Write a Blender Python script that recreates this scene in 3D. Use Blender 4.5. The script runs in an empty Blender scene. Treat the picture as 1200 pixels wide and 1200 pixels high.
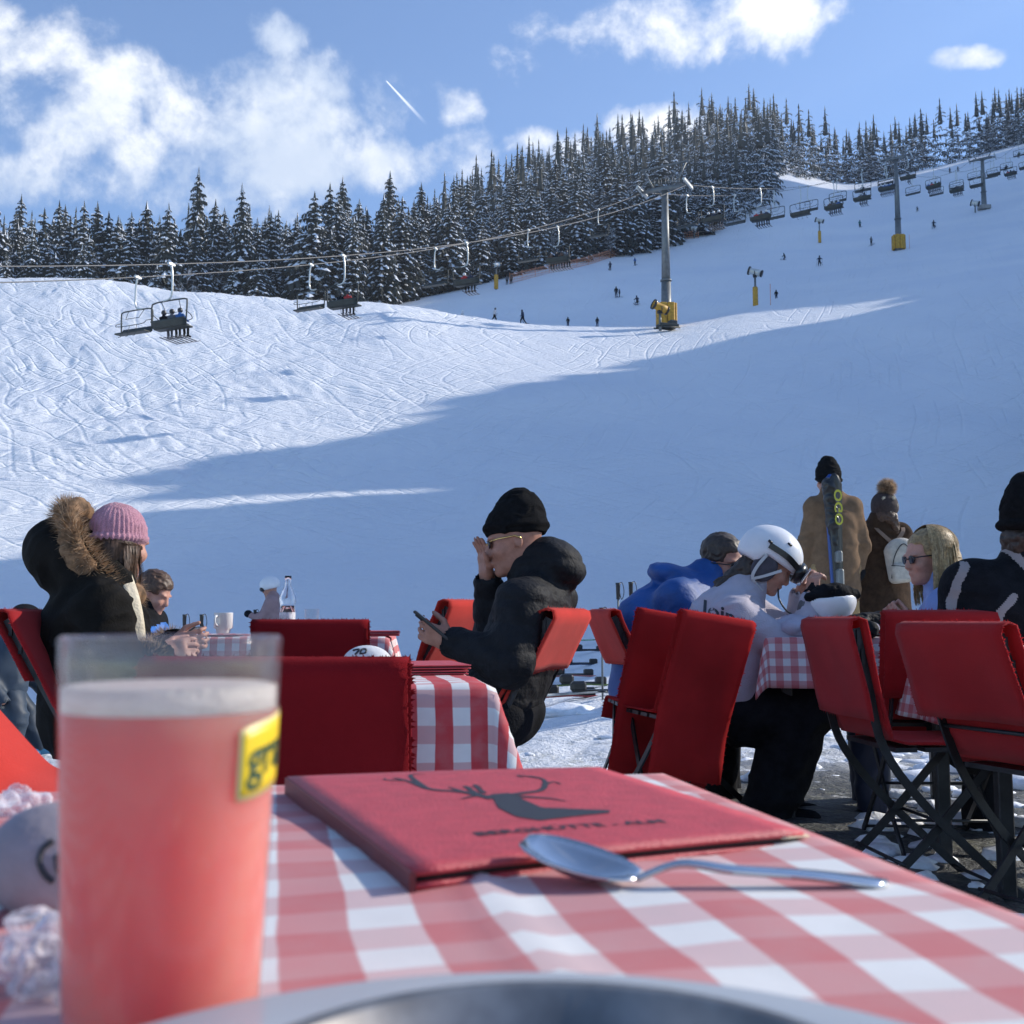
import bpy, math, random
import numpy as np
from mathutils import Vector, Matrix
random.seed(7); RNG = np.random.default_rng(7)
rad = math.radians
scene = bpy.context.scene
# ------------------------------------------------------------------ camera, world, sun, exposure
FPX, PITCH, CAMZ = 1300.0, rad(5.49), 0.88
SUN_AZ, SUN_EL = rad(72), rad(29)          # azimuth measured from +y towards +x
cd = bpy.data.cameras.new('camera'); cam = bpy.data.objects.new('camera', cd)
scene.collection.objects.link(cam); scene.camera = cam
cam.location = (0, 0, CAMZ); cam.rotation_euler = (rad(90)+PITCH, 0, 0)
cd.sensor_width = 36; cd.lens = 36*FPX/1200; cd.clip_start = .02; cd.clip_end = 9000
cd.dof.use_dof = True; cd.dof.focus_distance = 4.6; cd.dof.aperture_fstop = 15.0
scene.view_settings.view_transform = 'Standard'; scene.view_settings.look = 'None'
scene.view_settings.exposure = 0.42; scene.view_settings.gamma = 1.0
scene.view_settings.use_curve_mapping = False
scene.render.resolution_x = 1024; scene.render.resolution_y = 1024
SUNV = Vector((math.sin(SUN_AZ)*math.cos(SUN_EL), math.cos(SUN_AZ)*math.cos(SUN_EL), math.sin(SUN_EL)))
sl = bpy.data.lights.new('sun', 'SUN'); sl.energy = 4.3; sl.angle = rad(.53); sl.color = (1, .93, .82)
so = bpy.data.objects.new('sun', sl); scene.collection.objects.link(so)
so.rotation_euler = SUNV.to_track_quat('Z', 'Y').to_euler(); so.location = (30, 10, 40)

class NT:
    """small helper for node trees"""
    def __init__(s, tree): s.t = tree; s.n = tree.nodes; s.l = tree.links
    def node(s, typ, ins=None, **kw):
        n = s.n.new(typ)
        for k, v in kw.items(): setattr(n, k, v)
        for k, v in (ins or {}).items():
            if isinstance(v, bpy.types.NodeSocket): s.l.new(v, n.inputs[k])
            else: n.inputs[k].default_value = v
        return n
    def math(s, op, a, b=None, c=None, clamp=False):
        n = s.n.new('ShaderNodeMath'); n.operation = op; n.use_clamp = clamp
        for i, v in enumerate((a, b, c)):
            if v is None: continue
            if isinstance(v, bpy.types.NodeSocket): s.l.new(v, n.inputs[i])
            else: n.inputs[i].default_value = v
        return n.outputs[0]
    def ramp(s, f, lo, hi, a=0., b=1.):
        n = s.node('ShaderNodeMapRange', {'Value': f, 'From Min': lo, 'From Max': hi, 'To Min': a, 'To Max': b})
        n.interpolation_type = 'SMOOTHSTEP'; return n.outputs[0]
    def mixc(s, f, a, b, blend='MIX'):
        n = s.n.new('ShaderNodeMix'); n.data_type = 'RGBA'; n.blend_type = blend
        for i, v in ((0, f), (6, a), (7, b)):
            if isinstance(v, bpy.types.NodeSocket): s.l.new(v, n.inputs[i])
            else: n.inputs[i].default_value = (v if i == 0 else (*v[:3], 1))
        return n.outputs[2]

world = bpy.data.worlds.new('World'); scene.world = world; world.use_nodes = True
def build_world():
    t = NT(world.node_tree); t.n.clear()
    sky = t.node('ShaderNodeTexSky', sky_type='NISHITA', sun_disc=False, sun_elevation=SUN_EL, sun_rotation=SUN_AZ,
                 altitude=900, air_density=1.0, dust_density=.55, ozone_density=1.6)
    tc = t.node('ShaderNodeTexCoord'); d = tc.outputs['Generated']
    sep = t.node('ShaderNodeSeparateXYZ', {'Vector': d})
    x, y, z = sep.outputs
    yc = t.math('MAXIMUM', y, .06)
    u = t.math('DIVIDE', x, yc); v = t.math('DIVIDE', z, yc)
    # cumulus shapes: a few large soft masses, broken up by noise; elsewhere scattered noise clouds
    blobs = [  # photo px centre x, y, half sizes px, weight, tilt
        (305, 140, 72, 72, 1.0, 0), (235, 165, 105, 62, 1.0, 0), (110, 132, 95, 42, .85, -.10), (20, 140, 55, 40, .65, 0),
        (335, 195, 85, 52, 1., 0), (325, 45, 34, 30, .7, 0), (150, 105, 62, 40, .8, 0), (235, 215, 100, 35, .85, 0), (440, 195, 120, 28, .85, -.1),
        (375, 130, 40, 60, .85, 0), (445, 130, 50, 32, .60, 0), (0, 205, 28, 36, .9, 0), (95, 215, 72, 26, .55, 0),
        (800, 28, 130, 38, 1.02, -.12), (700, 38, 62, 25, .8, 0), (880, 20, 60, 42, .85, 0), (765, 148, 60, 24, .95, 0),
        (650, 168, 52, 20, .9, 0), (545, 185, 38, 30, .85, 0), (1125, 69, 34, 11, .62, -.1), (5, 30, 24, 32, .55, 0),
        (300, 190, 120, 55, .9, 0), (532, 127, 28, 22, .5, 0), (620, 78, 34, 20, .42, 0), (55, 60, 60, 35, .42, 0)]
    tp = math.tan(PITCH); m = None
    for X, Y, rx, ry, w, tilt in blobs:
        a, b = (X-600)/FPX, -(Y-600)/FPX
        den = 1 - b*tp; cu = a/(math.cos(PITCH)*den); cv = (tp + b)/den
        dx = t.math('SUBTRACT', u, cu); dy = t.math('SUBTRACT', v, cv)
        if tilt: dy = t.math('MULTIPLY_ADD', dx, tilt, dy)
        ex = t.math('MULTIPLY', dx, FPX/rx); ey = t.math('MULTIPLY', dy, FPX/ry*.93)
        q = t.math('MULTIPLY_ADD', ex, ex, t.math('MULTIPLY', ey, ey))
        g = t.math('MULTIPLY', t.math('SUBTRACT', 1.0, t.math('MULTIPLY', q, .5)), w)
        m = g if m is None else t.math('SMOOTH_MAX', m, g, .25)
    n1 = t.node('ShaderNodeTexNoise', {'Vector': d, 'Scale': 9., 'Detail': 9., 'Roughness': .62, 'Distortion': .25}).outputs['Fac']
    n2 = t.node('ShaderNodeTexNoise', {'Vector': d, 'Scale': 24., 'Detail': 7., 'Roughness': .6}).outputs['Fac']
    n3 = t.node('ShaderNodeTexNoise', {'Vector': d, 'Scale': 3.2, 'Detail': 8., 'Roughness': .55}).outputs['Fac']
    nn = t.math('ADD', t.math('MULTIPLY', t.math('SUBTRACT', n1, .5), 3.4), t.math('MULTIPLY', t.math('SUBTRACT', n2, .5), 1.7))
    front = t.ramp(y, .25, .55)
    mf = t.math('ADD', t.math('MAXIMUM', m, -2.), nn)
    mf = t.ramp(mf, .10, 1.1)
    mo = t.ramp(t.math('ADD', n3, t.math('MULTIPLY', t.math('SUBTRACT', n1, .5), .3)), .56, .74)
    mask = t.math('ADD', t.math('MULTIPLY', mf, front), t.math('MULTIPLY', mo, t.math('SUBTRACT', 1., front)))
    mask = t.math('MULTIPLY', mask, t.ramp(z, -.02, .08))
    # shading inside the clouds: thin edges grey-blue, thick parts bright, the undersides greyer
    s2 = t.node('ShaderNodeTexNoise', {'Vector': d, 'Scale': 5., 'Detail': 5., 'Roughness': .5}).outputs['Fac']
    lit = t.ramp(t.math('ADD', s2, t.math('MULTIPLY', t.math('SUBTRACT', n2, .5), .45)), .36, .66)
    cc = t.mixc(lit, (4.1, 4.7, 5.7), (6.9, 7.0, 7.15))
    skyc = t.mixc(1.0, sky.outputs[0], (.84, 1.0, 1.20), 'MULTIPLY')
    col = t.mixc(t.math('MULTIPLY', mask, .96), skyc, cc)
    # contrail
    X0, Y0, X1, Y1 = 452, 94, 502, 148
    def uv(X, Y):
        a, b = (X-600)/FPX, -(Y-600)/FPX; den = 1-b*tp
        return a/(math.cos(PITCH)*den), (tp+b)/den
    (u0, v0), (u1, v1) = uv(X0, Y0), uv(X1, Y1)
    L = math.hypot(u1-u0, v1-v0); du, dv = (u1-u0)/L, (v1-v0)/L
    a = t.math('SUBTRACT', u, u0); b = t.math('SUBTRACT', v, v0)
    al = t.math('MULTIPLY_ADD', a, du, t.math('MULTIPLY', b, dv))
    ac = t.math('ABSOLUTE', t.math('MULTIPLY_ADD', a, -dv, t.math('MULTIPLY', b, du)))
    wid = t.math('MULTIPLY_ADD', al, .03, .0009)
    c1 = t.math('MULTIPLY', t.ramp(t.math('DIVIDE', ac, wid), 1.0, .2), t.math('MULTIPLY', t.ramp(al, 0, .002), t.ramp(al, L, L*.3)))
    col = t.mixc(t.math('MULTIPLY', t.math('MULTIPLY', c1, front), .7), col, (8.5, 8.7, 9.))
    bg = t.node('ShaderNodeBackground', {'Color': col, 'Strength': .138})
    out = t.node('ShaderNodeOutputWorld', {'Surface': bg.outputs[0]})
build_world()

# ------------------------------------------------------------------ helpers
def P(X, Y, D):
    """the point at world depth y = D seen at photo pixel (X, Y)"""
    a, b = (X-600)/FPX, -(Y-600)/FPX
    d = Vector((a, math.cos(PITCH)-b*math.sin(PITCH), math.sin(PITCH)+b*math.cos(PITCH)))
    return Vector((0, 0, CAMZ)) + d*(D/d.y)
def V(*a): return Vector(a)

_NT = RNG.random((64, 64, 64)).astype(np.float32)
def vnoise(p, seed=0):
    """smooth 3D value noise in -1..1"""
    p = np.asarray(p, dtype=np.float64) + seed*17.31
    i = np.floor(p).astype(np.int64); f = p - i; f = f*f*(3-2*f)
    i0 = i & 63; i1 = (i+1) & 63; r = 0
    for a, ix in ((0, i0), (1, i1)):
        wx = f[..., 0] if a else 1-f[..., 0]
        for b, iy in ((0, i0), (1, i1)):
            wy = f[..., 1] if b else 1-f[..., 1]
            for c, iz in ((0, i0), (1, i1)):
                wz = f[..., 2] if c else 1-f[..., 2]
                r = r + wx*wy*wz*_NT[ix[..., 0], iy[..., 1], iz[..., 2]]
    return r*2-1

def mesh_from(name, v, f, smooth=True, uv=None, mats=None, midx=None):
    v = np.asarray(v, dtype=np.float32).reshape(-1, 3)
    me = bpy.data.meshes.new(name)
    if isinstance(f, np.ndarray):
        n, k = f.shape; tot = np.full(n, k, dtype=np.int32); flat = f.astype(np.int32).ravel()
    else:
        tot = np.array([len(a) for a in f], dtype=np.int32); flat = np.array([i for a in f for i in a], dtype=np.int32)
    me.vertices.add(len(v)); me.vertices.foreach_set('co', v.ravel())
    me.loops.add(len(flat)); me.loops.foreach_set('vertex_index', flat)
    st = np.zeros(len(tot), dtype=np.int32); st[1:] = np.cumsum(tot)[:-1]
    me.polygons.add(len(tot)); me.polygons.foreach_set('loop_start', st); me.polygons.foreach_set('loop_total', tot)
    me.polygons.foreach_set('use_smooth', np.full(len(tot), bool(smooth)))
    if midx is not None: me.polygons.foreach_set('material_index', np.asarray(midx, dtype=np.int32))
    if uv is not None:
        ul = me.uv_layers.new(name='UVMap'); uvv = np.asarray(uv, dtype=np.float32)[flat]
        ul.data.foreach_set('uv', uvv.ravel())
    me.update(calc_edges=True)
    for m in (mats or []): me.materials.append(m)
    return me

def tag(o, label=None, cat=None, group=None, kind=None):
    if label: o['label'] = label
    if cat: o['category'] = cat
    if group: o['group'] = group
    if kind: o['kind'] = kind
    return o
def link(o, parent=None):
    scene.collection.objects.link(o)
    if parent is not None: o.parent = parent
    return o
def thing(name, label, cat, loc=(0, 0, 0), rz=0, group=None):
    o = bpy.data.objects.new(name, None); o.empty_display_size = .1
    o.location = loc; o.rotation_euler = (0, 0, rz); link(o)
    return tag(o, label, cat, group)
def copy_tree(o, parent=None):
    c = o.copy(); link(c, parent)
    for ch in o.children: copy_tree(ch, c)
    return c

class MB:
    """collects shapes into one mesh"""
    def __init__(s): s.v = []; s.f = []; s.uv = []; s.n = 0; s.sm = []; s.mi = []
    def add(s, v, f, smooth=False, uv=None, mi=0):
        v = [tuple(a) for a in v]
        s.v += v; s.f += [tuple(i+s.n for i in a) for a in f]; s.sm += [smooth]*len(f); s.mi += [mi]*len(f)
        s.uv += list(uv) if uv is not None else [(0, 0)]*len(v)
        s.n += len(v); return s
    def box(s, c, size, M=None, bev=0.0, mi=0):
        hx, hy, hz = size[0]/2, size[1]/2, size[2]/2
        c = Vector(c)
        if bev <= 0:
            pts = [Vector((a*hx, b*hy, e*hz)) for a in (-1, 1) for b in (-1, 1) for e in (-1, 1)]
            f = [(0, 1, 3, 2), (4, 6, 7, 5), (0, 4, 5, 1), (2, 3, 7, 6), (0, 2, 6, 4), (1, 5, 7, 3)]
        else:
            b = min(bev, hx*.9, hy*.9, hz*.9); pts = []; f = []; idx = {}
            for sx in (-1, 1):
                for sy in (-1, 1):
                    for sz in (-1, 1):
                        for k, q in enumerate(((hx, hy-b, hz-b), (hx-b, hy, hz-b), (hx-b, hy-b, hz))):
                            idx[(sx, sy, sz, k)] = len(pts); pts.append(Vector((sx*q[0], sy*q[1], sz*q[2])))
            I = lambda *a: idx[a]
            for q in (-1, 1):
                f.append([I(q, a, b2, 0) for a, b2 in ((-1, -1), (1, -1), (1, 1), (-1, 1))][::q])
                f.append([I(a, q, b2, 1) for a, b2 in ((-1, -1), (-1, 1), (1, 1), (1, -1))][::q])
                f.append([I(a, b2, q, 2) for a, b2 in ((-1, -1), (1, -1), (1, 1), (-1, 1))][::q])
            for a in (-1, 1):
                for b2 in (-1, 1):
                    f.append([I(a, b2, -1, 0), I(a, b2, 1, 0), I(a, b2, 1, 1), I(a, b2, -1, 1)][::a*b2])
                    f.append([I(a, -1, b2, 0), I(a, 1, b2, 0), I(a, 1, b2, 2), I(a, -1, b2, 2)][::-a*b2])
                    f.append([I(-1, a, b2, 1), I(1, a, b2, 1), I(1, a, b2, 2), I(-1, a, b2, 2)][::a*b2])
            for a in (-1, 1):
                for b2 in (-1, 1):
                    for e in (-1, 1): f.append([I(a, b2, e, 0), I(a, b2, e, 1), I(a, b2, e, 2)][::a*b2*e])
        if M is not None: pts = [M @ p for p in pts]
        return s.add([p+c for p in pts], [tuple(a) for a in f], mi=mi)
    def tube(s, pts, r, n=8, closed=False, mi=0, cap=True, flat=None):
        """round (or flat: (width, thickness, side axis)) bar swept along points"""
        pts = [Vector(p) for p in pts]; m = len(pts)
        rr = r if hasattr(r, '__len__') else [r]*m
        ring = []; up = None; vs = []
        for i, p in enumerate(pts):
            a = pts[(i-1) % m] if (i > 0 or closed) else p; b = pts[(i+1) % m] if (i < m-1 or closed) else p
            t = (b-a)
            t = t.normalized() if t.length > 1e-9 else Vector((0, 0, 1))
            if flat:
                sx = Vector(flat[2]); sx = (sx - t*sx.dot(t)).normalized(); sy = t.cross(sx)
                w, th = flat[0]/2, flat[1]/2
                vs += [p+sx*w+sy*th, p-sx*w+sy*th, p-sx*w-sy*th, p+sx*w-sy*th]
            else:
                if up is None: up = t.orthogonal().normalized()
                up = (up - t*up.dot(t)); up = up.normalized() if up.length > 1e-6 else t.orthogonal().normalized()
                sd = t.cross(up)
                for k in range(n):
                    an = 2*math.pi*k/n; vs.append(p + (up*math.cos(an)+sd*math.sin(an))*rr[i])
        if flat: n = 4
        f = []
        for i in range(m if closed else m-1):
            j = (i+1) % m
            for k in range(n):
                k2 = (k+1) % n; f.append((i*n+k, i*n+k2, j*n+k2, j*n+k))
        if cap and not closed: f.append(tuple(range(n))[::-1]); f.append(tuple((m-1)*n+k for k in range(n)))
        return s.add(vs, f, smooth=not flat, mi=mi)
    def lathe(s, prof, c=(0, 0, 0), n=32, M=None, mi=0, smooth=True):
        vs = []; f = []; m = len(prof); c = Vector(c)
        for r, z in prof:
            for k in range(n):
                a = 2*math.pi*k/n; p = Vector((r*math.cos(a), r*math.sin(a), z))
                vs.append((M @ p if M is not None else p)+c)
        for i in range(m-1):
            for k in range(n):
                k2 = (k+1) % n; f.append((i*n+k, i*n+k2, (i+1)*n+k2, (i+1)*n+k))
        return s.add(vs, f, smooth=smooth, mi=mi)
    def ball(s, c, r, n=10, M=None, mi=0):
        r = r if hasattr(r, '__len__') else (r, r, r); prof = []; c = Vector(c); vs = []; f = []
        m = max(4, n//2)
        for i in range(m+1):
            th = math.pi*i/m
            for k in range(n):
                a = 2*math.pi*k/n
                p = Vector((r[0]*math.sin(th)*math.cos(a), r[1]*math.sin(th)*math.sin(a), r[2]*math.cos(th)))
                vs.append((M @ p if M is not None else p)+c)
        for i in range(m):
            for k in range(n):
                k2 = (k+1) % n; f.append(((i+1)*n+k, (i+1)*n+k2, i*n+k2, i*n+k))
        return s.add(vs, f, smooth=True, mi=mi)
    def sheet(s, G, th, uv=None, smooth=True, mi=0):
        """thick sheet from a grid of points G[i, j]; th = thickness"""
        G = np.asarray(G, float); n, m = G.shape[:2]
        du = np.gradient(G, axis=0); dv = np.gradient(G, axis=1)
        N = np.cross(du, dv); N /= np.linalg.norm(N, axis=2, keepdims=True)+1e-12
        A = (G+N*th/2).reshape(-1, 3); B = (G-N*th/2).reshape(-1, 3); k = n*m; f = []
        for i in range(n-1):
            for j in range(m-1):
                a, b, c, d = i*m+j, (i+1)*m+j, (i+1)*m+j+1, i*m+j+1
                f.append((a, b, c, d)); f.append((k+d, k+c, k+b, k+a))
        rim = [(0, j) for j in range(m)] + [(i, m-1) for i in range(1, n)] + [(n-1, j) for j in range(m-2, -1, -1)] + [(i, 0) for i in range(n-2, 0, -1)]
        for q in range(len(rim)):
            a = rim[q][0]*m+rim[q][1]; b = rim[(q+1) % len(rim)][0]*m+rim[(q+1) % len(rim)][1]
            f.append((a, b, k+b, k+a))
        u2 = None
        if uv is not None:
            u2 = [tuple(x) for x in np.asarray(uv).reshape(-1, 2)]*2
        return s.add([tuple(x) for x in A]+[tuple(x) for x in B], f, smooth=smooth, uv=u2, mi=mi)
    def mesh(s, name, mats, off=(0, 0, 0), uv=False):
        mats = mats if isinstance(mats, (list, tuple)) else [mats]
        v = np.array(s.v, dtype=np.float32)-np.array(off, dtype=np.float32)
        me = mesh_from(name, v, s.f, False, s.uv if uv else None, mats, s.mi)
        me.polygons.foreach_set('use_smooth', s.sm)
        return me
def part(name, mb, mat, root=None, uv=False, label=None):
    """a mesh built in world space (or local space for a root at the origin) hung under its thing"""
    off = root.location if root is not None else (0, 0, 0)
    pr = root
    while pr is not None and pr.parent is not None: pr = pr.parent; off = Vector(off)+pr.location
    o = bpy.data.objects.new(name, mb.mesh(name, mat, off, uv)); link(o, root)
    if label: o['label'] = label
    return o
def solo(name, mb, mat, label, cat, loc, group=None, uv=False, kind=None):
    o = bpy.data.objects.new(name, mb.mesh(name, mat, loc, uv)); o.location = loc; link(o)
    return tag(o, label, cat, group, kind)
def rotz(a): return Matrix.Rotation(a, 3, 'Z')
def frame(x, y):
    """3x3 matrix with columns x, ~y, x cross y"""
    x = Vector(x).normalized(); y = Vector(y); y = (y-x*y.dot(x)).normalized(); z = x.cross(y)
    return Matrix((x, y, z)).transposed()
def spline(pts, n=6):
    pts = [Vector(p) for p in pts]; out = []
    for i in range(len(pts)-1):
        a, b, c, d = pts[max(i-1, 0)], pts[i], pts[i+1], pts[min(i+2, len(pts)-1)]
        for k in range(n):
            t = k/n
            out.append(.5*((2*b)+(c-a)*t+(2*a-5*b+4*c-d)*t*t+(3*b-a-3*c+d)*t**3))
    return out+[pts[-1]]

# ------------------------------------------------------------------ signed distance bodies
class Field:
    def __init__(s, h): s.h = h; s.ops = []
    def cap(s, a, b, ra, rb=None, k=.02, sub=False):
        rb = ra if rb is None else rb; a = np.array(a, float); b = np.array(b, float); r = max(ra, rb)
        lo = np.minimum(a, b)-r; hi = np.maximum(a, b)+r; ba = b-a; q = max(float(ba@ba), 1e-9)
        def fn(p):
            t = np.clip(((p-a)@ba)/q, 0, 1)
            return np.linalg.norm(p-a-t[..., None]*ba, axis=-1)-(ra+(rb-ra)*t)
        s.ops.append((fn, lo, hi, k, sub)); return s
    def ell(s, c, r, M=None, k=.02, sub=False):
        c = np.array(c, float); r = np.array(r, float); R = np.array(M) if M is not None else np.eye(3); m = r.max()
        def fn(p):
            q = (p-c)@R; k0 = np.linalg.norm(q/r, axis=-1); k1 = np.linalg.norm(q/(r*r), axis=-1)+1e-9
            return k0*(k0-1)/k1
        s.ops.append((fn, c-m, c+m, k, sub)); return s
    def box(s, c, hs, M=None, rd=.01, k=.02, sub=False):
        c = np.array(c, float); hs = np.array(hs, float); R = np.array(M) if M is not None else np.eye(3); m = np.linalg.norm(hs)
        def fn(p):
            q = np.abs((p-c)@R)-hs+rd
            return np.linalg.norm(np.maximum(q, 0), axis=-1)+np.minimum(q.max(axis=-1), 0)-rd
        s.ops.append((fn, c-m, c+m, k, sub)); return s
    def build(s):
        h = s.h; lo = np.min([o[1] for o in s.ops if not o[4]], axis=0)-3*h-.01; hi = np.max([o[2] for o in s.ops if not o[4]], axis=0)+3*h+.01
        n = np.ceil((hi-lo)/h).astype(int)+1; val = np.full(n, .5, dtype=np.float32)
        for fn, a, b, k, sub in s.ops:
            i0 = np.maximum(np.floor((a-k-3*h-lo)/h).astype(int), 0); i1 = np.minimum(np.ceil((b+k+3*h-lo)/h).astype(int)+1, n)
            if (i1 <= i0).any(): continue
            g = np.stack(np.meshgrid(*[lo[d]+h*np.arange(i0[d], i1[d]) for d in range(3)], indexing='ij'), -1)
            d = fn(g).astype(np.float32); sl_ = tuple(slice(i0[d_], i1[d_]) for d_ in range(3)); w = val[sl_]
            if sub:
                hh = np.maximum(k-np.abs(w+d), 0)/k; val[sl_] = np.maximum(w, -d)+hh*hh*k/4
            else:
                hh = np.maximum(k-np.abs(w-d), 0)/k; val[sl_] = np.minimum(w, d)-hh*hh*k/4
        ins = val < 0
        c = sum(ins[a:n[0]-1+a, b:n[1]-1+b, e:n[2]-1+e].astype(np.int8) for a in (0, 1) for b in (0, 1) for e in (0, 1))
        act = np.argwhere((c > 0) & (c < 8)); ids = np.full(n-1, -1, dtype=np.int32); ids[tuple(act.T)] = np.arange(len(act))
        acc = np.zeros((len(act), 3)); cnt = np.zeros(len(act))
        corners = [(a, b, e) for a in (0, 1) for b in (0, 1) for e in (0, 1)]
        vals = {q: val[act[:, 0]+q[0], act[:, 1]+q[1], act[:, 2]+q[2]] for q in corners}
        for q in corners:
            for ax in range(3):
                if q[ax]: continue
                r = list(q); r[ax] = 1; r = tuple(r); va, vb = vals[q], vals[r]; m = (va < 0) != (vb < 0)
                t = np.where(m, va/np.where(m, va-vb, 1), 0); pos = np.tile(np.array(q, float), (len(act), 1)); pos[:, ax] += t
                acc[m] += pos[m]; cnt[m] += 1
        v = lo+h*(act+acc/cnt[:, None]); quads = []
        for ax in range(3):
            o1, o2 = [(1, 2), (2, 0), (0, 1)][ax]
            sa = [slice(None)]*3; sb = [slice(None)]*3; sa[ax] = slice(0, n[ax]-1); sb[ax] = slice(1, n[ax])
            A, B = ins[tuple(sa)], ins[tuple(sb)]
            e = np.argwhere(A != B); e = e[(e[:, o1] > 0) & (e[:, o2] > 0) & (e[:, o1] < n[o1]-1) & (e[:, o2] < n[o2]-1)]
            flip = A[tuple(e.T)]
            def cid(d1, d2):
                q = e.copy(); q[:, o1] -= d1; q[:, o2] -= d2; return ids[tuple(q.T)]
            Q = np.stack([cid(1, 1), cid(0, 1), cid(0, 0), cid(1, 0)], 1); Q[~flip] = Q[~flip][:, ::-1]; quads.append(Q)
        f = np.concatenate(quads); f = f[(f >= 0).all(1)]
        return v, f
def vnormals(v, f):
    n = np.zeros_like(v); fn = np.cross(v[f[:, 2]]-v[f[:, 0]], v[f[:, 3]]-v[f[:, 1]])
    for k in range(4): np.add.at(n, f[:, k], fn)
    return n/(np.linalg.norm(n, axis=1, keepdims=True)+1e-12)
def sdf_part(name, F, mat, root, fold=0, fscale=9, quilt=None, seed=1, label=None, rib=None, fine=0, midf=None):
    v, f = F.build(); N = vnormals(v, f)
    if fold:
        w = v*fscale; w = w+.8*vnoise(w*.7, seed+5)[:, None]*np.array([1, .6, -1.2])
        r = 1-np.abs(vnoise(w*np.array([1, 1, 1.6]), seed))*2.2
        v = v+N*(fold*np.clip(r, -1, 1))[:, None]
    if fine: v = v+N*(fine*vnoise(v*60, seed+2))[:, None]
    if quilt:
        ax, per, amp = quilt; c = v@np.array(ax)
        v = v+N*(amp*(np.abs(np.sin(math.pi*c/per+.3*vnoise(v*5, 3)))**.55-.6)+amp*.35*vnoise(v*38, 8))[:, None]
    if rib:
        M, cc, cnt_, amp = rib; q = (v-np.array(cc))@np.array(M); v = v+N*(amp*np.cos(np.arctan2(q[:, 1], q[:, 0])*cnt_))[:, None]
    mats = mat if isinstance(mat, (list, tuple)) else [mat]; mi = None
    if midf is not None: mi = midf(v[f].mean(1))
    off = np.array(root.location)
    o = bpy.data.objects.new(name, mesh_from(name, v-off, f, True, None, mats, mi)); link(o, root)
    if label: o['label'] = label
    return o

# ------------------------------------------------------------------ materials
def mat(name, col, rough=.6, metal=0., var=.0, vscale=8., bump=0., bscale=40., spec=None, transl=0., coat=0., sheen=0.):
    m = bpy.data.materials.new(name); m.use_nodes = True; t = NT(m.node_tree); t.n.clear()
    b = t.node('ShaderNodeBsdfPrincipled', {'Roughness': rough, 'Metallic': metal})
    if spec is not None: b.inputs['Specular IOR Level'].default_value = spec
    if coat: b.inputs['Coat Weight'].default_value = coat
    if sheen: b.inputs['Sheen Weight'].default_value = sheen; b.inputs['Sheen Roughness'].default_value = .6
    tc = t.node('ShaderNodeTexCoord').outputs['Object']; c = None
    if var:
        n = t.node('ShaderNodeTexNoise', {'Vector': tc, 'Scale': vscale, 'Detail': 5., 'Roughness': .6}).outputs['Fac']
        c = t.mixc(t.ramp(n, .3, .7), tuple(x*(1-var) for x in col), tuple(min(1, x*(1+var)) for x in col))
        t.l.new(c, b.inputs['Base Color'])
    else: b.inputs['Base Color'].default_value = (*col, 1)
    if bump:
        n = t.node('ShaderNodeTexNoise', {'Vector': tc, 'Scale': bscale, 'Detail': 4.}).outputs['Fac']
        bp = t.node('ShaderNodeBump', {'Height': n, 'Strength': bump, 'Distance': .01}); t.l.new(bp.outputs[0], b.inputs['Normal'])
    sh = b.outputs[0]
    if transl:
        tr = t.node('ShaderNodeBsdfTranslucent', {'Color': (*col, 1)})
        if c is not None: t.l.new(c, tr.inputs['Color'])
        sh = t.node('ShaderNodeMixShader', {'Fac': transl, 1: sh, 2: tr.outputs[0]}).outputs[0]
    t.node('ShaderNodeOutputMaterial', {'Surface': sh}); return m
M = {}
M['steel'] = mat('dark_steel', (.028, .029, .032), .45, .5, .3, 12, .1, 90)
M['galv'] = mat('galvanised_steel', (.17, .18, .18), .5, .4, .2, 2, .1, 8)
M['galvl'] = mat('bright_galvanised_steel', (.62, .62, .58), .35, .5, .1, 2)
M['liftdark'] = mat('lift_dark_plastic', (.03, .035, .03), .5, 0, .2, 3)
M['cable'] = mat('cable_steel', (.16, .155, .15), .55, .3)
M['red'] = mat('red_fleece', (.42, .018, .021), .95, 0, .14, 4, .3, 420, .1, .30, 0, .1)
M['redmid'] = mat('sunlit_red_fleece', (.46, .026, .028), .95, 0, .16, 4, .3, 420, .1, .36)  # same fleece, sun glow put into a brighter colour
M['reddark'] = mat('shaded_red_fleece', (.20, .008, .012), .95, 0, .12, 4, .3, 420, .1, .08)  # same fleece again, with shade put into its colour
M['redfl'] = mat('sunlit_bright_red_fleece', (.62, .05, .036), .95, 0, .10, 5, .25, 420, .1, .26, 0, .1)  # lit copy of the fleece, direct sun put into its colour
M['yellow'] = mat('yellow_padding', (.50, .27, .02), .6, 0, .25, 3)
M['orange'] = mat('orange_netting', (.75, .32, .18), .8, 0, .1)
M['skin'] = mat('skin', (.46, .235, .17), .5, 0, .12, 30, .15, 300, .35)
M['skin2'] = mat('tanned_skin', (.36, .17, .12), .5, 0, .15, 30, .15, 300, .35)
M['black'] = mat('black_cloth', (.009, .0095, .012), .85, 0, .3, 20, .4, 120, .1)
M['blackshell'] = mat('black_nylon', (.010, .0105, .013), .68, 0, .25, 14, .5, 70, .16)
M['blackplastic'] = mat('black_plastic', (.012, .012, .013), .3)
M['white'] = mat('white_plastic', (.72, .72, .74), .28, 0, .04, 9)
M['porcelain'] = mat('porcelain', (.78, .78, .76), .12, 0, .02, 9)
M['chrome'] = mat('stainless_steel', (.62, .62, .63), .16, 1.0, .06, 30)
M['wood'] = mat('table_wood', (.20, .12, .07), .6, 0, .3, 10)
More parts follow.
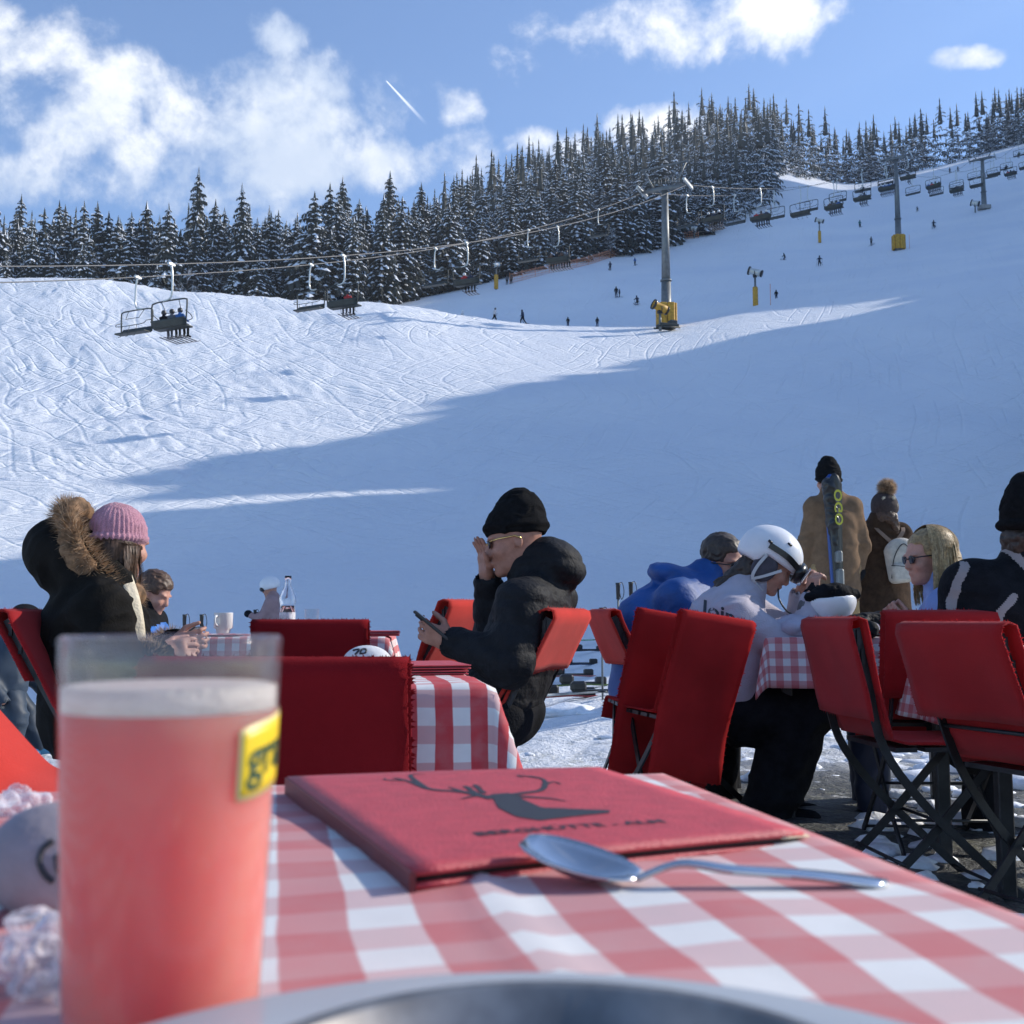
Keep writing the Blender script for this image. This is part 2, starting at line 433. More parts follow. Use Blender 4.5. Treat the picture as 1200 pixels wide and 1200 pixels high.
def glass(name, col=(1, 1, 1), rough=0.0, ior=1.45):
    m = bpy.data.materials.new(name); m.use_nodes = True; t = NT(m.node_tree); t.n.clear()
    b = t.node('ShaderNodeBsdfPrincipled', {'Base Color': (*col, 1), 'Roughness': rough, 'IOR': ior, 'Transmission Weight': 1.})
    t.node('ShaderNodeOutputMaterial', {'Surface': b.outputs[0]}); return m
M['glass'] = glass('clear_glass')
# ------------------------------------------------------------------ the land
def hermite(xs, ys, x):
    """smooth 1D interpolation along axis 0 of ys"""
    xs = np.asarray(xs, float); ys = np.asarray(ys, float); x = np.clip(x, xs[0], xs[-1])
    i = np.clip(np.searchsorted(xs, x)-1, 0, len(xs)-2)
    d = np.gradient(ys, xs, axis=0); h = xs[i+1]-xs[i]; t = (x-xs[i])/h
    return i, t, h, d
UN = (np.array([-900, -100, 0, 200, 330, 450, 560, 650, 780, 900, 1000, 1100, 1200, 1300, 1600, 2400])-600)/FPX
YN = [14, 25, 45, 70, 100, 122, 150, 185, 230, 300, 380, 460, 600, 900]
def col_(crest, far): return [-.045, -.004, .076, .168, None, crest]+far
ET = {
 0: [.315, .245, .245, .268, .290, .295, .280, .290, .30], 1: [.315, .245, .245, .268, .290, .295, .280, .290, .30],
 2: [.312, .245, .245, .268, .290, .295, .280, .290, .30], 3: [.303, .246, .248, .270, .292, .298, .285, .295, .30],
 4: [.293, .250, .260, .278, .300, .308, .310, .305, .30], 5: [.287, .262, .284, .292, .300, .310, .315, .320, .31],
 6: [.274, .266, .298, .312, .335, .355, .365, .365, .34], 7: [.267, .267, .306, .326, .360, .385, .395, .390, .36],
 8: [.267, .270, .312, .333, .375, .405, .420, .410, .37], 9: [.283, .290, .318, .342, .395, .425, .435, .425, .38],
 10: [.292, .305, .325, .348, .383, .402, .404, .395, .37], 11: [.303, .316, .338, .362, .395, .415, .417, .405, .38],
 12: [.314, .330, .352, .378, .410, .433, .440, .430, .40], 13: [.325, .345, .370, .395, .425, .45, .46, .45, .42],
 14: [.36, .39, .41, .43, .45, .47, .48, .47, .44], 15: [.42, .44, .45, .46, .47, .48, .48, .47, .44]}
E = np.zeros((len(UN), len(YN)))
for i in range(len(UN)):
    cr = ET[i][0]; E[i] = [-.047+(.026 if UN[i] > .05 else 0), -.004, .078, .172, .172+(cr-.172)*.66, cr]+ET[i][1:]
def elev(u, y):
    """tangent of the elevation angle of the ground"""
    u, y = np.broadcast_arrays(np.asarray(u, float), np.asarray(y, float)); sh = u.shape; u = u.ravel(); y = y.ravel()
    ly = np.log(np.clip(y, YN[0], YN[-1])); LY = np.log(YN)
    u = np.clip(u, UN[0], UN[-1])
    def interp(xs, ys, x, d):
        i = np.clip(np.searchsorted(xs, x)-1, 0, len(xs)-2); h = xs[i+1]-xs[i]; t = (x-xs[i])/h
        return i, h, t
    i = np.clip(np.searchsorted(UN, u)-1, 0, len(UN)-2); hu = UN[i+1]-UN[i]; tu = (u-UN[i])/hu
    j = np.clip(np.searchsorted(LY, ly)-1, 0, len(LY)-2); hy = LY[j+1]-LY[j]; ty = (ly-LY[j])/hy
    Eu = np.gradient(E, UN, axis=0); Ey = np.gradient(E, LY, axis=1); Euy = np.gradient(Eu, LY, axis=1)
    def H(t): t2, t3 = t*t, t*t*t; return 2*t3-3*t2+1, t3-2*t2+t, -2*t3+3*t2, t3-t2
    a = H(tu); b = H(ty); r = 0
    for di, (w0, w1) in ((0, (a[0], a[1])), (1, (a[2], a[3]))):
        for dj, (v0, v1) in ((0, (b[0], b[1])), (1, (b[2], b[3]))):
            I, J = i+di, j+dj
            r = r+E[I, J]*w0*v0+Eu[I, J]*hu*w1*v0+Ey[I, J]*hy*w0*v1+Euy[I, J]*hu*hy*w1*v1
    return r.reshape(sh)
def base_z(x, y):
    x = np.asarray(x, float); y = np.asarray(y, float); yy = np.maximum(y, 14.); z = CAMZ+yy*elev(x/yy, yy)
    r1 = np.clip((y-6.)/2.6, 0, 1); r2 = np.clip((x+.6)/1.8, 0, 1); flat = .05*np.clip((y-2.4)/2., 0, 1)+.24*r1*r1*(3-2*r1)*r2*r2*(3-2*r2); z14 = CAMZ+14*elev(x/14., np.full_like(x, 14.))
    s = np.clip((y-9.)/5., 0, 1); s = s*s*(3-2*s); near = flat*(1-s)+z14*s
    return np.where(y >= 14, z, near)
# unseen bare spur added right of the view, shaped to shadow the piste
SU = np.array([math.sin(SUN_AZ), math.cos(SUN_AZ)]); SP = np.array([-SU[1], SU[0]]); TEL = math.tan(SUN_EL)
def hit(X, Y, y0=9., y1=420.):
    """ground point seen at a photo pixel"""
    d = P(X, Y, 1.)-Vector((0, 0, CAMZ)); ys = np.geomspace(y0, y1, 4000)
    z = CAMZ+d.z*ys; g = base_z(d.x*ys, ys); k = np.argmax(z <= g)
    return Vector((d.x*ys[k], ys[k], float(g[k])))
edge = [hit(X, Y) for X, Y in ((-100, 668), (0, 640), (90, 598), (200, 550), (330, 522), (450, 495), (560, 462), (640, 440), (740, 424), (860, 398), (960, 374), (1080, 342))]
pts = [Vector((-6, 12, 0)), Vector((-14, 20, .7)), Vector((-20, 32, 2.5))]+edge
for yy in (128, 138, 150, 170, 200, 250, 320, 400, 520): 
    uu = -.03 if yy < 135 else -.11
    pts.append(Vector((uu*yy, yy, float(base_z(uu*yy, yy)))))
PS = sorted([(p.x*SP[0]+p.y*SP[1], p.x*SU[0]+p.y*SU[1], p.z) for p in pts])
PSs = np.array([p[0] for p in PS]); PSt = np.array([p[1] for p in PS]); PSz = np.array([p[2] for p in PS])
URIDGE = .95
def shade_spur(x, y):
    s = x*SP[0]+y*SP[1]; t = x*SU[0]+y*SU[1]
    tp = np.interp(s, PSs, PSt); zp = np.interp(s, PSs, PSz)
    # ridge position on this s-line: x/y = URIDGE  with (x,y) = s*SP + t*SU
    tr = s*(URIDGE*SP[1]-SP[0])/(SU[0]-URIDGE*SU[1]); zr = zp+(tr-tp)*TEL
    zr = zr+1.6*vnoise(np.stack([s*.22, s*0, s*0], -1), 31)+.8*vnoise(np.stack([s*.7, s*0, s*0], -1), 32)
    zr = zr-7.5*np.exp(-((s-52.3)/.75)**2)-3.5*np.exp(-((s-88.)/.9)**2)-4.*np.exp(-((s-97.)/1.)**2)  # notches cut in the unseen ridge to let light streaks through
    zr = np.minimum(zr*np.clip((s-7.8)/4., 0, 1), 330+10*vnoise(np.stack([s*.01, s*0, s*0], -1), 33))
    return np.where(s > 7.8, zr-np.where(t < tr, .95, .5)*np.abs(t-tr), -50)
def ground_z(x, y):
    b = base_z(x, y); sp = shade_spur(x, y); u = x/np.maximum(y, 1)
    return np.where(u > .5, np.maximum(b, sp), b)
def build_ground():
    ys = np.concatenate([np.linspace(-30, -.5, 8), np.linspace(0, 3, 24), np.linspace(3.02, 14, 110), np.geomspace(14.1, 132, 330), np.geomspace(132.6, 430, 100), np.geomspace(440, 1000, 16)])
    us = np.concatenate([-np.geomspace(3., .51, 30), np.linspace(-.5, .5, 460), np.geomspace(.51, 1.8, 70), np.geomspace(1.85, 3., 8)])
    U, Y = np.meshgrid(us, ys, indexing='ij'); X = U*np.maximum(Y, 6.)
    Z = ground_z(X, Y); p = np.stack([X, Y, Z*0], -1)
    zz = np.clip((Y-13)/20, 0, 1)
    # chopped, skied-out snow on the rounded hill to the left; smooth piste to the right
    uu = X/np.maximum(Y, 6)
    rough = np.clip((.10-uu)/.35, 0, 1)*np.clip((Y-38)/25, 0, 1)+.35*np.exp(-((Y-118)/14.)**2)*np.clip((.45-uu)/.2, 0, 1)
    rough = np.clip(rough, 0, 1)*np.where(Y > 135, .35, 1)
    q = np.stack([X*.8+Y*.6, -X*.6+Y*.8, X*0], -1)
    qd = q+.9*np.stack([vnoise(q*.35, 3), vnoise(q*.35, 4), X*0], -1)
    n1 = 1-2*np.abs(vnoise(qd*np.array([.34, .13, 1]), 5)); n2 = 1-2*np.abs(vnoise(qd*np.array([.9, .38, 1]), 6))
    n3 = vnoise(qd*np.array([2.1, .9, 1]), 9)
    Z = Z+rough*(.11*n1+.08*n2+.09*n3+.5*vnoise(q*.09, 22))+zz*(.5*vnoise(p*.045, 2)+.03*vnoise(p*.5, 7))*np.clip((Y-20)/60, 0, 1)
    # trampled snow between the tables and the piste
    near = np.exp(-np.clip(Y-9, 0, 99)/7)*np.clip((Y-1)/2, 0, 1)
    nn = .6*np.abs(vnoise(p*2.6, 11))+.3*vnoise(p*7., 12)
    Z = Z+near*.055*nn*np.clip(1.2-np.clip((X-.6)/1.2, 0, 1)*np.clip((7-Y)/1.5, 0, 1), 0.15, 1)
    n, m = Z.shape; I = np.arange(n*m).reshape(n, m)
    f = np.stack([I[:-1, :-1], I[1:, :-1], I[1:, 1:], I[:-1, 1:]], -1).reshape(-1, 4)
    me = mesh_from('snow_ground', np.stack([X, Y, Z], -1).reshape(-1, 3), f, True)
    o = bpy.data.objects.new('ground', me); link(o); o['kind'] = 'structure'
    m_ = bpy.data.materials.new('snow'); m_.use_nodes = True; t = NT(m_.node_tree); t.n.clear()
    pos = t.node('ShaderNodeNewGeometry').outputs['Position']; sx = t.node('ShaderNodeSeparateXYZ', {'Vector': pos})
    mp = t.node('ShaderNodeMapping', {'Vector': pos, 'Rotation': (0, 0, .6), 'Scale': (1, .42, 1)}).outputs[0]
    wv = t.node('ShaderNodeTexNoise', {'Vector': mp, 'Scale': .22, 'Detail': 3., 'Distortion': 1.6}).outputs['Fac']
    wv2 = t.node('ShaderNodeTexNoise', {'Vector': mp, 'Scale': .55, 'Detail': 3., 'Distortion': 2.2}).outputs['Fac']
    def line(v, w):
        a = t.math('ABSOLUTE', t.math('SUBTRACT', t.math('FRACT', t.math('MULTIPLY', v, w)), .5)); return t.ramp(a, 0, .16)
    tr = t.math('MULTIPLY', t.math('ADD', line(wv, 9.), t.math('MULTIPLY', line(wv2, 7.), .7)), .12)
    # ski tracks: bundles of long, slightly bent grooves crossing each other
    for k, (ang, per, wob_) in enumerate(((.35, .75, 2.), (-.55, 1.1, 2.6), (1.05, .9, 2.2), (-1.1, .7, 2.4), (.0, 1.3, 3.), (.8, .6, 1.4), (-.8, .65, 1.6))):
        mq = t.node('ShaderNodeMapping', {'Vector': pos, 'Rotation': (0, 0, ang)}).outputs[0]; sq = t.node('ShaderNodeSeparateXYZ', {'Vector': mq})
        wn = t.node('ShaderNodeTexNoise', {'Vector': mq, 'Scale': .035+.008*k, 'Detail': 1.}).outputs['Fac']
        ph = t.math('ADD', t.math('DIVIDE', sq.outputs[0], per), t.math('MULTIPLY', wn, wob_*3)); idn = t.math('FLOOR', ph)
        cv_ = t.node('ShaderNodeCombineXYZ', {'X': t.math('MULTIPLY', idn, 7.31), 'Y': t.math('MULTIPLY', sq.outputs[1], .07), 'Z': float(k)*9.1}).outputs[0]
        on_ = t.ramp(t.node('ShaderNodeTexNoise', {'Vector': cv_, 'Scale': 1., 'Detail': 0.}).outputs['Fac'], .555, .62)
        gr = t.ramp(t.math('ABSOLUTE', t.math('SUBTRACT', t.math('FRACT', ph), .5)), .0, .20)
        tr = t.math('ADD', tr, t.math('MULTIPLY', t.math('MULTIPLY', t.math('SUBTRACT', gr, 1.), on_), 1.5))
    fine = t.node('ShaderNodeTexNoise', {'Vector': pos, 'Scale': 3.1, 'Detail': 7., 'Roughness': .68}).outputs['Fac']
    fine2 = t.node('ShaderNodeTexNoise', {'Vector': pos, 'Scale': 30., 'Detail': 5., 'Roughness': .7}).outputs['Fac']
    h = t.math('ADD', t.math('MULTIPLY', tr, t.ramp(sx.outputs[1], 12., 55., .004, .055)), t.math('ADD', t.math('MULTIPLY', fine, .24), t.math('MULTIPLY', fine2, .03)))
    bp = t.node('ShaderNodeBump', {'Height': h, 'Strength': .75, 'Distance': 1.0})
    big = t.node('ShaderNodeTexNoise', {'Vector': pos, 'Scale': .06, 'Detail': 6.}).outputs['Fac']
    sc = t.mixc(t.ramp(big, .3, .7), (.80, .83, .88), (.88, .895, .915))
    # faint scraped lines left by skis (icier, slightly darker)
    sc = t.mixc(t.math('MULTIPLY', t.math('SUBTRACT', 1., line(wv2, 7.)), .10), sc, (.62, .69, .80))
    # wet dark paving showing through by the right-hand tables
    pn = t.node('ShaderNodeTexNoise', {'Vector': pos, 'Scale': 2.2, 'Detail': 7., 'Roughness': .62, 'Distortion': .5}).outputs['Fac']
    zone = t.math('MULTIPLY', t.ramp(t.math('MULTIPLY_ADD', sx.outputs[1], -.12, sx.outputs[0]), -.3, .5), t.ramp(sx.outputs[1], 7.4, 5.6))
    zone = t.math('MULTIPLY', zone, t.ramp(sx.outputs[1], -3, -1))
    pav = t.ramp(t.math('ADD', pn, t.math('MULTIPLY', zone, .32)), .64, .70)
    pc = t.mixc(t.ramp(fine2, .35, .65), (.030, .032, .034), (.085, .088, .085))
    cc = t.mixc(t.math('MULTIPLY', pav, zone), sc, pc)
    # dirty slush on the terrace in front
    dn = t.node('ShaderNodeTexNoise', {'Vector': pos, 'Scale': 9., 'Detail': 6., 'Roughness': .7}).outputs['Fac']
    dirt = t.math('MULTIPLY', t.ramp(dn, .48, .66), t.ramp(sx.outputs[1], 8.5, 6.0))
    cc = t.mixc(t.math('MULTIPLY', dirt, .55), cc, (.17, .175, .12))
    b = t.node('ShaderNodeBsdfPrincipled', {'Base Color': cc, 'Roughness': .55, 'Normal': bp.outputs[0], 'Specular IOR Level': .35})
    t.node('ShaderNodeOutputMaterial', {'Surface': b.outputs[0]}); me.materials.append(m_); M['snow'] = m_
    return o
build_ground()

# ------------------------------------------------------------------ snowy forest
def fir_mat(name, a, b):
    m = bpy.data.materials.new(name); m.use_nodes = True; t = NT(m.node_tree); t.n.clear()
    r = t.node('ShaderNodeObjectInfo').outputs['Random']; p = t.node('ShaderNodeNewGeometry').outputs['Position']
    n = t.node('ShaderNodeTexNoise', {'Vector': p, 'Scale': 1.7, 'Detail': 3.}).outputs['Fac']
    c = t.mixc(t.math('ADD', t.math('MULTIPLY', r, .5), t.math('MULTIPLY', n, .5)), a, b)
    bs = t.node('ShaderNodeBsdfPrincipled', {'Base Color': c, 'Roughness': .8}); tr = t.node('ShaderNodeBsdfTranslucent', {'Color': c})
    mx = t.node('ShaderNodeMixShader', {'Fac': .2, 1: bs.outputs[0], 2: tr.outputs[0]})
    t.node('ShaderNodeOutputMaterial', {'Surface': mx.outputs[0]}); return m
M['fir'] = fir_mat('fir_needles', (.020, .028, .027), (.065, .072, .062))
M['twig'] = fir_mat('frosted_twigs', (.20, .19, .19), (.34, .31, .28))
M['bark'] = mat('bark', (.055, .042, .035), .9, 0, .3, 3)
M['treesnow'] = mat('snow_on_branches', (.74, .77, .82), .7, 0, .05, 2)
def fir(seed, H, wid, rows=20, per=9, snow=.75, lod=1.):
    """crown mesh of a snow laden spruce: drooping boughs of needle fans with snow pads on them"""
    r = random.Random(seed); vs = []; fs = []; mi = []
    def tri(a, b, c, k): n = len(vs); vs.extend((a, b, c)); fs.append((n, n+1, n+2)); mi.append(k)
    for i in range(rows):
        q = i/(rows-1); z0 = H*(.08+.90*q**.92); Rw = wid*((1-q)**.66)*(1-.25*math.exp(-q*14))+.12
        k = max(4, int(per*(1-.45*q)))
        for j in range(k):
            an = 2*math.pi*(j+r.random()*.75)/k+i*1.9; L = Rw*r.uniform(.45, 1.2); dz = L*r.uniform(.18, .42)
            z1 = z0+r.uniform(-.3, .3)*H/rows; ca, sa = math.cos(an), math.sin(an); px, py = -sa, ca
            def pt(s, w, up=0.):
                rr = L*s; return (ca*rr+px*w, sa*rr+py*w, z1+up-dz*s*s*1.4+.10*L*s)
            segs = 4 if L > 1.2 else 3
            for a in range(segs):
                s0, s1 = a/segs+.04, (a+1)/segs; w = L*.30*(1-.55*s0)*r.uniform(.7, 1.2)
                drop = -.22*L*r.uniform(.5, 1.3)-.12
                for sg in (-1, 1):
                    tri(pt(s0, 0), pt(s1+.06, sg*w, drop), pt(min(s1, 1), 0), 0)
                    if lod > .6: tri(pt(s0, 0), pt(s0+.10, sg*w*.9, drop*1.3), pt(s1+.02, sg*w*.35, drop*.6), 0)
            for a in range(1, segs+1):
                if r.random() < snow:
                    s = a/segs-.03-.15*r.random(); w = L*.13*r.uniform(.5, 1.5); l = .12*r.uniform(.7, 1.5); h = .07+.05*L
                    c0 = pt(s-l, 0, h*.8); c1 = pt(s+l*.8, 0, h*.3-.05); a1 = pt(s, w, -.02); a2 = pt(s, -w, -.02); tp_ = pt(s, 0, h*1.5)
                    tri(c0, a2, tp_, 1); tri(tp_, a2, c1, 1); tri(c0, tp_, a1, 1); tri(tp_, c1, a1, 1)
    for j in range(5):
        an = j*1.257; R1 = wid*.20; tri((0, 0, H*.99), (R1*math.cos(an), R1*math.sin(an), H*.62), (R1*math.cos(an+1.257), R1*math.sin(an+1.257), H*.62), 0)
    # top spire
    for j in range(6):
        an = j*1.05; tri((0, 0, H*1.0+.2), (.30*math.cos(an), .30*math.sin(an), H*.94), (.30*math.cos(an+1), .30*math.sin(an+1), H*.94), j % 3 == 0 and 1 or 0)
    return np.array(vs), fs, mi
def bare(seed, H, wid):
    """frosted leafless tree crown"""
    r = random.Random(seed); vs = []; fs = []; mi = []
    def strip(a, b, w):
        a = Vector(a); b = Vector(b); s = (b-a).cross(Vector((r.uniform(-1, 1), r.uniform(-1, 1), r.uniform(-1, 1))))
        s = s.normalized()*w if s.length > 1e-6 else Vector((w, 0, 0)); n = len(vs); vs.extend((a-s, a+s, b)); fs.append((n, n+1, n+2)); mi.append(0 if r.random() < .55 else 1)
    def grow(p, d, L, w, dep):
        e = p+d*L; strip(p, e, w)
        if dep == 0: return
        for k in range(3 if dep > 1 else 5):
            t = r.uniform(.35, 1); nd = (d+Vector((r.uniform(-1, 1), r.uniform(-1, 1), r.uniform(-.3, .8)))*.75).normalized()
            grow(p+d*L*t, nd, L*r.uniform(.45, .68), w*.6, dep-1)
    for i in range(34):
        q = r.uniform(.22, .97); an = r.uniform(0, 6.3); R = wid*math.sin(math.pi*min(1, .15+q*.85))**.6
        grow(Vector((0, 0, H*q*.9)), Vector((math.cos(an), math.sin(an), r.uniform(.35, 1.0))).normalized(), R*.75, .09, 3)
    return np.array([tuple(v) for v in vs]), fs, mi
fir_src = []
for k, (H, w, rows, per, sn) in enumerate(((25, 5.0, 24, 12, .95), (22, 5.3, 21, 12, .9), (28, 4.9, 26, 12, .7), (20, 4.4, 19, 11, 1.), (24, 4.5, 23, 11, .8), (17, 4.2, 17, 11, .95))):
    v, f, mi = fir(40+k, H, w, rows, per, sn)
    tr = MB(); tr.tube([(0, 0, -2), (0, 0, H*.5), (0, 0, H)], [.34, .2, .04], 6)
    fir_src.append((mesh_from('fir_crown', v, f, False, None, [M['fir'], M['treesnow']], mi), tr.mesh('fir_trunk', M['bark']), H, (v, f, mi)))
bare_src = []
for k, (H, w) in enumerate(((18, 3.6), (15, 3.2))):
    v, f, mi = bare(70+k, H, w); tr = MB(); tr.tube([(0, 0, -2), (.2, 0, H*.4), (0, 0, H*.9)], [.26, .16, .03], 6)
    bare_src.append((mesh_from('bare_crown', v, f, False, None, [M['twig'], M['treesnow']], mi), tr.mesh('bare_trunk', M['bark']), H, None))
def forest():
    r = random.Random(5); spots = []
    # the wood's lower edge, as distance from the camera for each direction
    TX = (np.array([-200, 0, 200, 400, 450, 520, 600, 700, 800, 880, 915, 930, 1000, 1100, 1200, 1400])-600)/FPX
    TY = np.array([168, 168, 172, 180, 186, 200, 214, 228, 246, 262, 285, 340, 392, 398, 404, 410])
    y = 168.
    while y < 520:
        sp = 3.2+.005*(y-160); x = -.60*y
        while x < .54*y:
            px = x+r.uniform(-.45, .45)*sp; py = y+r.uniform(-.45, .45)*sp; u = px/py
            if py > np.interp(u, TX, TY)+r.uniform(0, 4): spots.append((px, py))
            x += sp*1.02
        y += sp*(1.0 if y < 260 else 1.4)
    out = []
    xs = np.array([s[0] for s in spots]); ysr = np.array([s[1] for s in spots]); zs = base_z(xs, ysr)
    # keep only the trees that some part of the view can reach: front rows and silhouettes
    us = xs/ysr; bins = {}
    order = np.argsort(ysr); 
    for i in order:
        H = r.choice([.60, .70, .76, .82, .88, .94, 1.02])*r.uniform(.92, 1.06)*(.84 if us[i] > -.12 and ysr[i] < 270 else 1.); top = (zs[i]+23*H-CAMZ)/ysr[i]; b = int((us[i]+1)/.008); cur = bins.get(b, -9)
        if top > cur+.003 or ysr[i] < 186 or r.random() < .16: out.append((xs[i], ysr[i], zs[i], H)); bins[b] = max(cur, top)
    return out
trees = forest()
print('trees', len(trees))
def plant():
    r = random.Random(11); tv = []; tf = []; tmi = []; n = 0
    show = sorted(trees, key=lambda a: a[1]); near = [t for t in show if abs(t[0]/t[1]) < .49][:300]; ids = {id(t) for t in near}
    rest = [t for t in show if id(t) not in ids]
    first = {}
    for x, y, z, s in near:
        X = 600+FPX*x/y; isb = r.random() < (.30 if 640 < X < 760 or 880 < X < 930 else .05)
        src = r.choice(bare_src) if isb else r.choice(fir_src); kind = 'bare_tree' if isb else 'spruce_tree'
        o = bpy.data.objects.new(kind, None); o.location = (x, y, z-.3); o.rotation_euler = (0, 0, r.uniform(0, 6.28)); sc = s*r.uniform(.88, 1.1)
        wx = r.uniform(.82, 1.25); o.scale = (sc*wx, sc*wx, sc*r.uniform(.95, 1.1)); o.rotation_euler = (r.uniform(-.03, .03), r.uniform(-.03, .03), r.uniform(0, 6.28)); link(o)
        if isb: tag(o, 'leafless frosted tree standing among the snowy spruces at the edge of the wood', 'tree', 'leafless trees in the wood')
        else: tag(o, 'snow laden spruce standing in the front rows of the wood behind the slope', 'tree', 'spruces in the wood')
        c = bpy.data.objects.new('crown', src[0]); link(c, o); t = bpy.data.objects.new('trunk', src[1]); link(t, o)
    # the deeper wood reads as one mass
    lod = [fir(90+k, H, w, 9, 6, .85, .5) for k, (H, w) in enumerate(((25, 4.7), (21, 4.8), (27, 4.7), (23, 4.0)))]
    lod = [(v, np.array(f), np.array(mi)) for v, f, mi in lod]
    for x, y, z, s in rest:
        v, f, mi = r.choice(lod); a = r.uniform(0, 6.28); ca, sa = math.cos(a), math.sin(a); sc = s*r.uniform(.85, 1.12)
        q = v*sc; q = np.stack([q[:, 0]*ca-q[:, 1]*sa+x, q[:, 0]*sa+q[:, 1]*ca+y, q[:, 2]+z-.3], 1)
        tv.append(q); tf.append(f+n); tmi.append(mi); n += len(q)
    if tv:
        me = mesh_from('distant_forest', np.concatenate(tv), np.concatenate(tf), False, None, [M['fir'], M['treesnow']], np.concatenate(tmi))
        o = bpy.data.objects.new('distant_forest', me); link(o); tag(o, 'snowy spruce forest rising up the hillside behind its front rows', 'forest', kind='stuff')
    print('near', len(near), 'rest', len(rest))
plant()
# ------------------------------------------------------------------ chairlift
def L2(s, off=0.):
    """plan position on the lift line; s = 0 at the near tower, 1 = one span down towards the valley station"""
    return None
TW = []                                     # tower bases (ground points)
def at_ground(X, D):
    x = (X-600)/FPX*D; return Vector((x, D, float(ground_z(x, D))))
T1, T2, T3 = at_ground(785, 121.), at_ground(1066, 198.), at_ground(1171, 242.)
VAL = Vector((T1.x-33.2*1.75, T1.y-68*1.75, 0)); TOPP = T3+(T3-T2)*.9; TOPP.z = float(ground_z(TOPP.x, TOPP.y))
def tower(base, Hh, ang, pad, name_label, sc=1.):
    t = thing('lift_tower', name_label, 'lift tower', base)
    d = Vector((math.cos(ang), math.sin(ang), 0)); pz = Vector((0, 0, 1)); lu = d.cross(pz)
    m = MB(); n = 14
    m.tube([base+pz*-1, base+pz*(Hh*.33), base+pz*(Hh*.33)], [.62*sc, .52*sc, .52*sc], n); part('shaft', m, M['galv'], t)
    m = MB(); m.tube([base+pz*(Hh*.33), base+pz*Hh], [.49*sc, .36*sc], n); part('shaft', m, M['galv'], t)
    for q in (.33, .98): m = MB(); m.lathe([(.40*sc, 0), (.64*sc, 0), (.64*sc, .14), (.40*sc, .14)], base+pz*(Hh*q), n); part('flange', m, M['galv'], t)
    m = MB(); sd = d.cross(pz)
    for k in range(int(Hh/.45)): q = base+sd*-.66*sc+pz*(1+k*.42); m.tube([q-d*.18, q+d*.18], .016, 4)
    for e in (-.18, .18): m.tube([base+sd*-.66*sc+d*e+pz*1, base+sd*-.5*sc+d*e+pz*Hh], .02, 4)
    part('ladder', m, M['galv'], t)
    top = base+pz*Hh; a = 2.6*sc
    m = MB(); m.tube([top-d*a*1.02+pz*-.05, top-d*.5, top+d*.5, top+d*a*1.02+pz*-.05], [.18, .32, .32, .18], 8); part('cross_arm', m, M['galv'], t)
    m = MB()                                 # maintenance gantry above the arm
    for e in (-1, 1): m.tube([top+d*e*1.2, top+d*e*2.5+pz*2.6], .10, 6)
    m.tube([top-d*2.9+pz*2.55, top+d*2.9+pz*2.75], .11, 6)
    for e in (-1.2, -.4, .4, 1.2): 
        m.tube([top+d*e+pz*.2, top+d*e+pz*1.25], .035, 5); m.tube([top+d*(e+.5)+pz*.2, top+d*(e+.5)+pz*1.25], .035, 5); m.tube([top+d*e+pz*1.25, top+d*(e+.5)+pz*1.25], .035, 5)
    m.tube([top-d*2+pz*.25, top+d*2+pz*.25], .05, 5); m.tube([top-d*2+pz*.75, top+d*2+pz*.75], .03, 5)
    part('gantry', m, M['galv'], t)
    for e in (-1, 1):
        c = top+d*e*a+pz*.2
        m = MB(); m.box(c+pz*-.05, (.10, 3.2*sc, .16), rotz(ang)); sb = part('sheave_beam', m, M['galvl'], t)
        for k in range(8):
            m = MB(); q = c+lu*(-1.4+k*.4)*sc+d*e*.14; Mx = Matrix((lu, pz, d)).transposed()
            m.lathe([(0, -.07), (.22, -.07), (.26, -.07), (.22, 0), (.26, .07), (0, .07)], q+pz*-.12, 14, Mx); part('sheave_wheel', m, M['galvl'], sb)
    if pad:
        m = MB()
        for e in ((-.42, -.42), (.42, -.42)): m.box(base+Vector((e[0]*sc, e[1]*sc-.35, 1.35)), (.80*sc, .34, 2.7), None, .1)
        m.box(base+Vector((0, .75, 1.35)), (1.6*sc, .34, 2.7), None, .1)
        for e in (-1, 1): m.box(base+Vector((e*.95*sc, 0, 1.35)), (.34, 1.3, 2.7), None, .1)
        part('safety_padding', m, M['yellow'], t)
    else:
        m = MB(); m.box(base+pz*.25, (2.4, 2.0, .9), None, .1); part('footing', m, mat('concrete', (.33, .32, .30), .9, 0, .15, 2), t)
    return top, d
H1, H2, H3 = 16., 17.4, 11.6
top1, d1 = tower(T1, H1, rad(-26), True, 'tall grey lift tower with yellow padded foot beside the nearest snow gun')
top2, d2 = tower(T2, H2, rad(-30), True, 'grey lift tower with twin yellow padded foot, in the middle of the three')
top3, d3 = tower(T3, H3, rad(-30), False, 'farthest grey lift tower, high on the right on a plain footing')
topV = VAL+Vector((0, 0, 3.4)); topT = TOPP+Vector((0, 0, 13))
def ropepts(sg):
    A = [topV+d1*sg*2.6, top1+d1*sg*2.6, top2+d2*sg*2.6, top3+d3*sg*2.6, topT+d3*sg*2.6]; out = []
    sag = [5.2, 2.6, 3.4, 3.]
    for i in range(4):
        for k in range(40):
            t = k/40; p = A[i].lerp(A[i+1], t); p.z -= sag[i]*4*t*(1-t); out.append(p)
    return out+[A[-1]]
ROPE = {sg: ropepts(sg) for sg in (-1, 1)}
for sg, lab in ((-1, 'steel haul rope carrying the empty lift chairs down to the valley'), (1, 'steel haul rope carrying the lift chairs with riders uphill')):
    m = MB(); m.tube(ROPE[sg], .028, 6); solo('haul_rope', m, M['cable'], lab, 'cable', (0, 0, 0), 'haul ropes of the chairlift')
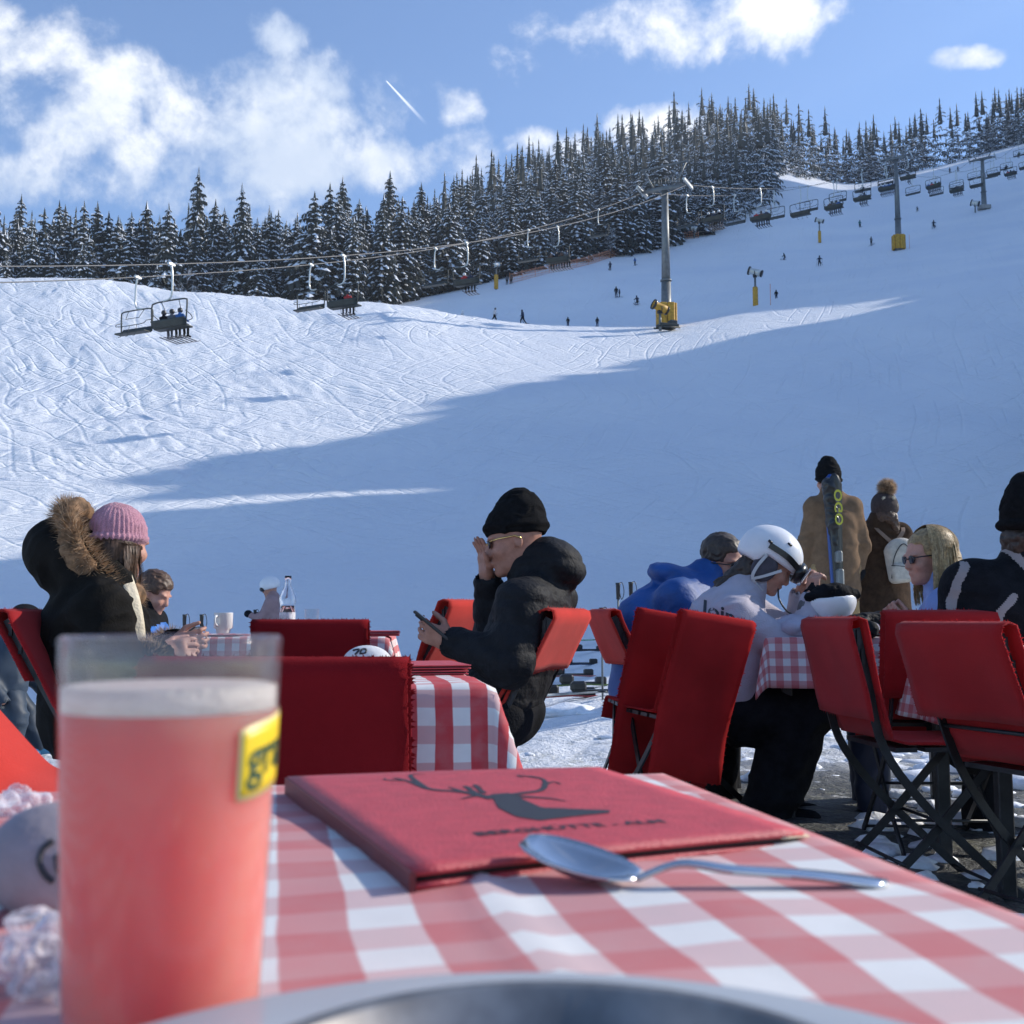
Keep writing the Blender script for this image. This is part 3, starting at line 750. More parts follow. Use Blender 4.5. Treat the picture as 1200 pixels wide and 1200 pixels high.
def onrope(sg, X):
    """rope point seen at photo column X (first hit from the valley side)"""
    R_ = ROPE[sg]; u = (X-600)/FPX
    for i in range(len(R_)-1):
        a, b = R_[i].x/R_[i].y-u if R_[i].y > 3 else None, R_[i+1].x/R_[i+1].y-u if R_[i+1].y > 3 else None
        if a is None or b is None: continue
        if a <= 0 < b or (i == 0 and 0): t = a/(a-b); return R_[i].lerp(R_[i+1], t), (R_[i+1]-R_[i]).normalized()
    return None, None
def along(sg, x, y):
    R_ = ROPE[sg]; k = min(range(len(R_)), key=lambda i: (R_[i].x-x)**2+(R_[i].y-y)**2); return R_[k]
# one chair, local: rope at z = 0, hangs down; +y = travel direction, seat backs towards -y
def lift_chair_proto():
    t = thing('lift_chair', 'x', 'lift chair')
    m = MB(); m.box((0, 0, -.02), (.16, .5, .14), None, .03); m.tube([(0, -.2, .05), (0, .2, .05)], .06, 6); part('grip', m, M['galvl'], t)
    m = MB(); m.tube(spline([(.0, 0, -.05), (.10, 0, -.5), (.12, 0, -1.2), (.10, 0, -1.6), (-.05, 0, -1.85), (-.45, 0, -1.92)], 5), .055, 8); part('hanger', m, M['galvl'], t)
    m = MB(); m.tube(spline([(-1.15, -.05, -3.3), (-1.2, -.05, -2.2), (-1.05, 0, -1.98), (-.4, 0, -1.94), (.5, 0, -1.94), (1.05, 0, -1.98), (1.2, -.05, -2.2), (1.15, -.05, -3.3)], 5), .042, 8)
    m.tube([(-.6, 0, -1.95), (-.5, .3, -2.5), (.5, .3, -2.5), (.6, 0, -1.95)], .02, 5); part('bail_frame', m, M['liftdark'], t)
    m = MB(); G = np.array([[(-1.13+2.26*i/8, -.02-.16*(1-q)**1.5+.0*i, -2.96-.38*q) for q in (0, .25, .5, .75, 1)] for i in range(9)]); m.sheet(G, .07); part('backrest', m, M['liftdark'], t)
    m = MB(); m.box((0, .28, -3.34), (2.26, .52, .09), None, .03); part('seat', m, M['liftdark'], t)
    m = MB(); m.tube(spline([(-1.1, -.05, -2.6), (-1.12, .35, -2.75), (-.9, .5, -2.95), (.9, .5, -2.95), (1.12, .35, -2.75), (1.1, -.05, -2.6)], 4), .022, 6)
    for x in (-.55, .0, .55): m.tube([(x, .5, -2.95), (x, .62, -3.6), (x+.15, .62, -3.62)], .016, 5)
    part('restraint_bar', m, M['liftdark'], t)
    return t
M['jk_black'] = M['black']; cols = {'navy': (.012, .02, .05), 'red': (.42, .02, .02), 'blue': (.02, .10, .30), 'white': (.55, .55, .58), 'teal': (.02, .14, .16), 'grey': (.10, .10, .11), 'pink': (.45, .16, .22), 'brown': (.10, .05, .03), 'green': (.06, .12, .04)}
for k, c in cols.items(): M['jk_'+k] = mat(k+'_ski_jacket', c, .7, 0, .15, 6)
M['helm_dark'] = mat('dark_helmet', (.03, .03, .035), .35); M['helm_white'] = mat('white_helmet', (.7, .7, .7), .35)
M['skitop'] = mat('ski_top_sheet', (.06, .06, .07), .3, 0, .4, 20)
def little(kind, h=.035):
    """low detail figure, local: facing +y; rider: seat surface at z = 0"""
    F = Field(h)
    if kind == 'rider':
        for s in (-1, 1):
            F.cap((s*.1, .05, .09), (s*.12, .45, .10), .10, .075, .03).cap((s*.12, .47, .08), (s*.12, .50, -.38), .07, .055, .03).cap((s*.12, .46, -.42), (s*.12, .66, -.43), .06, .05, .03)
            F.cap((s*.20, .02, .50), (s*.27, .18, .28), .07, .055, .03).cap((s*.27, .18, .28), (s*.18, .42, .26), .055, .045, .03)
        F.ell((0, .02, .32), (.20, .15, .28), k=.06).cap((0, .02, .5), (0, .03, .68), .07, .06, .04); F.ell((0, .04, .74), (.12, .14, .14), k=.02); zz = (.14, .62)
    elif kind == 'carver':
        for s in (-1, 1):
            F.cap((s*.1, -.12, .62), (s*.15, .16, .42), .10, .08, .04).cap((s*.15, .16, .42), (s*.16, 0, .12), .08, .06, .04).cap((s*.16, -.06, .09), (s*.16, .17, .08), .065, .06, .03)
            F.cap((s*.20, .10, 1.12), (s*.38, .20, .95), .07, .055, .03).cap((s*.38, .2, .95), (s*.34, .42, .92), .055, .05, .03)
        F.cap((0, -.12, .68), (0, .06, 1.12), .17, .19, .06); F.ell((0, .16, 1.42), (.12, .14, .15), k=.03); zz = (.72, 1.28)
    elif kind == 'walker':
        F.cap((-.1, 0, .85), (-.16, .22, .48), .11, .08, .04).cap((-.16, .22, .48), (-.18, .24, .1), .08, .06, .04).cap((-.18, .2, .06), (-.18, .42, .06), .06, .05, .03)
        F.cap((.1, 0, .85), (.16, -.16, .46), .11, .08, .04).cap((.16, -.16, .46), (.18, -.42, .12), .08, .06, .04).cap((.18, -.46, .07), (.18, -.24, .05), .06, .05, .03)
        for s in (-1, 1): F.cap((s*.2, .05, 1.38), (s*.3, -.02*s, 1.12), .07, .055, .03).cap((s*.3, -.02*s, 1.12), (s*.33, .2, .95), .055, .05, .03)
        F.cap((0, 0, .92), (0, .05, 1.36), .17, .18, .06); F.ell((0, .1, 1.64), (.115, .13, .15), k=.03); zz = (.92, 1.5)
    else:
        for s in (-1, 1):
            F.cap((s*.1, 0, .85), (s*.12, .03, .48), .11, .08, .04).cap((s*.12, .03, .48), (s*.13, 0, .1), .08, .06, .04).cap((s*.13, -.05, .07), (s*.13, .18, .06), .06, .05, .03)
            F.cap((s*.2, 0, 1.38), (s*.29, .02, 1.1), .07, .055, .03).cap((s*.29, .02, 1.1), (s*.24, .22, .98), .055, .05, .03)
        F.cap((0, 0, .92), (0, .02, 1.38), .17, .18, .06); F.ell((0, .03, 1.66), (.115, .13, .15), k=.03); zz = (.92, 1.5)
    v, f = F.build(); c = v[f].mean(1)[:, 2]; return v, f, np.where(c < zz[0], 0, np.where(c < zz[1], 1, 2))
LIT = {k: little(k) for k in ('rider', 'carver', 'walker', 'stander')}
SKI = MB()
for s in (-1, 1): SKI.tube([(s*.15, -.75, .04), (s*.15, .55, .04), (s*.15, .85, .10), (s*.15, .95, .20)], 0, flat=(.09, .025, (1, 0, 0)))
SKIM = SKI.mesh('skis', M['skitop']); RSKI = MB()
for s in (-1, 1): RSKI.tube([(s*.12, -.05, -.5), (s*.12, 1.15, -.56), (s*.12, 1.35, -.48)], 0, flat=(.09, .025, (1, 0, 0)))
RSKIM = RSKI.mesh('skis', M['skitop'])
POLE = MB()
for s in (-1, 1): POLE.tube([(s*.34, .3, .98), (s*.42, -.15, .05)], .02, 5)
POLEM = POLE.mesh('ski_poles', M['liftdark']); fcache = {}
def figure(kind, jk, hat, label, loc, rz, sc=1., group=None, skis=True):
    key = (kind, jk, hat)
    if key not in fcache: v, f, mi = LIT[kind]; fcache[key] = mesh_from('figure', v, f, True, None, [M['black'] if jk != 'black' else M['jk_navy'], M['jk_'+jk], M['helm_'+hat]], mi)
    o = bpy.data.objects.new('person', None); o.location = loc; o.rotation_euler = (0, 0, rz); o.scale = (sc,)*3; link(o); tag(o, label, 'person', group)
    b = bpy.data.objects.new('body', fcache[key]); link(b, o)
    if skis: k = bpy.data.objects.new('skis', RSKIM if kind == 'rider' else SKIM); link(k, o)
    if kind in ('carver', 'walker'): k = bpy.data.objects.new('ski_poles', POLEM); link(k, o)
    return o
proto = lift_chair_proto(); used = [False]
def hang(sg, u, d, label, riders=(), X=None):
    """hang a chair; u = rope index position"""
    p = u; root = proto if not used[0] else copy_tree(proto); used[0] = True
    t = d*(1 if sg > 0 else -1); rz = math.atan2(t.y, t.x)-math.pi/2
    sc_l = .86 if p.y < 112 else 1.2; root.scale = (sc_l,)*3; root.location = p; root.rotation_euler = (0, 0, rz); root['label'] = label; root['category'] = 'lift chair'; root['group'] = 'chairs of the chairlift'
    k = len(riders)
    for i, (jk, hat) in enumerate(riders):
        x = (i-(k-1)/2)*.55*sc_l; q = p+rotz(rz)@Vector((x, .12*sc_l, -3.28*sc_l))
        where = 'only rider' if k == 1 else ('leftmost rider' if i == 0 else 'rightmost rider' if i == k-1 else 'middle rider' if k == 3 else ('second rider' if i == 1 else 'third rider'))
        figure('rider', jk, hat, '%s in %s on the %s' % (where, jk, label.split(',')[0]), q, rz, 1.07*sc_l, 'riders on the chairlift')
    return root
SPD = []                                    # (side, photo column, label, riders)
SPD = [
 (1, 190, 'lowest and largest loaded lift chair, on the left with three riders', [('black', 'dark'), ('grey', 'dark'), ('blue', 'dark')]),
 (1, 397, 'lift chair above the sunlit hill, two riders in it', [('black', 'dark'), ('red', 'dark')]),
 (1, 545, 'lift chair left of the yellow post, one rider in red', [('red', 'white'), ('navy', 'dark')]),
 (1, 655, 'lift chair against the firs, full row of dark riders', [('brown', 'dark'), ('black', 'dark'), ('brown', 'dark'), ('grey', 'dark')]),
 (-1, 150, 'empty lift chair beside the lowest loaded one', []),
 (-1, 358, 'empty lift chair beside the pair of riders over the sunlit hill', []),
 (-1, 508, 'empty lift chair in front of the dark firs above the crest', []),
 (-1, 620, 'empty lift chair hanging before the firs left of the tall tower', []),
 (-1, 705, 'empty lift chair just left of the tall tower', [])]
for sg, X, lab, rd in SPD:
    p, d = onrope(sg, X)
    if p is not None: hang(sg, p, d, lab, rd)
r = random.Random(3); jks = ['navy', 'black', 'grey', 'brown', 'red', 'black', 'blue', 'navy', 'green']
def span(sg, i0, t0, step, upto, txt):
    R_ = ROPE[sg]; L = 0; k = 0; pos = t0; n = 0
    for i in range(i0, len(R_)-1):
        seg = (R_[i+1]-R_[i]).length
        while L <= pos < L+seg:
            p = R_[i].lerp(R_[i+1], (pos-L)/seg); d = (R_[i+1]-R_[i]).normalized()
            X = 600+FPX*p.x/p.y
            if X < upto:
                rd = [(r.choice(jks), r.choice(['dark', 'dark', 'white'])) for _ in range(r.choice([2, 3, 4, 3]))] if (sg > 0 and r.random() < .8) else ([(r.choice(jks), 'dark')] if r.random() < .1 else [])
                place = ['first past the tall tower', 'second past the tall tower', 'third past the tall tower', 'fourth past the tall tower', 'fifth past the tall tower', 'sixth past the tall tower', 'seventh past the tall tower', 'eighth past the tall tower', 'ninth past the tall tower', 'tenth past the tall tower', 'eleventh past the tall tower', 'twelfth past the tall tower', 'thirteenth past the tall tower', 'fourteenth past the tall tower', 'fifteenth past the tall tower'][min(n, 14)]
                lab = 'lift chair %s, %s' % (place+(' going up' if sg > 0 else ' going down'), txt+(' with riders' if rd else ', empty')); hang(sg, p, d, lab, rd); n += 1
            pos += step
        L += seg
span(1, 40, 7., 15.2, 1235, 'on the uphill rope'); span(-1, 40, 12., 15.2, 1235, 'on the downhill rope')

# ------------------------------------------------------------------ skiers on the piste
def ground_at(X, Y, y0=60.):
    p = hit(X, Y, y0); p.z = float(ground_z(p.x, p.y)); return p
G2 = lambda X, D, _=0: Vector(((X-600)/FPX*D, D, float(ground_z((X-600)/FPX*D, D))))
sk = [ # X, D, kind, jacket, helmet, yaw deg, label, scale
 (540, 137, 'walker', 'white', 'white', -60, 'skier in pale jacket under the chair with the red rider', 1),
 (579, 131, 'walker', 'white', 'dark', -80, 'skier in white top and dark trousers right of the yellow post', 1),
 (613, 131, 'walker', 'navy', 'dark', 80, 'dark skier striding along the crest, between two others', 1.02),
 (667, 150, 'stander', 'black', 'dark', 20, 'tiny dark skier half hidden behind the crest below the orange net', .8),
 (702, 150, 'stander', 'black', 'dark', -20, 'tiny dark skier near the crest, left of the tall tower', .8),
 (725, 172, 'stander', 'black', 'dark', 0, 'taller of two dark skiers standing together in mid slope', 1),
 (729, 172, 'stander', 'navy', 'dark', 90, 'smaller of two dark skiers standing together in mid slope', .75),
 (750, 166, 'carver', 'navy', 'dark', 150, 'skier in navy leaning into a turn just left of the tall tower', 1),
 (718, 205, 'stander', 'navy', 'dark', 160, 'skier in blue on the slope just below the orange net', 1),
 (748, 216, 'stander', 'blue', 'dark', 30, 'distant skier in blue close to the tall tower shaft', .9),
 (599, 196, 'stander', 'orange' if False else 'brown', 'dark', 0, 'left one of two small figures at the end of the orange net', 1),
 (594, 196, 'stander', 'grey', 'dark', 0, 'right one of two small figures at the end of the orange net', 1),
 (970, 190, 'carver', 'navy', 'dark', 170, 'dark blue skier descending below the empty chairs', 1.15),
 (928, 205, 'carver', 'black', 'dark', 110, 'small skier crouching right of the snow gun', .9),
 (917, 150, 'stander', 'black', 'dark', 0, 'tiny dark skier beside the sunlit streak right of the snow gun', .8),
 (1033, 215, 'stander', 'grey', 'dark', 200, 'grey skier with skis in view left of the middle tower', 1),
 (1109, 225, 'carver', 'navy', 'dark', 170, 'dark skier coming down right of the middle tower', 1.1),
 (1020, 250, 'stander', 'teal', 'dark', 180, 'teal skier on the slope under the row of lift chairs', 1.1),
 (1131, 345, 'stander', 'grey', 'dark', 180, 'left one of two far skiers near the top of the slope', 1.1),
 (1141, 345, 'stander', 'grey', 'dark', 180, 'right one of two far skiers near the top of the slope', 1),
 (1090, 262, 'carver', 'grey', 'dark', 0, 'crouching far skier between the middle and the farthest tower', .8)]
for X, D, kind, jk, hat, yaw, lab, sc in sk: figure(kind, jk, hat, lab, G2(X, D, 0), rad(yaw), sc, 'skiers on the far slope')

# ------------------------------------------------------------------ snow guns, nets, marker posts
def snow_gun(base, label, h, rz, sc=1., pad=True, sled=False):
    t = thing('snow_gun', label, 'snow gun', base); R_ = rotz(rz); pz = Vector((0, 0, 1))
    m = MB(); m.tube([base+pz*-.3, base+pz*h], [.17, .13], 10); part('mast', m, M['galv'], t)
    if pad: m = MB(); m.box(base+pz*1.3, (.62, .62, 2.6), R_, .1); part('safety_padding', m, M['yellow'], t)
    if sled:
        m = MB(); m.box(base+R_@Vector((-1.0, -.2, .35)), (2.2, 1.3, .35), R_, .08); m.box(base+R_@Vector((-1.6, -.2, .75)), (.9, .8, .5), R_, .1)
        for e in (-.6, .5): m.tube([base+R_@Vector((-2.2, e-.1, .12)), base+R_@Vector((.4, e-.1, .1))], .08, 6)
        part('sledge', m, M['liftdark'], t)
    c = base+pz*(h+.35); A = R_@Matrix.Rotation(rad(70), 3, 'Y')
    m = MB(); m.box(base+pz*(h-.1), (.5, .45, .5), R_, .06); m.tube([c-R_@Vector((0, .5, 0)), base+pz*(h-.1)-R_@Vector((0, .5, 0)), base+pz*(h-.1)+R_@Vector((0, .5, 0)), c+R_@Vector((0, .5, 0))], .05, 6); part('yoke', m, M['blackplastic'], t)
    m = MB(); m.lathe([(.30*sc, -.75), (.42*sc, -.72), (.40*sc, -.2), (.36*sc, .35), (.40*sc, .7), (.44*sc, .75), (.38*sc, .76), (.34*sc, .3), (.30*sc, -.75)], c, 20, A); part('fan_barrel', m, M['yellow'] if sled else M['galvl'], t)
    m = MB(); m.lathe([(.45*sc, .62), (.50*sc, .66), (.50*sc, .86), (.42*sc, .88), (.40*sc, .7)], c, 20, A); part('nozzle_ring', m, M['blackplastic'], t)
    m = MB()
    for k in range(7):
        a = k*2*math.pi/7; m.tube([c+A@Vector((0, 0, -.3)), c+A@Vector((.36*sc*math.cos(a), .36*sc*math.sin(a), -.25))], 0, flat=(.14, .02, A@Vector((-math.sin(a), math.cos(a), .6))))
    part('fan', m, M['liftdark'], t)
    m = MB(); m.lathe([(.31*sc, -.74), (.44*sc, -.86), (.40*sc, -1.0), (.1, -1.02), (0, -1.02)], c, 16, A); part('intake_cowl', m, M['blackplastic'], t)
    return t
snow_gun(G2(775, 118, 0)+Vector((0, -1.5, 0)), 'big yellow snow gun on a sledge at the foot of the tall tower', 1.9, rad(200), 1.15, False, True)
snow_gun(G2(892, 138, 0), 'snow gun on a leaning mast with yellow padding, right of the tall tower', 4.2, rad(160), 1.1)
snow_gun(G2(971, 232, 0), 'far snow gun with yellow post under the empty lift chairs', 4.6, rad(160), 1.1)
snow_gun(G2(581, 190, 0), 'pale snow gun on a yellow post left of the orange net', 4.0, rad(40), 1.0)
snow_gun(G2(1160, 240, 0), 'low pale snow gun left of the farthest tower', 1.6, rad(150), 1.5, False)
snow_gun(G2(820, 252, 0), 'snow gun wrapped in orange padding at the edge of the firs', 2.0, rad(150), 1.3, False)
def net(pts, h, label):
    t = thing('safety_net', label, 'safety net', pts[0]); n = len(pts); pz = Vector((0, 0, 1))
    for i in range(n-1):
        a, b = pts[i], pts[i+1]; m = MB()
        for q in (.12, .38, .64, .9, 1.): m.tube([a+pz*h*q, b+pz*h*q], .035, 4)
        L = (b-a).length; k = int(L/.5)
        for j in range(k): p = a.lerp(b, j/k); p2 = a.lerp(b, min(1, (j+.5)/k)); m.tube([p+pz*.1*h, p2+pz*h], .02, 3, cap=False); m.tube([p2+pz*.1*h, p+pz*h], .02, 3, cap=False)
        part('net_panel', m, M['orange'], t)
    for p in pts: m = MB(); m.tube([p, p+pz*(h+.3)], .04, 5); part('post', m, M['orange'], t)
np_ = [(597, 196), (612, 199), (628, 203), (645, 207), (662, 211), (678, 216), (692, 221), (705, 227), (718, 233), (733, 239), (748, 244), (765, 248), (785, 251), (805, 252), (825, 252)]
net([G2(X, D, 0) for X, D in np_], 1.9, 'long orange safety net curving up beside the firs')
for X, D, lab in ((1079, 196, 'thin marker pole right of the middle tower'), (910, 128, 'thin marker pole above the sunlit streak')):
    m = MB(); p = G2(X, D, 0); m.tube([p, p+Vector((0, 0, 2.6))], .035, 5); solo('marker_pole', m, M['orange'], lab, 'pole', p)
# ------------------------------------------------------------------ terrace furniture
def gingham(name, per, a_, b_, red=(.56, .028, .040), white=(.80, .80, .79), soft=0.):
    m = bpy.data.materials.new(name); m.use_nodes = True; t = NT(m.node_tree); t.n.clear()
    uv = t.node('ShaderNodeUVMap').outputs[0]; nz = t.node('ShaderNodeTexNoise', {'Vector': uv, 'Scale': 9., 'Detail': 3.})
    dv = t.node('ShaderNodeVectorMath', {0: nz.outputs['Color'], 1: (.5, .5, .5)}, operation='SUBTRACT').outputs[0]
    dv = t.node('ShaderNodeVectorMath', {0: dv, 'Scale': .006}, operation='SCALE').outputs[0]
    uv2 = t.node('ShaderNodeVectorMath', {0: uv, 1: dv}, operation='ADD').outputs[0]; s = t.node('ShaderNodeSeparateXYZ', {'Vector': uv2})
    def st(v):
        f = t.math('ABSOLUTE', t.math('SUBTRACT', t.math('FRACT', t.math('MULTIPLY', v, 1/per)), .5)); return t.ramp(f, .235, .265)
    a = t.math('MULTIPLY', st(s.outputs[0]), a_); b = t.math('MULTIPLY', st(s.outputs[1]), b_)
    cov = t.math('SUBTRACT', 1., t.math('MULTIPLY', t.math('SUBTRACT', 1., a), t.math('SUBTRACT', 1., b)))
    n = t.node('ShaderNodeTexNoise', {'Vector': uv, 'Scale': 28., 'Detail': 5.}).outputs['Fac']
    c = t.mixc(cov, white, red); c = t.mixc(t.ramp(n, .35, .75, 0, .16), c, tuple(x*.6 for x in white))
    wv = t.node('ShaderNodeTexNoise', {'Vector': uv, 'Scale': 900., 'Detail': 1.}).outputs['Fac']
    bp = t.node('ShaderNodeBump', {'Height': wv, 'Strength': .35, 'Distance': .001})
    bs = t.node('ShaderNodeBsdfPrincipled', {'Base Color': c, 'Roughness': .85, 'Normal': bp.outputs[0]}); tr = t.node('ShaderNodeBsdfTranslucent', {'Color': c})
    mx = t.node('ShaderNodeMixShader', {'Fac': .14, 1: bs.outputs[0], 2: tr.outputs[0]}); t.node('ShaderNodeOutputMaterial', {'Surface': mx.outputs[0]}); return m
def table(c, w, d, z, rz, drop, label, clabel, per=.06, ab=(.85, .40), legs=True, offs=(0, 0), seams=0, step=.02, sag=None):
    """c = centre of the top (x, y); w across, d deep"""
    g = float(ground_z(c[0], c[1])); t = thing('table', label, 'table', (c[0], c[1], g), rz)
    t.rotation_euler = (0, 0, 0); R_ = rotz(rz); o = Vector((c[0], c[1], 0))
    m = MB(); m.box(o+Vector((0, 0, z-.03)), (w-.012, d-.012, .045), R_, .004); part('table_top', m, M['wood'], t)
    for sx in (-1, 1):
        for sy in (-1, 1):
            m = MB(); a = o+R_@Vector((sx*(w/2-.08), sy*(d/2-.08), 0)); m.box(Vector((a.x, a.y, g+(z-.06-g)/2)), (.045, .045, z-.06-g), R_, .004); part('leg', m, M['steel'], t)
    nx = int((w+2*drop)/step); ny = int((d+2*drop)/step)
    us = np.linspace(-w/2-drop, w/2+drop, nx); vs = np.linspace(-d/2-drop, d/2+drop, ny); U, Vv = np.meshgrid(us, vs, indexing='ij')
    cu = np.clip(U, -w/2, w/2); cv = np.clip(Vv, -d/2, d/2); ou = U-cu; ov = Vv-cv; r = np.hypot(ou, ov)+1e-9
    par = np.where(np.abs(ou) > np.abs(ov), Vv, U); wav = (vnoise(np.stack([par*7, np.sign(ou)*3+par*0, np.sign(ov)*5+par*0], -1), 4)*.028)*np.clip(r/drop, 0, 1)
    corner = np.minimum(np.abs(ou), np.abs(ov))/drop; out = np.minimum(r, .012)+wav+.05*corner+.03*np.clip(r/drop, 0, 1)
    X = cu+ou/r*out; Y = cv+ov/r*out; Zt = z+.002-np.maximum(r-.010, 0)*(1-.14*corner)
    top = r < 1e-6; p = np.stack([U, Vv, U*0], -1)
    fold = .0042*np.clip(1-np.abs(vnoise(p*np.array([2.3, 5.2, 1])+.6*vnoise(p*3, 8)[..., None], 15))*5, 0, 1)+.005*np.clip(vnoise(p*np.array([6, 11, 1]), 41)-.45, 0, 1)+.0012*(vnoise(p*14, 16)+1)
    Zt = Zt+np.where(top, fold, 0)
    if seams: Zt = Zt+np.where(top, .003*np.exp(-((U-w*.33)/.004)**2), 0)
    G = np.stack([X, Y, Zt], -1)@np.array(R_).T+np.array([c[0], c[1], 0])
    m = MB(); m.sheet(G, .0016, np.stack([U+offs[0], Vv+offs[1]], -1)); name = 'tablecloth'
    o2 = solo(name, m, gingham('gingham_%d' % len(bpy.data.materials), per, *ab), clabel, 'tablecloth', (c[0], c[1], z), 'gingham tablecloths', True); return t
YAW = rad(12.1)
# our own table: far right corner seen at (770, 905)
TZ = .750
far = P(772, 906, .94); ax = rotz(YAW)@Vector((1, 0, 0)); ay = rotz(YAW)@Vector((0, 1, 0))
fr = P(770, 905, (CAMZ-TZ)/.1405); W0, D0 = 1.25, .72
c0 = Vector((fr.x, fr.y, 0))-ax*W0/2-ay*D0/2
table(c0, W0, D0, TZ, YAW, .20, 'nearest cafe table, in the foreground under the menu', 'red and white gingham cloth on the nearest table, under the glass and menu', .058, (.66, .36), offs=(.014, .01), seams=1, step=.012)
def on0(X, Y, h=0.):
    """point at height h over our table top seen at a pixel"""
    d = P(X, Y, 1.)-Vector((0, 0, CAMZ)); k = (TZ+.003+h-CAMZ)/d.z; return Vector((0, 0, CAMZ))+d*k

# ---- chairs
def fuzz(m, a, b, n, L, nrm, rr):
    """little fleece fibres along an edge"""
    a = Vector(a); b = Vector(b); nrm = Vector(nrm)
    for i in range(n):
        p = a.lerp(b, rr.random()); d = (nrm+Vector((rr.uniform(-1, 1), rr.uniform(-1, 1), rr.uniform(-1, 1)))*.6)*L*rr.uniform(.4, 1.2); w = (b-a).normalized()*L*.35
        m.add([p-w, p+w, p+d], [(0, 1, 2)])
def chair(loc, rz, label, back=.30, Hb=.85, width=.44, lean=.10, mt='red', flare=0., low=0., seed=1, seatcover=True, roll=0.):
    """folding beer garden chair, sitter faces local +y; red fleece over the back and seat"""
    rr = random.Random(seed); t = thing('chair', label, 'chair', (0, 0, 0), 0, 'folding chairs with red fleece covers'); hw = width/2-.035; s = Hb/.85
    def yb(z): q = np.clip((np.asarray(z, float)-.45)/(Hb-.45), 0, 1.1); return -.19-(lean+.03)*q
    for sx in (-1, 1):
        m = MB(); m.tube(spline([(sx*hw, float(yb(Hb-.02)), (Hb-.02)), (sx*hw, float(yb(.66*s)), .66*s), (sx*hw, -.185, .45), (sx*hw, -.05, .27), (sx*hw, .16, .07), (sx*hw, .24, .0)], 5), 0, flat=(.008, .026, (1, 0, 0))); part('back_upright', m, M['steel'], t)
        m = MB(); m.tube(spline([(sx*(hw-.02), .20, .44), (sx*(hw-.02), .10, .33), (sx*(hw-.02), -.08, .14), (sx*(hw-.02), -.24, 0)], 4), 0, flat=(.008, .026, (1, 0, 0))); part('leg', m, M['steel'], t)
    for y, z in ((.03, .215), (-.13, .105), (.20, .025), (float(yb(.57*s)), .57*s)): m = MB(); m.tube([(-hw, y, z), (hw, y, z)], .006, 6); part('cross_rod', m, M['steel'], t)
    for k in range(4): m = MB(); m.box((0, -.12+k*.095, .450), (width-.05, .07, .014)); part('seat_slat', m, M['steel'], t)
    for k in range(2): m = MB(); m.box((0, float(yb((.74+.06*k)*s)), (.74+.06*k)*s), (width-.05, .012, .05)); part('back_slat', m, M['steel'], t)
    # back cover: folded over the top bar, a long flap behind and the lining in front running into the seat
    n = 15; xs = np.linspace(-width/2, width/2, n); prof = []
    zb = Hb-back
    for q in np.linspace(0, 1, 8): z = zb+(Hb-.02-zb)*q; prof.append((float(yb(z))-.030-flare*(1-q)**1.5, z))
    yt = prof[-1][0]; prof += [(yt+.004, Hb+.004), (yt+.028, Hb+.012), (yt+.052, Hb+.004)]
    for q in np.linspace(.06, 1, 9): z = Hb-.02-(Hb-.50)*q; prof.append((float(yb(z))+.028, z))
    G = np.array([[(x, y, z) for y, z in prof] for x in xs]); nz = vnoise(G*np.array([5., 1.5, 4.])+seed*3.3, 9); nz2 = vnoise(G*np.array([14., 3, 10.])+seed, 19)
    d_ = np.clip((Hb-G[..., 2])/.3, 0, 1); G[..., 1] += (.016*nz+.004*nz2)*(.3+d_)*np.where(np.arange(len(prof)) < 9, -1, 1)[None, :]; G[..., 2] += .006*vnoise(G*6, 3)*(G[..., 2] < zb+.05); G[..., 0] *= 1+.02*nz*(d_)
    m = MB(); m.sheet(G, .007)
    for k in (0, n-1):
        nn = (-1 if k == 0 else 1, 0, 0)
        for j in range(len(prof)-1): fuzz(m, G[k, j], G[k, j+1], 9, .007, nn, rr)
    for i in range(n-1): fuzz(m, G[i, 9], G[i+1, 9], 10, .007, (0, 0, 1), rr); fuzz(m, G[i, 0], G[i+1, 0], 6, .006, (0, 0, -1), rr)
    part('back_cover', m, M[mt], t)
    if seatcover:
        ys = [float(yb(.62*s))+.016, float(yb(.55*s))+.014, -.165, -.12, -.02, .08, .18, .225, .235, .235]; zs = [.62*s, .55*s, .48, .468, .466, .466, .466, .455, .42, .37]
        G = np.array([[(x*.93, y+.0, z) for y, z in zip(ys, zs)] for x in xs]); G[..., 2] += .005*vnoise(G*9+seed, 2); m = MB(); m.sheet(G, .008)
        for k in (0, n-1):
            for j in range(len(ys)-1): fuzz(m, G[k, j], G[k, j+1], 6, .006, (-1 if k == 0 else 1, 0, 0), rr)
        part('seat_cover', m, M[mt], t)
    t.location = (loc[0], loc[1], float(ground_z(loc[0], loc[1]))); t.rotation_euler = (0, rad(roll), rz); return t
def xat(X, D): return (X-600)/FPX*D
def chair_at(X, D, rz, label, **k):
    """places a chair by the middle of its back's top edge"""
    R_ = rotz(rad(rz)); o = R_@Vector((0, .24+k.get('lean', .1), 0)); return chair((xat(X, D)+o.x, D+o.y), rad(rz), label, **k)
chair_at(322, 1.90, -2, 'shaded red covered chair behind the tall glass, its back to the camera', mt='reddark', back=.64, Hb=.800, width=.46, lean=.05, seed=2)
chair_at(364, 4.3, 1, 'shaded red covered chair at the rear table with the bottle and glasses', mt='reddark', back=.34, Hb=.812, width=.45, lean=.06, seed=3)
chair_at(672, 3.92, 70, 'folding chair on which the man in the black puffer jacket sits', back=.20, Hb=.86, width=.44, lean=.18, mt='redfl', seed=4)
chair_at(700, 5.15, -80, 'narrow sunlit red chair between the puffer jacket man and the blue jacket', back=.24, Hb=.86, width=.42, lean=.16, mt='redfl', seed=5)
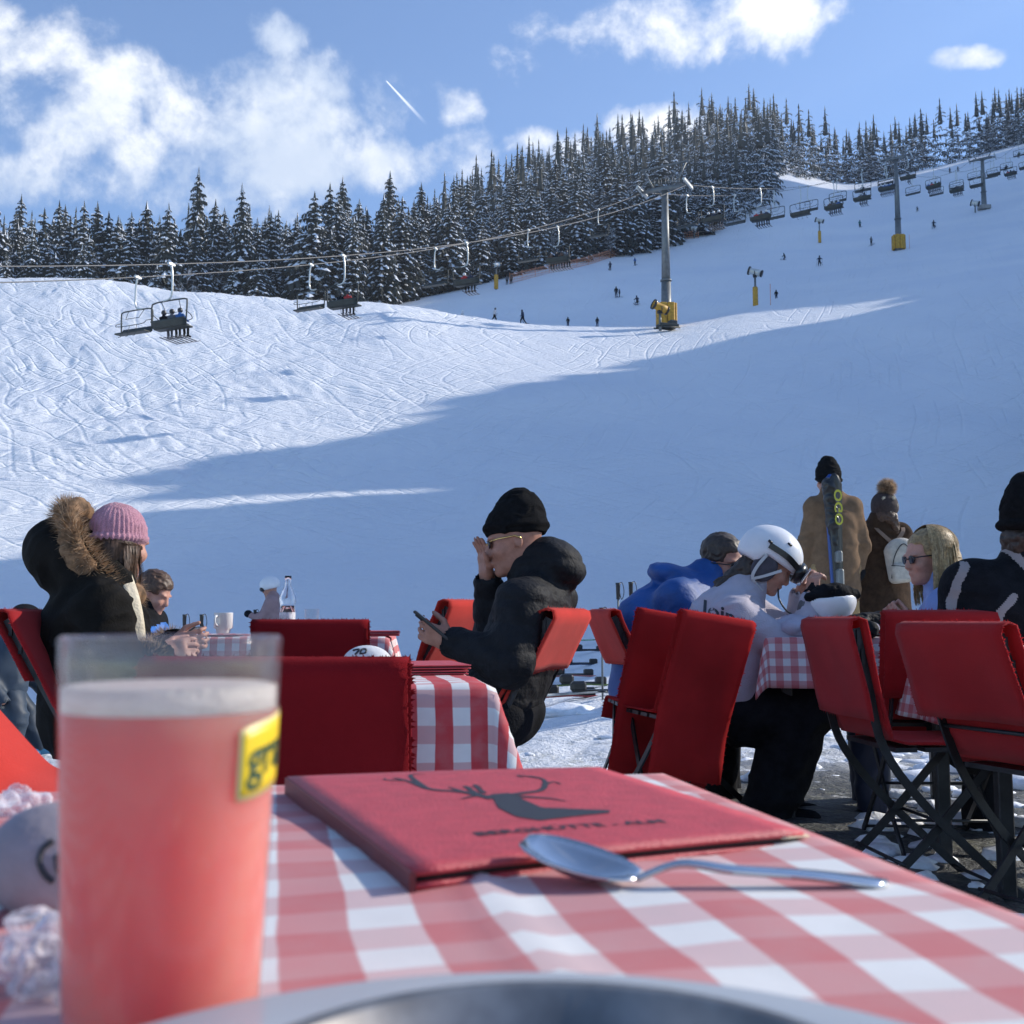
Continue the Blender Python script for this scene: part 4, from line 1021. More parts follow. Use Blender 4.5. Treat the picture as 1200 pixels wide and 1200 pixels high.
chair_at(762, 4.45, 4, 'red covered chair just behind another, its cover flaring down to the left', mt='redmid', roll=10, back=.66, Hb=.84, width=.40, lean=.08, flare=.0, seed=6)
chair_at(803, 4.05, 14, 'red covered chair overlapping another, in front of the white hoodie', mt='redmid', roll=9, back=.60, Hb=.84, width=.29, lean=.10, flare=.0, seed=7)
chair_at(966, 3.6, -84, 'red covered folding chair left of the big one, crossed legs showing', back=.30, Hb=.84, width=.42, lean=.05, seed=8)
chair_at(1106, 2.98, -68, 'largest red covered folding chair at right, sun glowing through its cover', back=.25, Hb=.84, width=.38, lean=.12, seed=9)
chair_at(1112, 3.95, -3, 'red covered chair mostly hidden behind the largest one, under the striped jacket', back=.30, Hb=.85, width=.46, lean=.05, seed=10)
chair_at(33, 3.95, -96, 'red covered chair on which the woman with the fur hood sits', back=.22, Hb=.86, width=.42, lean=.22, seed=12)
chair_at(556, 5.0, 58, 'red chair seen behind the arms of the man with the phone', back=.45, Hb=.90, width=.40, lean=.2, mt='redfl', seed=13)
# the sunlit cover of a chair cut off by the left edge
def left_chair():
    t = thing('chair', 'red covered chair cut off by the left edge, its fleece sweeping down in the sun', 'chair', (xat(-20, 1.55), 1.55, 0), 0, 'folding chairs with red fleece covers')
    prof = spline([P(-90, 770, 1.50), P(-40, 800, 1.50), P(5, 845, 1.5), P(35, 880, 1.5), P(62, 905, 1.5), P(110, 921, 1.5)], 5)
    G = np.array([[tuple(p+Vector((-.16*k, -.50*k, -.085*k-.03*k*k))) for p in prof] for k in np.linspace(0, 1, 8)])
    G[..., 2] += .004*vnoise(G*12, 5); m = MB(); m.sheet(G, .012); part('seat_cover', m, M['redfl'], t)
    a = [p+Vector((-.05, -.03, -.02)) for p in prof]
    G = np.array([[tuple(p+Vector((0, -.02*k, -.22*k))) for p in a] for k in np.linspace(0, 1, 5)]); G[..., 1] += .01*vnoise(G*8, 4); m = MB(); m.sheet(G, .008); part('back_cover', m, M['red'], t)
    for dy in (-.40, .02):
        m = MB(); m.tube(spline([P(-60, 780, 1.5)+Vector((0, dy, 0)), P(10, 870, 1.5)+Vector((-.02, dy, -.05)), P(60, 960, 1.5)+Vector((0, dy, -.2)), Vector((xat(60, 1.5), 1.5+dy, 0))], 4), 0, flat=(.008, .026, (0, 1, 0))); part('leg', m, M['steel'], t)
        m = MB(); m.tube([P(60, 925, 1.5)+Vector((0, dy, 0)), Vector((xat(-90, 1.5), 1.5+dy, 0))], 0, flat=(.008, .026, (0, 1, 0))); part('leg', m, M['steel'], t)
left_chair()
# ---- the other tables
rc = P(572, 803, .13/.0605); rc = P(572, 803, 2.12); W1, D1 = .66, .86
c1 = Vector((rc.x, rc.y, 0))-rotz(rad(9))@Vector((W1/2, -D1/2, 0))
table(c1, W1, D1, .752, rad(9), .20, 'middle table in front of the man in the puffer jacket', 'sunlit gingham cloth hanging over the middle table edge', .066, (.95, .46), offs=(.02, .0))
def on(X, Y, z, h=0.):
    d = P(X, Y, 1.)-Vector((0, 0, CAMZ)); k = (z+h-CAMZ)/d.z; return Vector((0, 0, CAMZ))+d*k
c2 = Vector((xat(318, 5.0), 5.05, 0)); table(c2, 1.05, .8, .800, rad(4), .16, 'rear table holding the mug, the bottle and two glasses', 'gingham cloth on the rear table under the bottle and glasses', .06, (.75, .5))
c3 = Vector((xat(1010, 4.95), 4.98, 0)); table(c3, .92, .8, .800, rad(-6), .215, 'right-hand table with the upturned helmet and black gloves', 'shaded gingham cloth on the table with the upturned helmet', .06, (.6, .55))
c4 = Vector((xat(1165, 3.3)+.5, 3.72, 0)); table(c4, 1.0, .7, .775, rad(-2), .25, 'table cut off by the right edge behind the largest chair', 'gingham cloth on the table at the right edge', .06, (.6, .55))

# ---- things on our table
def lathe_on(p, prof, n=40): m = MB(); m.lathe(prof, p, n); return m
def drink():
    D = .335; b = on0(212, 1240); D = b.y; rt, rb, Hh = .0338, .0284, .1205; n = 64
    b = Vector((xat(205, .352), .352, TZ+.003)); 
    gm = bpy.data.materials.new('beer_glass'); gm.use_nodes = True; q = NT(gm.node_tree); q.n.clear()
    lw = q.math('POWER', q.node('ShaderNodeLayerWeight', {'Blend': .5}).outputs['Facing'], 4.); a = q.node('ShaderNodeBsdfTransparent', {'Color': (.96, .97, .97, 1)}); g = q.node('ShaderNodeBsdfGlossy', {'Roughness': .04}); df = q.node('ShaderNodeBsdfDiffuse', {'Color': (.8, .8, .82, 1)})
    x1 = q.node('ShaderNodeMixShader', {'Fac': q.math('MULTIPLY_ADD', lw, .5, .03), 1: a.outputs[0], 2: g.outputs[0]}); x2 = q.node('ShaderNodeMixShader', {'Fac': .025, 1: x1.outputs[0], 2: df.outputs[0]}); q.node('ShaderNodeOutputMaterial', {'Surface': x2.outputs[0]}); M['thick_glass'] = gm
    t = thing('glass_of_radler', 'tall glass of pink drink with foam and a yellow label, nearest on the left', 'drinking glass', b)
    R_ = lambda z: rb+(rt-rb)*min(1, z/Hh)**.8
    out = [(R_(z), z) for z in np.linspace(.0, Hh, 14)]; inn = [(R_(z)-.0017, z) for z in np.linspace(Hh, .009, 14)]
    m = MB(); m.lathe([(0, .0)]+[(rb-.003, 0)]+out+[((R_(Hh)-.0008), Hh+.0012)]+inn+[(0, .008)], b, n); part('glass_wall', m, M['thick_glass'], t)
    zl = .0985; lm = bpy.data.materials.new('pink_radler'); lm.use_nodes = True; q = NT(lm.node_tree); q.n.clear(); tc = q.node('ShaderNodeTexCoord').outputs['Object']
    nz = q.node('ShaderNodeTexNoise', {'Vector': tc, 'Scale': 26., 'Detail': 3., 'Distortion': 1.}).outputs['Fac']
    c = q.mixc(nz, (.96, .15, .15), (1., .33, .25))
    p1 = q.node('ShaderNodeBsdfPrincipled', {'Base Color': c, 'Roughness': .6, 'IOR': 1.34, 'Specular IOR Level': .1, 'Subsurface Weight': 1., 'Subsurface Scale': .09, 'Subsurface Radius': (1., .4, .35)}); tr = q.node('ShaderNodeBsdfTranslucent', {'Color': c})
    gl = q.node('ShaderNodeBsdfPrincipled', {'Base Color': (.95, .36, .30, 1), 'Roughness': .22, 'IOR': 1.12, 'Transmission Weight': 1.})
    mx = q.node('ShaderNodeMixShader', {'Fac': .25, 1: p1.outputs[0], 2: tr.outputs[0]}); mx = q.node('ShaderNodeMixShader', {'Fac': .0, 1: mx.outputs[0], 2: gl.outputs[0]})
    q.node('ShaderNodeOutputMaterial', {'Surface': mx.outputs[0]}); M['radler'] = lm
    m = MB(); m.lathe([(0, .0060)]+[(R_(z)-.0005, z) for z in np.linspace(.0066, zl, 12)]+[(0, zl)], b, n); part('drink', m, lm, t)
    F = Field(.0012)
    for k in range(46):
        a = k*2.4; rr = (R_(zl)-.0072)*math.sqrt((k+.5)/46); F.ell(b+Vector((rr*math.cos(a), rr*math.sin(a), zl+.0035)), (.0062, .0062, .0040+.0012*random.random()), k=.003)
    F.cap(b+Vector((0, 0, zl+.003)), b+Vector((0, 0, zl+.0031)), .004); 
    m = MB(); m.lathe([(0, zl+.0004), (R_(zl)-.0006, zl+.0004), (R_(zl)-.0006, zl+.0075), (R_(zl)-.003, zl+.0082), (0, zl+.0078)], b, n); part('foam', m, mat('foam', (.95, .90, .84), .8, 0, .05, 90, .5, 400, None, .55), t)
    # printed label wrapped round the glass
    a0, a1 = rad(-47), rad(8); z0, z1 = .0755, .0965; ny = M['label_yellow'] = mat('label_yellow', (.80, .56, .015), .4)
    def curved(u, v, off, tilt=.10): # u,v in metres on the unrolled label, centre 0
        z = (z0+z1)/2+v+u*tilt*1.4; r = R_(z)+off; a = rad(-7)+u/r; return b+Vector((r*math.cos(a), r*math.sin(a), z))
    def patch(w, h, off, mt, name):
        nu, nv = 18, 8; G = np.zeros((nu, nv, 3))
        for i in range(nu):
            for j in range(nv):
                uu = -1+2*i/(nu-1); vv = -1+2*j/(nv-1); k = 1-.10*abs(uu)**6; G[i, j] = curved(uu*w/2, vv*h/2*k, off)
        m = MB(); m.sheet(G, .0001); return part(name, m, mt, t)
    lb = patch(.034, .0225, .0002, mat('label_border', (.75, .62, .30), .4), 'label'); patch(.0315, .020, .0004, ny, 'label')
    cu = bpy.data.curves.new('txt', 'FONT'); cu.body = 'grap'; cu.size = .0165; cu.align_x = 'LEFT'; cu.offset = .0004; cu.resolution_u = 3; ob = bpy.data.objects.new('txt', cu); scene.collection.objects.link(ob)
    dg = bpy.context.evaluated_depsgraph_get(); me = bpy.data.meshes.new_from_object(ob.evaluated_get(dg)); bpy.data.objects.remove(ob)
    co = np.array([v.co[:] for v in me.vertices]); co = [curved(x-.0135, y-.0045, .0007) for x, y, z in co]
    for v, c_ in zip(me.vertices, co): v.co = c_-b
    me.materials.clear(); me.materials.append(mat('label_green', (.02, .06, .02), .5)); o = bpy.data.objects.new('label_lettering', me); link(o, t)
drink()
def textmesh(body, size, off=0.):
    cu = bpy.data.curves.new('txt', 'FONT'); cu.body = body; cu.size = size; cu.align_x = 'CENTER'; cu.offset = off; cu.resolution_u = 3; ob = bpy.data.objects.new('txt', cu); scene.collection.objects.link(ob)
    dg = bpy.context.evaluated_depsgraph_get(); me = bpy.data.meshes.new_from_object(ob.evaluated_get(dg)); bpy.data.objects.remove(ob)
    v = np.array([q.co[:] for q in me.vertices]); f = [tuple(p.vertices) for p in me.polygons]; return v, f
def menu():
    h = .0125; A = on0(337, 912, h); B = on0(485, 1024, h); C = on0(942, 969, h-.004); Dd = on0(702, 901, h)
    M['leather'] = mat('burgundy_leather', (.50, .055, .068), .5, 0, .12, 60, .3, 500, .5); M['leatherd'] = mat('dark_leather_edge', (.12, .015, .02), .55, 0, .1, 50); M['paper'] = mat('menu_paper', (.60, .48, .33), .8)
    M['pagedark'] = mat('menu_page_edges', (.03, .02, .02), .8)
    t = thing('menu_folder', 'burgundy leather menu folder with a printed stag head on the nearest table', 'menu', (A+C)/2-Vector((0, 0, h)))
    def quad(u, v, dz, inset=0.):
        u = inset+(1-2*inset)*u; v = inset+(1-2*inset)*v; p = (B*(1-v)+A*v)*(1-u)+(C*(1-v)+Dd*v)*u
        lift = -.004*u*u*(1-v)+.0018*math.sin(u*3.0)*math.sin(v*2.6); return p+Vector((0, 0, dz+lift))
    def slab(dz, th, mt, name, inset=0., u0=0., u1=1.):
        G = np.array([[tuple(quad(u0+(u1-u0)*i/16, j/16, dz, inset)) for j in range(17)] for i in range(17)]); m = MB(); m.sheet(G, th); return part(name, m, mt, t)
    slab(0, .0026, M['leather'], 'cover'); slab(-.0031, .0030, M['pagedark'], 'page', .012); slab(-.0060, .0022, M['leather'], 'cover'); slab(-.0084, .0022, M['leatherd'], 'page', .010); slab(-.0106, .0018, M['leather'], 'cover', -.004)
    # card edges sticking out at the right
    for k, (cx, cz) in enumerate(((.0, -.0028), (.006, -.0078), (.003, -.0092))):
        G = np.array([[tuple(quad(.93+.085*i/4+cx, -.003+.06*j/4+cx, cz+.0015)) for j in range(5)] for i in range(5)]); m = MB(); m.sheet(G, .0012); part('page', m, [M['paper'], M['redfl'], M['paper']][k], t)
    # spine on the left
    m = MB(); m.tube([quad(-.002, v, -.0054) for v in np.linspace(0, 1, 9)], 0, flat=(.0120, .003, (0, 0, 1))); part('spine', m, M['leatherd'], t)
    M['print'] = mat('dark_print', (.022, .024, .032), .55)
    # stag head print, in page units: u across (left to right for the reader), v up the page
    Rr = random.Random(2)
    def Q(u, v): return quad(u, v, .0017)
    def stroke(pts, w, m):
        pts = [Vector((a, b, 0)) for a, b in pts]; pts = spline(pts, 5); n = len(pts); L = []; R2 = []
        for i, p in enumerate(pts):
            a = pts[max(0, i-1)]; c = pts[min(n-1, i+1)]; d = (c-a); d = d.normalized() if d.length else Vector((1, 0, 0)); s = Vector((-d.y, d.x, 0)); ww = w*(1-.8*i/(n-1))
            L.append(Q(p.x+s.x*ww, p.y+s.y*ww)); R2.append(Q(p.x-s.x*ww, p.y-s.y*ww))
        for i in range(n-1): m.add([L[i], L[i+1], R2[i+1], R2[i]], [(0, 3, 2, 1)])
    m = MB()
    # pixel traced waypoints are turned into page coordinates once, through the page's own corners
    def uvpx(X, Y):
        p = on0(X, Y, h); a = (C-B+Dd-A)*.5; b = (A-B+Dd-C)*.5; o_ = (A+B+C+Dd)*.25; d = p-o_
        det = a.x*b.y-a.y*b.x; return (.5+(d.x*b.y-d.y*b.x)/det, .5+(a.x*d.y-a.y*d.x)/det)
    U = lambda *pp: [uvpx(*q) for q in pp]
    stroke(U((578, 940), (545, 933), (505, 930), (480, 921), (462, 917)), .016, m); stroke(U((500, 929), (482, 914), (500, 912)), .010, m); stroke(U((478, 920), (455, 920), (452, 918)), .008, m); stroke(U((545, 933), (525, 927)), .009, m)
    stroke(U((580, 938), (612, 933), (635, 928), (636, 916), (618, 911)), .015, m); stroke(U((636, 922), (648, 918), (656, 921)), .009, m); stroke(U((632, 914), (606, 911), (612, 914)), .008, m); stroke(U((560, 935), (545, 926), (555, 929)), .009, m); stroke(U((568, 934), (556, 924), (566, 928)), .008, m)
    stroke(U((605, 937), (640, 938), (664, 941)), .014, m); stroke(U((590, 938), (560, 937), (540, 941)), .014, m)
    poly = U((575, 935), (596, 933), (608, 940), (632, 948), (660, 952), (716, 950), (716, 953), (672, 958), (632, 963), (604, 959), (584, 950))
    cxy = (sum(a[0] for a in poly)/len(poly), sum(a[1] for a in poly)/len(poly)); 
    for i in range(len(poly)): a, b = poly[i], poly[(i+1) % len(poly)]; m.add([Q(*cxy), Q(*a), Q(*b)], [(0, 2, 1)])
    part('stag_print', m, M['print'], t)
    v, f = textmesh('BERGHÜTTE - ALM', 1., .02); w_ = v[:, 0].max()-v[:, 0].min(); a = uvpx(558, 979); b = uvpx(786, 962); m = MB(); pts = []
    for x, y, z in v: s = (x-v[:, 0].min())/w_; pts.append(Q(a[0]+(b[0]-a[0])*s, a[1]+(b[1]-a[1])*s+y*.048))
    m.add(pts, f); part('lettering', m, M['print'], t)
menu()
def spoon():
    tip = on0(614, 994, .018); bowl = on0(700, 1030, .012); neck = on0(748, 1036, .006); mid = on0(860, 1020, .012); end = on0(1040, 1037, .0016)
    t = thing('spoon', 'steel spoon leaning on the front edge of the burgundy menu', 'spoon', neck)
    ax_ = (neck-tip); L = ax_.length; sd = Vector((ax_.y, -ax_.x, 0)).normalized(); n = 14; mN = 9; G = np.zeros((n, mN, 3))
    for i in range(n):
        q = i/(n-1); w = .0185*math.sqrt(max(0, 1-(2*min(q*.94+.03, 1)-1)**2))**.9*(1-.12*q); w = max(w, .0022)
        for j in range(mN):
            s = -1+2*j/(mN-1); dp = -.0085*(1-s*s)*math.sin(math.pi*min(1, q*1.0)); p = tip.lerp(neck, q)+sd*w*s+Vector((0, 0, dp+.004-.13*w*s)); G[i, j] = p
    m = MB(); m.sheet(G, .0012); part('bowl', m, M['chrome'], t)
    m = MB(); pts = spline([neck+Vector((0, 0, .002)), neck.lerp(mid, .45)+Vector((0, 0, .006)), mid, mid.lerp(end, .5)+Vector((0, 0, .001)), end], 6); k = len(pts); G = np.zeros((k, 5, 3))
    for i, p in enumerate(pts):
        q = i/(k-1); w = .0026+.0062*q**1.3; w *= 1 if q < .97 else .7
        for j in range(5): s = -1+j/2; G[i, j] = p+sd*w*s+Vector((0, 0, .0012*(1-s*s)))
    m.sheet(G, .0022); part('handle', m, M['chrome'], t)
spoon()
def plate():
    c = Vector((xat(618, .205)*1.0, .205, TZ+.004)); c.x = xat(618, .30); t = thing('plate', 'white porcelain plate cut off by the bottom edge', 'plate', c)
    m = MB(); m.lathe([(0, .004), (.085, .004), (.098, .010), (.134, .0195), (.1355, .021), (.134, .0222), (.098, .0135), (.084, .0075), (0, .0075)], c, 96); part('dish', m, mat('shade_toned_china', (.40, .44, .49), .15), t)  # white china, its blue-grey shade put into the base colour
    t2 = thing('steel_pan', 'small steel serving pan with two loop handles standing on the white plate', 'serving pan', c+Vector((.005, .02, .008)))
    b = t2.location; m = MB(); m.lathe([(0, 0), (.060, 0), (.068, .006), (.0725, .022), (.0745, .0232), (.0735, .0245), (.0705, .0235), (.066, .008), (.058, .003), (0, .003)], b, 72); part('pan', m, mat('used_steel', (.36, .33, .30), .33, .85, .3, 30), t2)
    for s in (-1, 1): m = MB(); m.tube(spline([b+Vector((s*.070, -.02, .018)), b+Vector((s*.088, -.014, .023)), b+Vector((s*.092, 0, .024)), b+Vector((s*.088, .014, .023)), b+Vector((s*.070, .02, .018))], 5), .0022, 8); part('handle', m, M['chrome'], t2)
    m = MB(); m.lathe([(0, .0105), (.066, .0105), (.0665, .0115), (0, .0125)], b, 40); part('leftover_sauce', m, mat('brown_sauce', (.22, .10, .04), .3, 0, .5, 60, .5, 120), t2)
plate()
def blob_stone(c, r, M3, label, col, marks, scr, rough=.75):
    t = thing('painted_stone', label, 'stone', c-Vector((0, 0, r[2])))
    F = Field(min(r)/9); F.ell(c, r, M3).ell(c+Vector(M3@Vector((r[0]*.3, 0, -r[2]*.15))), (r[0]*.72, r[1]*.9, r[2]*.8), M3, k=r[2]*.4)
    o = sdf_part('stone_body', F, mat('stone_'+label[:6], col, rough, 0, .14, 30, .12, 200), t); v = np.array([q.co[:] for q in o.data.vertices])+np.array(t.location)
    # pen marks follow the surface: each mark point is projected onto it along the view of the mark's own plane
    m = MB()
    for pts in marks:
        pp = spline([Vector((a, b, 0)) for a, b in pts], 6); L = []
        for p in pp:
            q = np.array(scr(p.x, p.y)); d = q-np.array([0, 0, CAMZ]); d /= np.linalg.norm(d); w = v-np.array([0, 0, CAMZ]); tt = w@d; dist = np.linalg.norm(w-tt[:, None]*d, axis=1)
            k = np.argsort(dist+tt*.5)[:1]; k = np.argmin(dist*3+tt); hitp = np.array([0, 0, CAMZ])+d*tt[k]; L.append(Vector(hitp)-Vector(d)*.0006)
        m.tube(L, r[2]*.055, 6)
    part('pen_marking', m, M['print'], t)
sc_ = on0(57, 1085, 0); 
blob_stone(Vector((xat(78, .495), .495, TZ+.0255)), (.0295, .025, .0245), rotz(rad(15)), 'big greyish lilac stone with a black ring drawn on it, left of the pink drink', (.30, .26, .29),
    [[(62, 985), (50, 995), (46, 1010), (52, 1025), (62, 1034)], [(95, 992), (80, 994), (68, 1006), (70, 1022), (82, 1032), (94, 1028)], [(64, 1003), (76, 1010), (88, 1008)]], lambda a, b: P(a, b, .48))
s2 = on(432, 769, .755); s2 = Vector((xat(431, 2.32), 2.32, .755+.034))
blob_stone(s2, (.050, .036, .036), rotz(0), 'pale stone with black writing on the middle table, behind the dark chair back', (.62, .62, .63),
    [[(414, 762), (421, 761), (416, 767)], [(422, 766), (424, 761), (429, 761), (428, 765), (422, 766)]], lambda a, b: P(a, b, 2.3))
def film():
    m = bpy.data.materials.new('clear_film'); m.use_nodes = True; q = NT(m.node_tree); q.n.clear()
    b = q.node('ShaderNodeBsdfPrincipled', {'Base Color': (.86, .82, .86, 1), 'Roughness': .08, 'Specular IOR Level': .9}); a = q.node('ShaderNodeBsdfTransparent', {'Color': (.9, .88, .9, 1)}); lw = q.node('ShaderNodeLayerWeight', {'Blend': .5}).outputs['Facing']
    x = q.node('ShaderNodeMixShader', {'Fac': q.ramp(lw, 0, 1, .18, .75), 1: a.outputs[0], 2: b.outputs[0]}); q.node('ShaderNodeOutputMaterial', {'Surface': x.outputs[0]}); return m
# crumpled clear wrappers
for k, (X, Y, r0, lab) in enumerate(((40, 1150, .017, 'crumpled clear wrapper left of the foot of the pink drink'), (85, 1165, .018, 'crumpled clear wrapper touching the pink drink'), (18, 958, .013, 'crumpled clear wrapper behind the big painted stone'))):
    c = on0(X, Y, 0)+Vector((0, 0, r0*.55)); F = Field(r0/9); rr = random.Random(k)
    for j in range(9): d = Vector((rr.uniform(-1, 1), rr.uniform(-1, 1), rr.uniform(-.3, .5)))*r0*.9; F.ell(c+d, (r0*rr.uniform(.3, .6), r0*rr.uniform(.2, .5), r0*rr.uniform(.2, .45)), k=.003)
    t = thing('clear_wrapper', lab, 'wrapper', c-Vector((0, 0, r0*.5)), 0, 'crumpled wrappers on the nearest table'); o = sdf_part('crumpled_film', F, None or (M.get('film') or M.setdefault('film', film())), t, fold=.004, fscale=110); o.data.polygons.foreach_set('use_smooth', [False]*len(o.data.polygons))

# ---- things on the middle and rear tables
def slabmenu(c, w, d, h, rz, label, mt='leather', n=2):
    t = thing('menu_folder', label, 'menu', c, 0, 'burgundy menu folders on the other tables')
    for k in range(n):
        z = h*k; Rz = rotz(rz+.05*k); m = MB(); m.box(c+Vector((0, 0, z+.002)), (w, d, .003), Rz, .001); m.box(c+Vector((0, 0, z+h-.004)), (w, d, .003), Rz, .001); part('cover', m, M[mt], t)
        m = MB(); m.box(c+Vector((0, 0, z+h/2-.001)), (w-.01, d-.01, h-.008), Rz); part('page', m, M['pagedark'], t)
slabmenu(Vector((xat(492, 2.55), 2.58, .757)), .19, .26, .012, rad(10), 'pair of burgundy menus lying on the middle table beside the pale stone')
slabmenu(Vector((xat(425, 4.75), 4.85, .806)), .30, .22, .012, rad(5), 'burgundy menus at the right end of the rear table')
slabmenu(Vector((xat(262, 4.68), 4.78, .806)), .14, .2, .008, rad(0), 'dark menu folder under the white mug on the rear table', 'leatherd', 1)
def mug():
    c = Vector((xat(262, 4.68), 4.70, .817)); t = thing('mug', 'white mug standing on a dark menu on the rear table', 'mug', c); m = MB()
    m.lathe([(0, 0), (.026, 0), (.028, .004), (.030, .018), (.039, .024), (.0395, .086), (.0405, .088), (.037, .088), (.036, .026), (0, .012)], c, 32); part('mug_body', m, M['porcelain'], t)
    m = MB(); m.tube(spline([c+Vector((-.014, -.036, .075)), c+Vector((-.020, -.056, .070)), c+Vector((-.020, -.058, .045)), c+Vector((-.014, -.036, .032))], 5), .005, 8); part('handle', m, M['porcelain'], t)
mug()
def tumbler(X, D, z, r, h, label, water=.6):
    c = Vector((xat(X, D), D, z)); t = thing('drinking_glass', label, 'drinking glass', c, 0, 'glasses on the rear table'); m = MB()
    m.lathe([(0, 0), (r*.85, 0), (r, h), (r-.002, h), (r*.85-.003, .008), (0, .008)], c, 24); part('glass_wall', m, M['thick_glass'], t)
    if water: m = MB(); m.lathe([(0, .0085), (r*.85-.0034, .0085), (r*.85+(r*.15)*water-.0034, h*water), (0, h*water)], c, 24); part('water', m, M['thick_glass'], t)
tumbler(366.5, 4.7, .806, .031, .115, 'taller water glass between the bottle and the small glass', .55)
tumbler(400, 4.7, .806, .033, .070, 'small low glass right of the taller water glass', 0)
def bottle():
    c = Vector((xat(338, 4.8), 4.8, .806)); t = thing('water_bottle', 'clear glass water bottle on the rear table', 'bottle', c); m = MB()
    m.lathe([(0, 0), (.031, 0), (.033, .01), (.033, .135), (.036, .145), (.036, .165), (.024, .195), (.014, .215), (.0125, .24), (.0145, .242), (.0145, .258), (.011, .258), (.010, .215), (.021, .19), (.032, .16), (.030, .14), (.030, .012), (0, .010)], c, 28); part('bottle_glass', m, M['glass'], t)
    m = MB(); m.lathe([(0, .011), (.0296, .013), (.0296, .13), (0, .13)], c, 24); part('water', m, M['glass'], t)
    m = MB(); m.lathe([(.0335, .06), (.0337, .061), (.0337, .10), (.0335, .101)], c, 24); part('label', m, mat('pale_label', (.6, .6, .62), .6, 0, .4, 60), t)
bottle()
m = MB(); c = Vector((xat(345, 2.35), 2.35, .758))
for k in range(3): m.box(c+Vector((-.02+.02*k, .01*k, .003*k)), (.20, .022, .003), rotz(rad(4+6*k)))
solo('cutlery', m, M['chrome'], 'knife and fork lying on the middle table just over the dark chair back', 'cutlery', c)
# helmet, gloves, phone and strap on the right-hand table
def up_helmet():
    c = Vector((xat(972, 4.75), 4.75, .806+.145)); t = thing('ski_helmet', 'white ski helmet lying upside down on the right-hand table', 'helmet', c-Vector((0, 0, .085)))
    F = Field(.006); Rm = Matrix.Rotation(rad(-6), 3, 'Y'); F.ell(c, (.108, .10, .09), Rm, k=.01).box(c+Vector((0, 0, .115)), (.2, .2, .09), Rm, .01, .01, True).ell(c+Vector((0, 0, .01)), (.096, .089, .085), Rm, .008, True); sdf_part('shell', F, M['white'], t)
    F = Field(.006); F.ell(c+Vector((0, 0, .015)), (.094, .088, .082), Rm, k=.01).cap(c+Vector((-.10, -.04, .02)), c+Vector((-.02, -.07, .05)), .02).cap(c+Vector((.02, -.06, .04)), c+Vector((.10, -.02, .03)), .022).cap(c+Vector((-.1, .03, .02)), c+Vector((-.06, 0, .075)), .018).ell(c+Vector((0, 0, .06)), (.07, .05, .06), Rm, .01, True); sdf_part('padding', F, M['black'], t, fold=.004, fscale=40)
up_helmet()
t_ = thing('folded_sweater', 'pale lilac sweater bundled under the upturned helmet', 'sweater', Vector((xat(962, 4.75), 4.75, .803))); F = Field(.008)
for k_ in range(7): F.ell(Vector((xat(962, 4.75)+.05*(k_-3), 4.74+.03*math.sin(k_*2), .84)), (.075, .12, .040+.012*math.sin(k_*1.7)), None, .03)
sdf_part('cloth', F, mat('lilac_knit', (.40, .38, .46), .9, 0, .1, 12, .4, 150), t_, fold=.010, fscale=16)
def glove(c, rz, label):
    t = thing('glove', label, 'glove', c, 0, 'black ski gloves on the right-hand table'); F = Field(.005); R_ = rotz(rz); q = lambda x, y, z: c+R_@Vector((x, y, z))
    F.cap(q(-.10, 0, .03), q(-.02, 0, .028), .035, .032, .02).ell(q(.02, 0, .028), (.05, .042, .024), R_, .02)
    for k in range(4): y = -.032+k*.021; F.cap(q(.05, y, .028), q(.10+.012*(1 if k in (1, 2) else 0), y*1.2, .020+.012*(k % 2)), .0125, .0105, .008)
    F.cap(q(-.0, .04, .03), q(.05, .075, .022), .013, .011, .01); sdf_part('glove_shell', F, M['blackshell'], t, fold=.003, fscale=50)
glove(Vector((xat(1003, 4.68), 4.68, .806)), rad(20), 'black ski glove on top of the gingham cloth next to the upturned helmet')
glove(Vector((xat(990, 4.60), 4.62, .806)), rad(150), 'black ski glove lying across another at the table edge')
glove(Vector((xat(1012, 4.60), 4.66, .845)), rad(200), 'black ski glove lying on top of the other gloves')
m = MB(); p0 = Vector((xat(1020, 4.5), 4.555, .806)); m.tube(spline([p0+Vector((0, .05, .01)), p0, p0+Vector((.0, -.012, -.05)), p0+Vector((-.008, -.014, -.12)), p0+Vector((.004, -.014, -.15))], 5), .007, 6); m.ball(p0+Vector((0, -.018, -.045)), (.016, .01, .018)); m.tube([p0+Vector((.006, -.016, -.06)), p0+Vector((-.01, -.018, -.13))], .006, 6)
solo('goggle_strap', m, M['blackshell'], 'dark strap with a pale tag hanging over the edge of the right-hand table', 'strap', p0)
t = thing('phone', 'phone lying flat on the right-hand table beside the gloves', 'phone', Vector((xat(1032, 4.6), 4.64, .806)))
m = MB(); m.box(Vector((xat(1032, 4.6), 4.64, .811)), (.15, .075, .009), rotz(rad(4)), .002); part('phone_body', m, M['blackplastic'], t); m = MB(); m.box(Vector((xat(1032, 4.6), 4.64, .8165)), (.14, .068, .001), rotz(rad(4))); part('screen', m, mat('phone_screen', (.25, .28, .33), .05), t)
c = Vector((xat(1188, 3.3), 3.5, .778)); t = thing('plate', 'white plate at the right edge behind the largest chair', 'plate', c); m = MB(); m.lathe([(0, 0), (.09, 0), (.13, .016), (.131, .018), (.09, .004), (0, .004)], c, 48); part('dish', m, M['porcelain'], t)

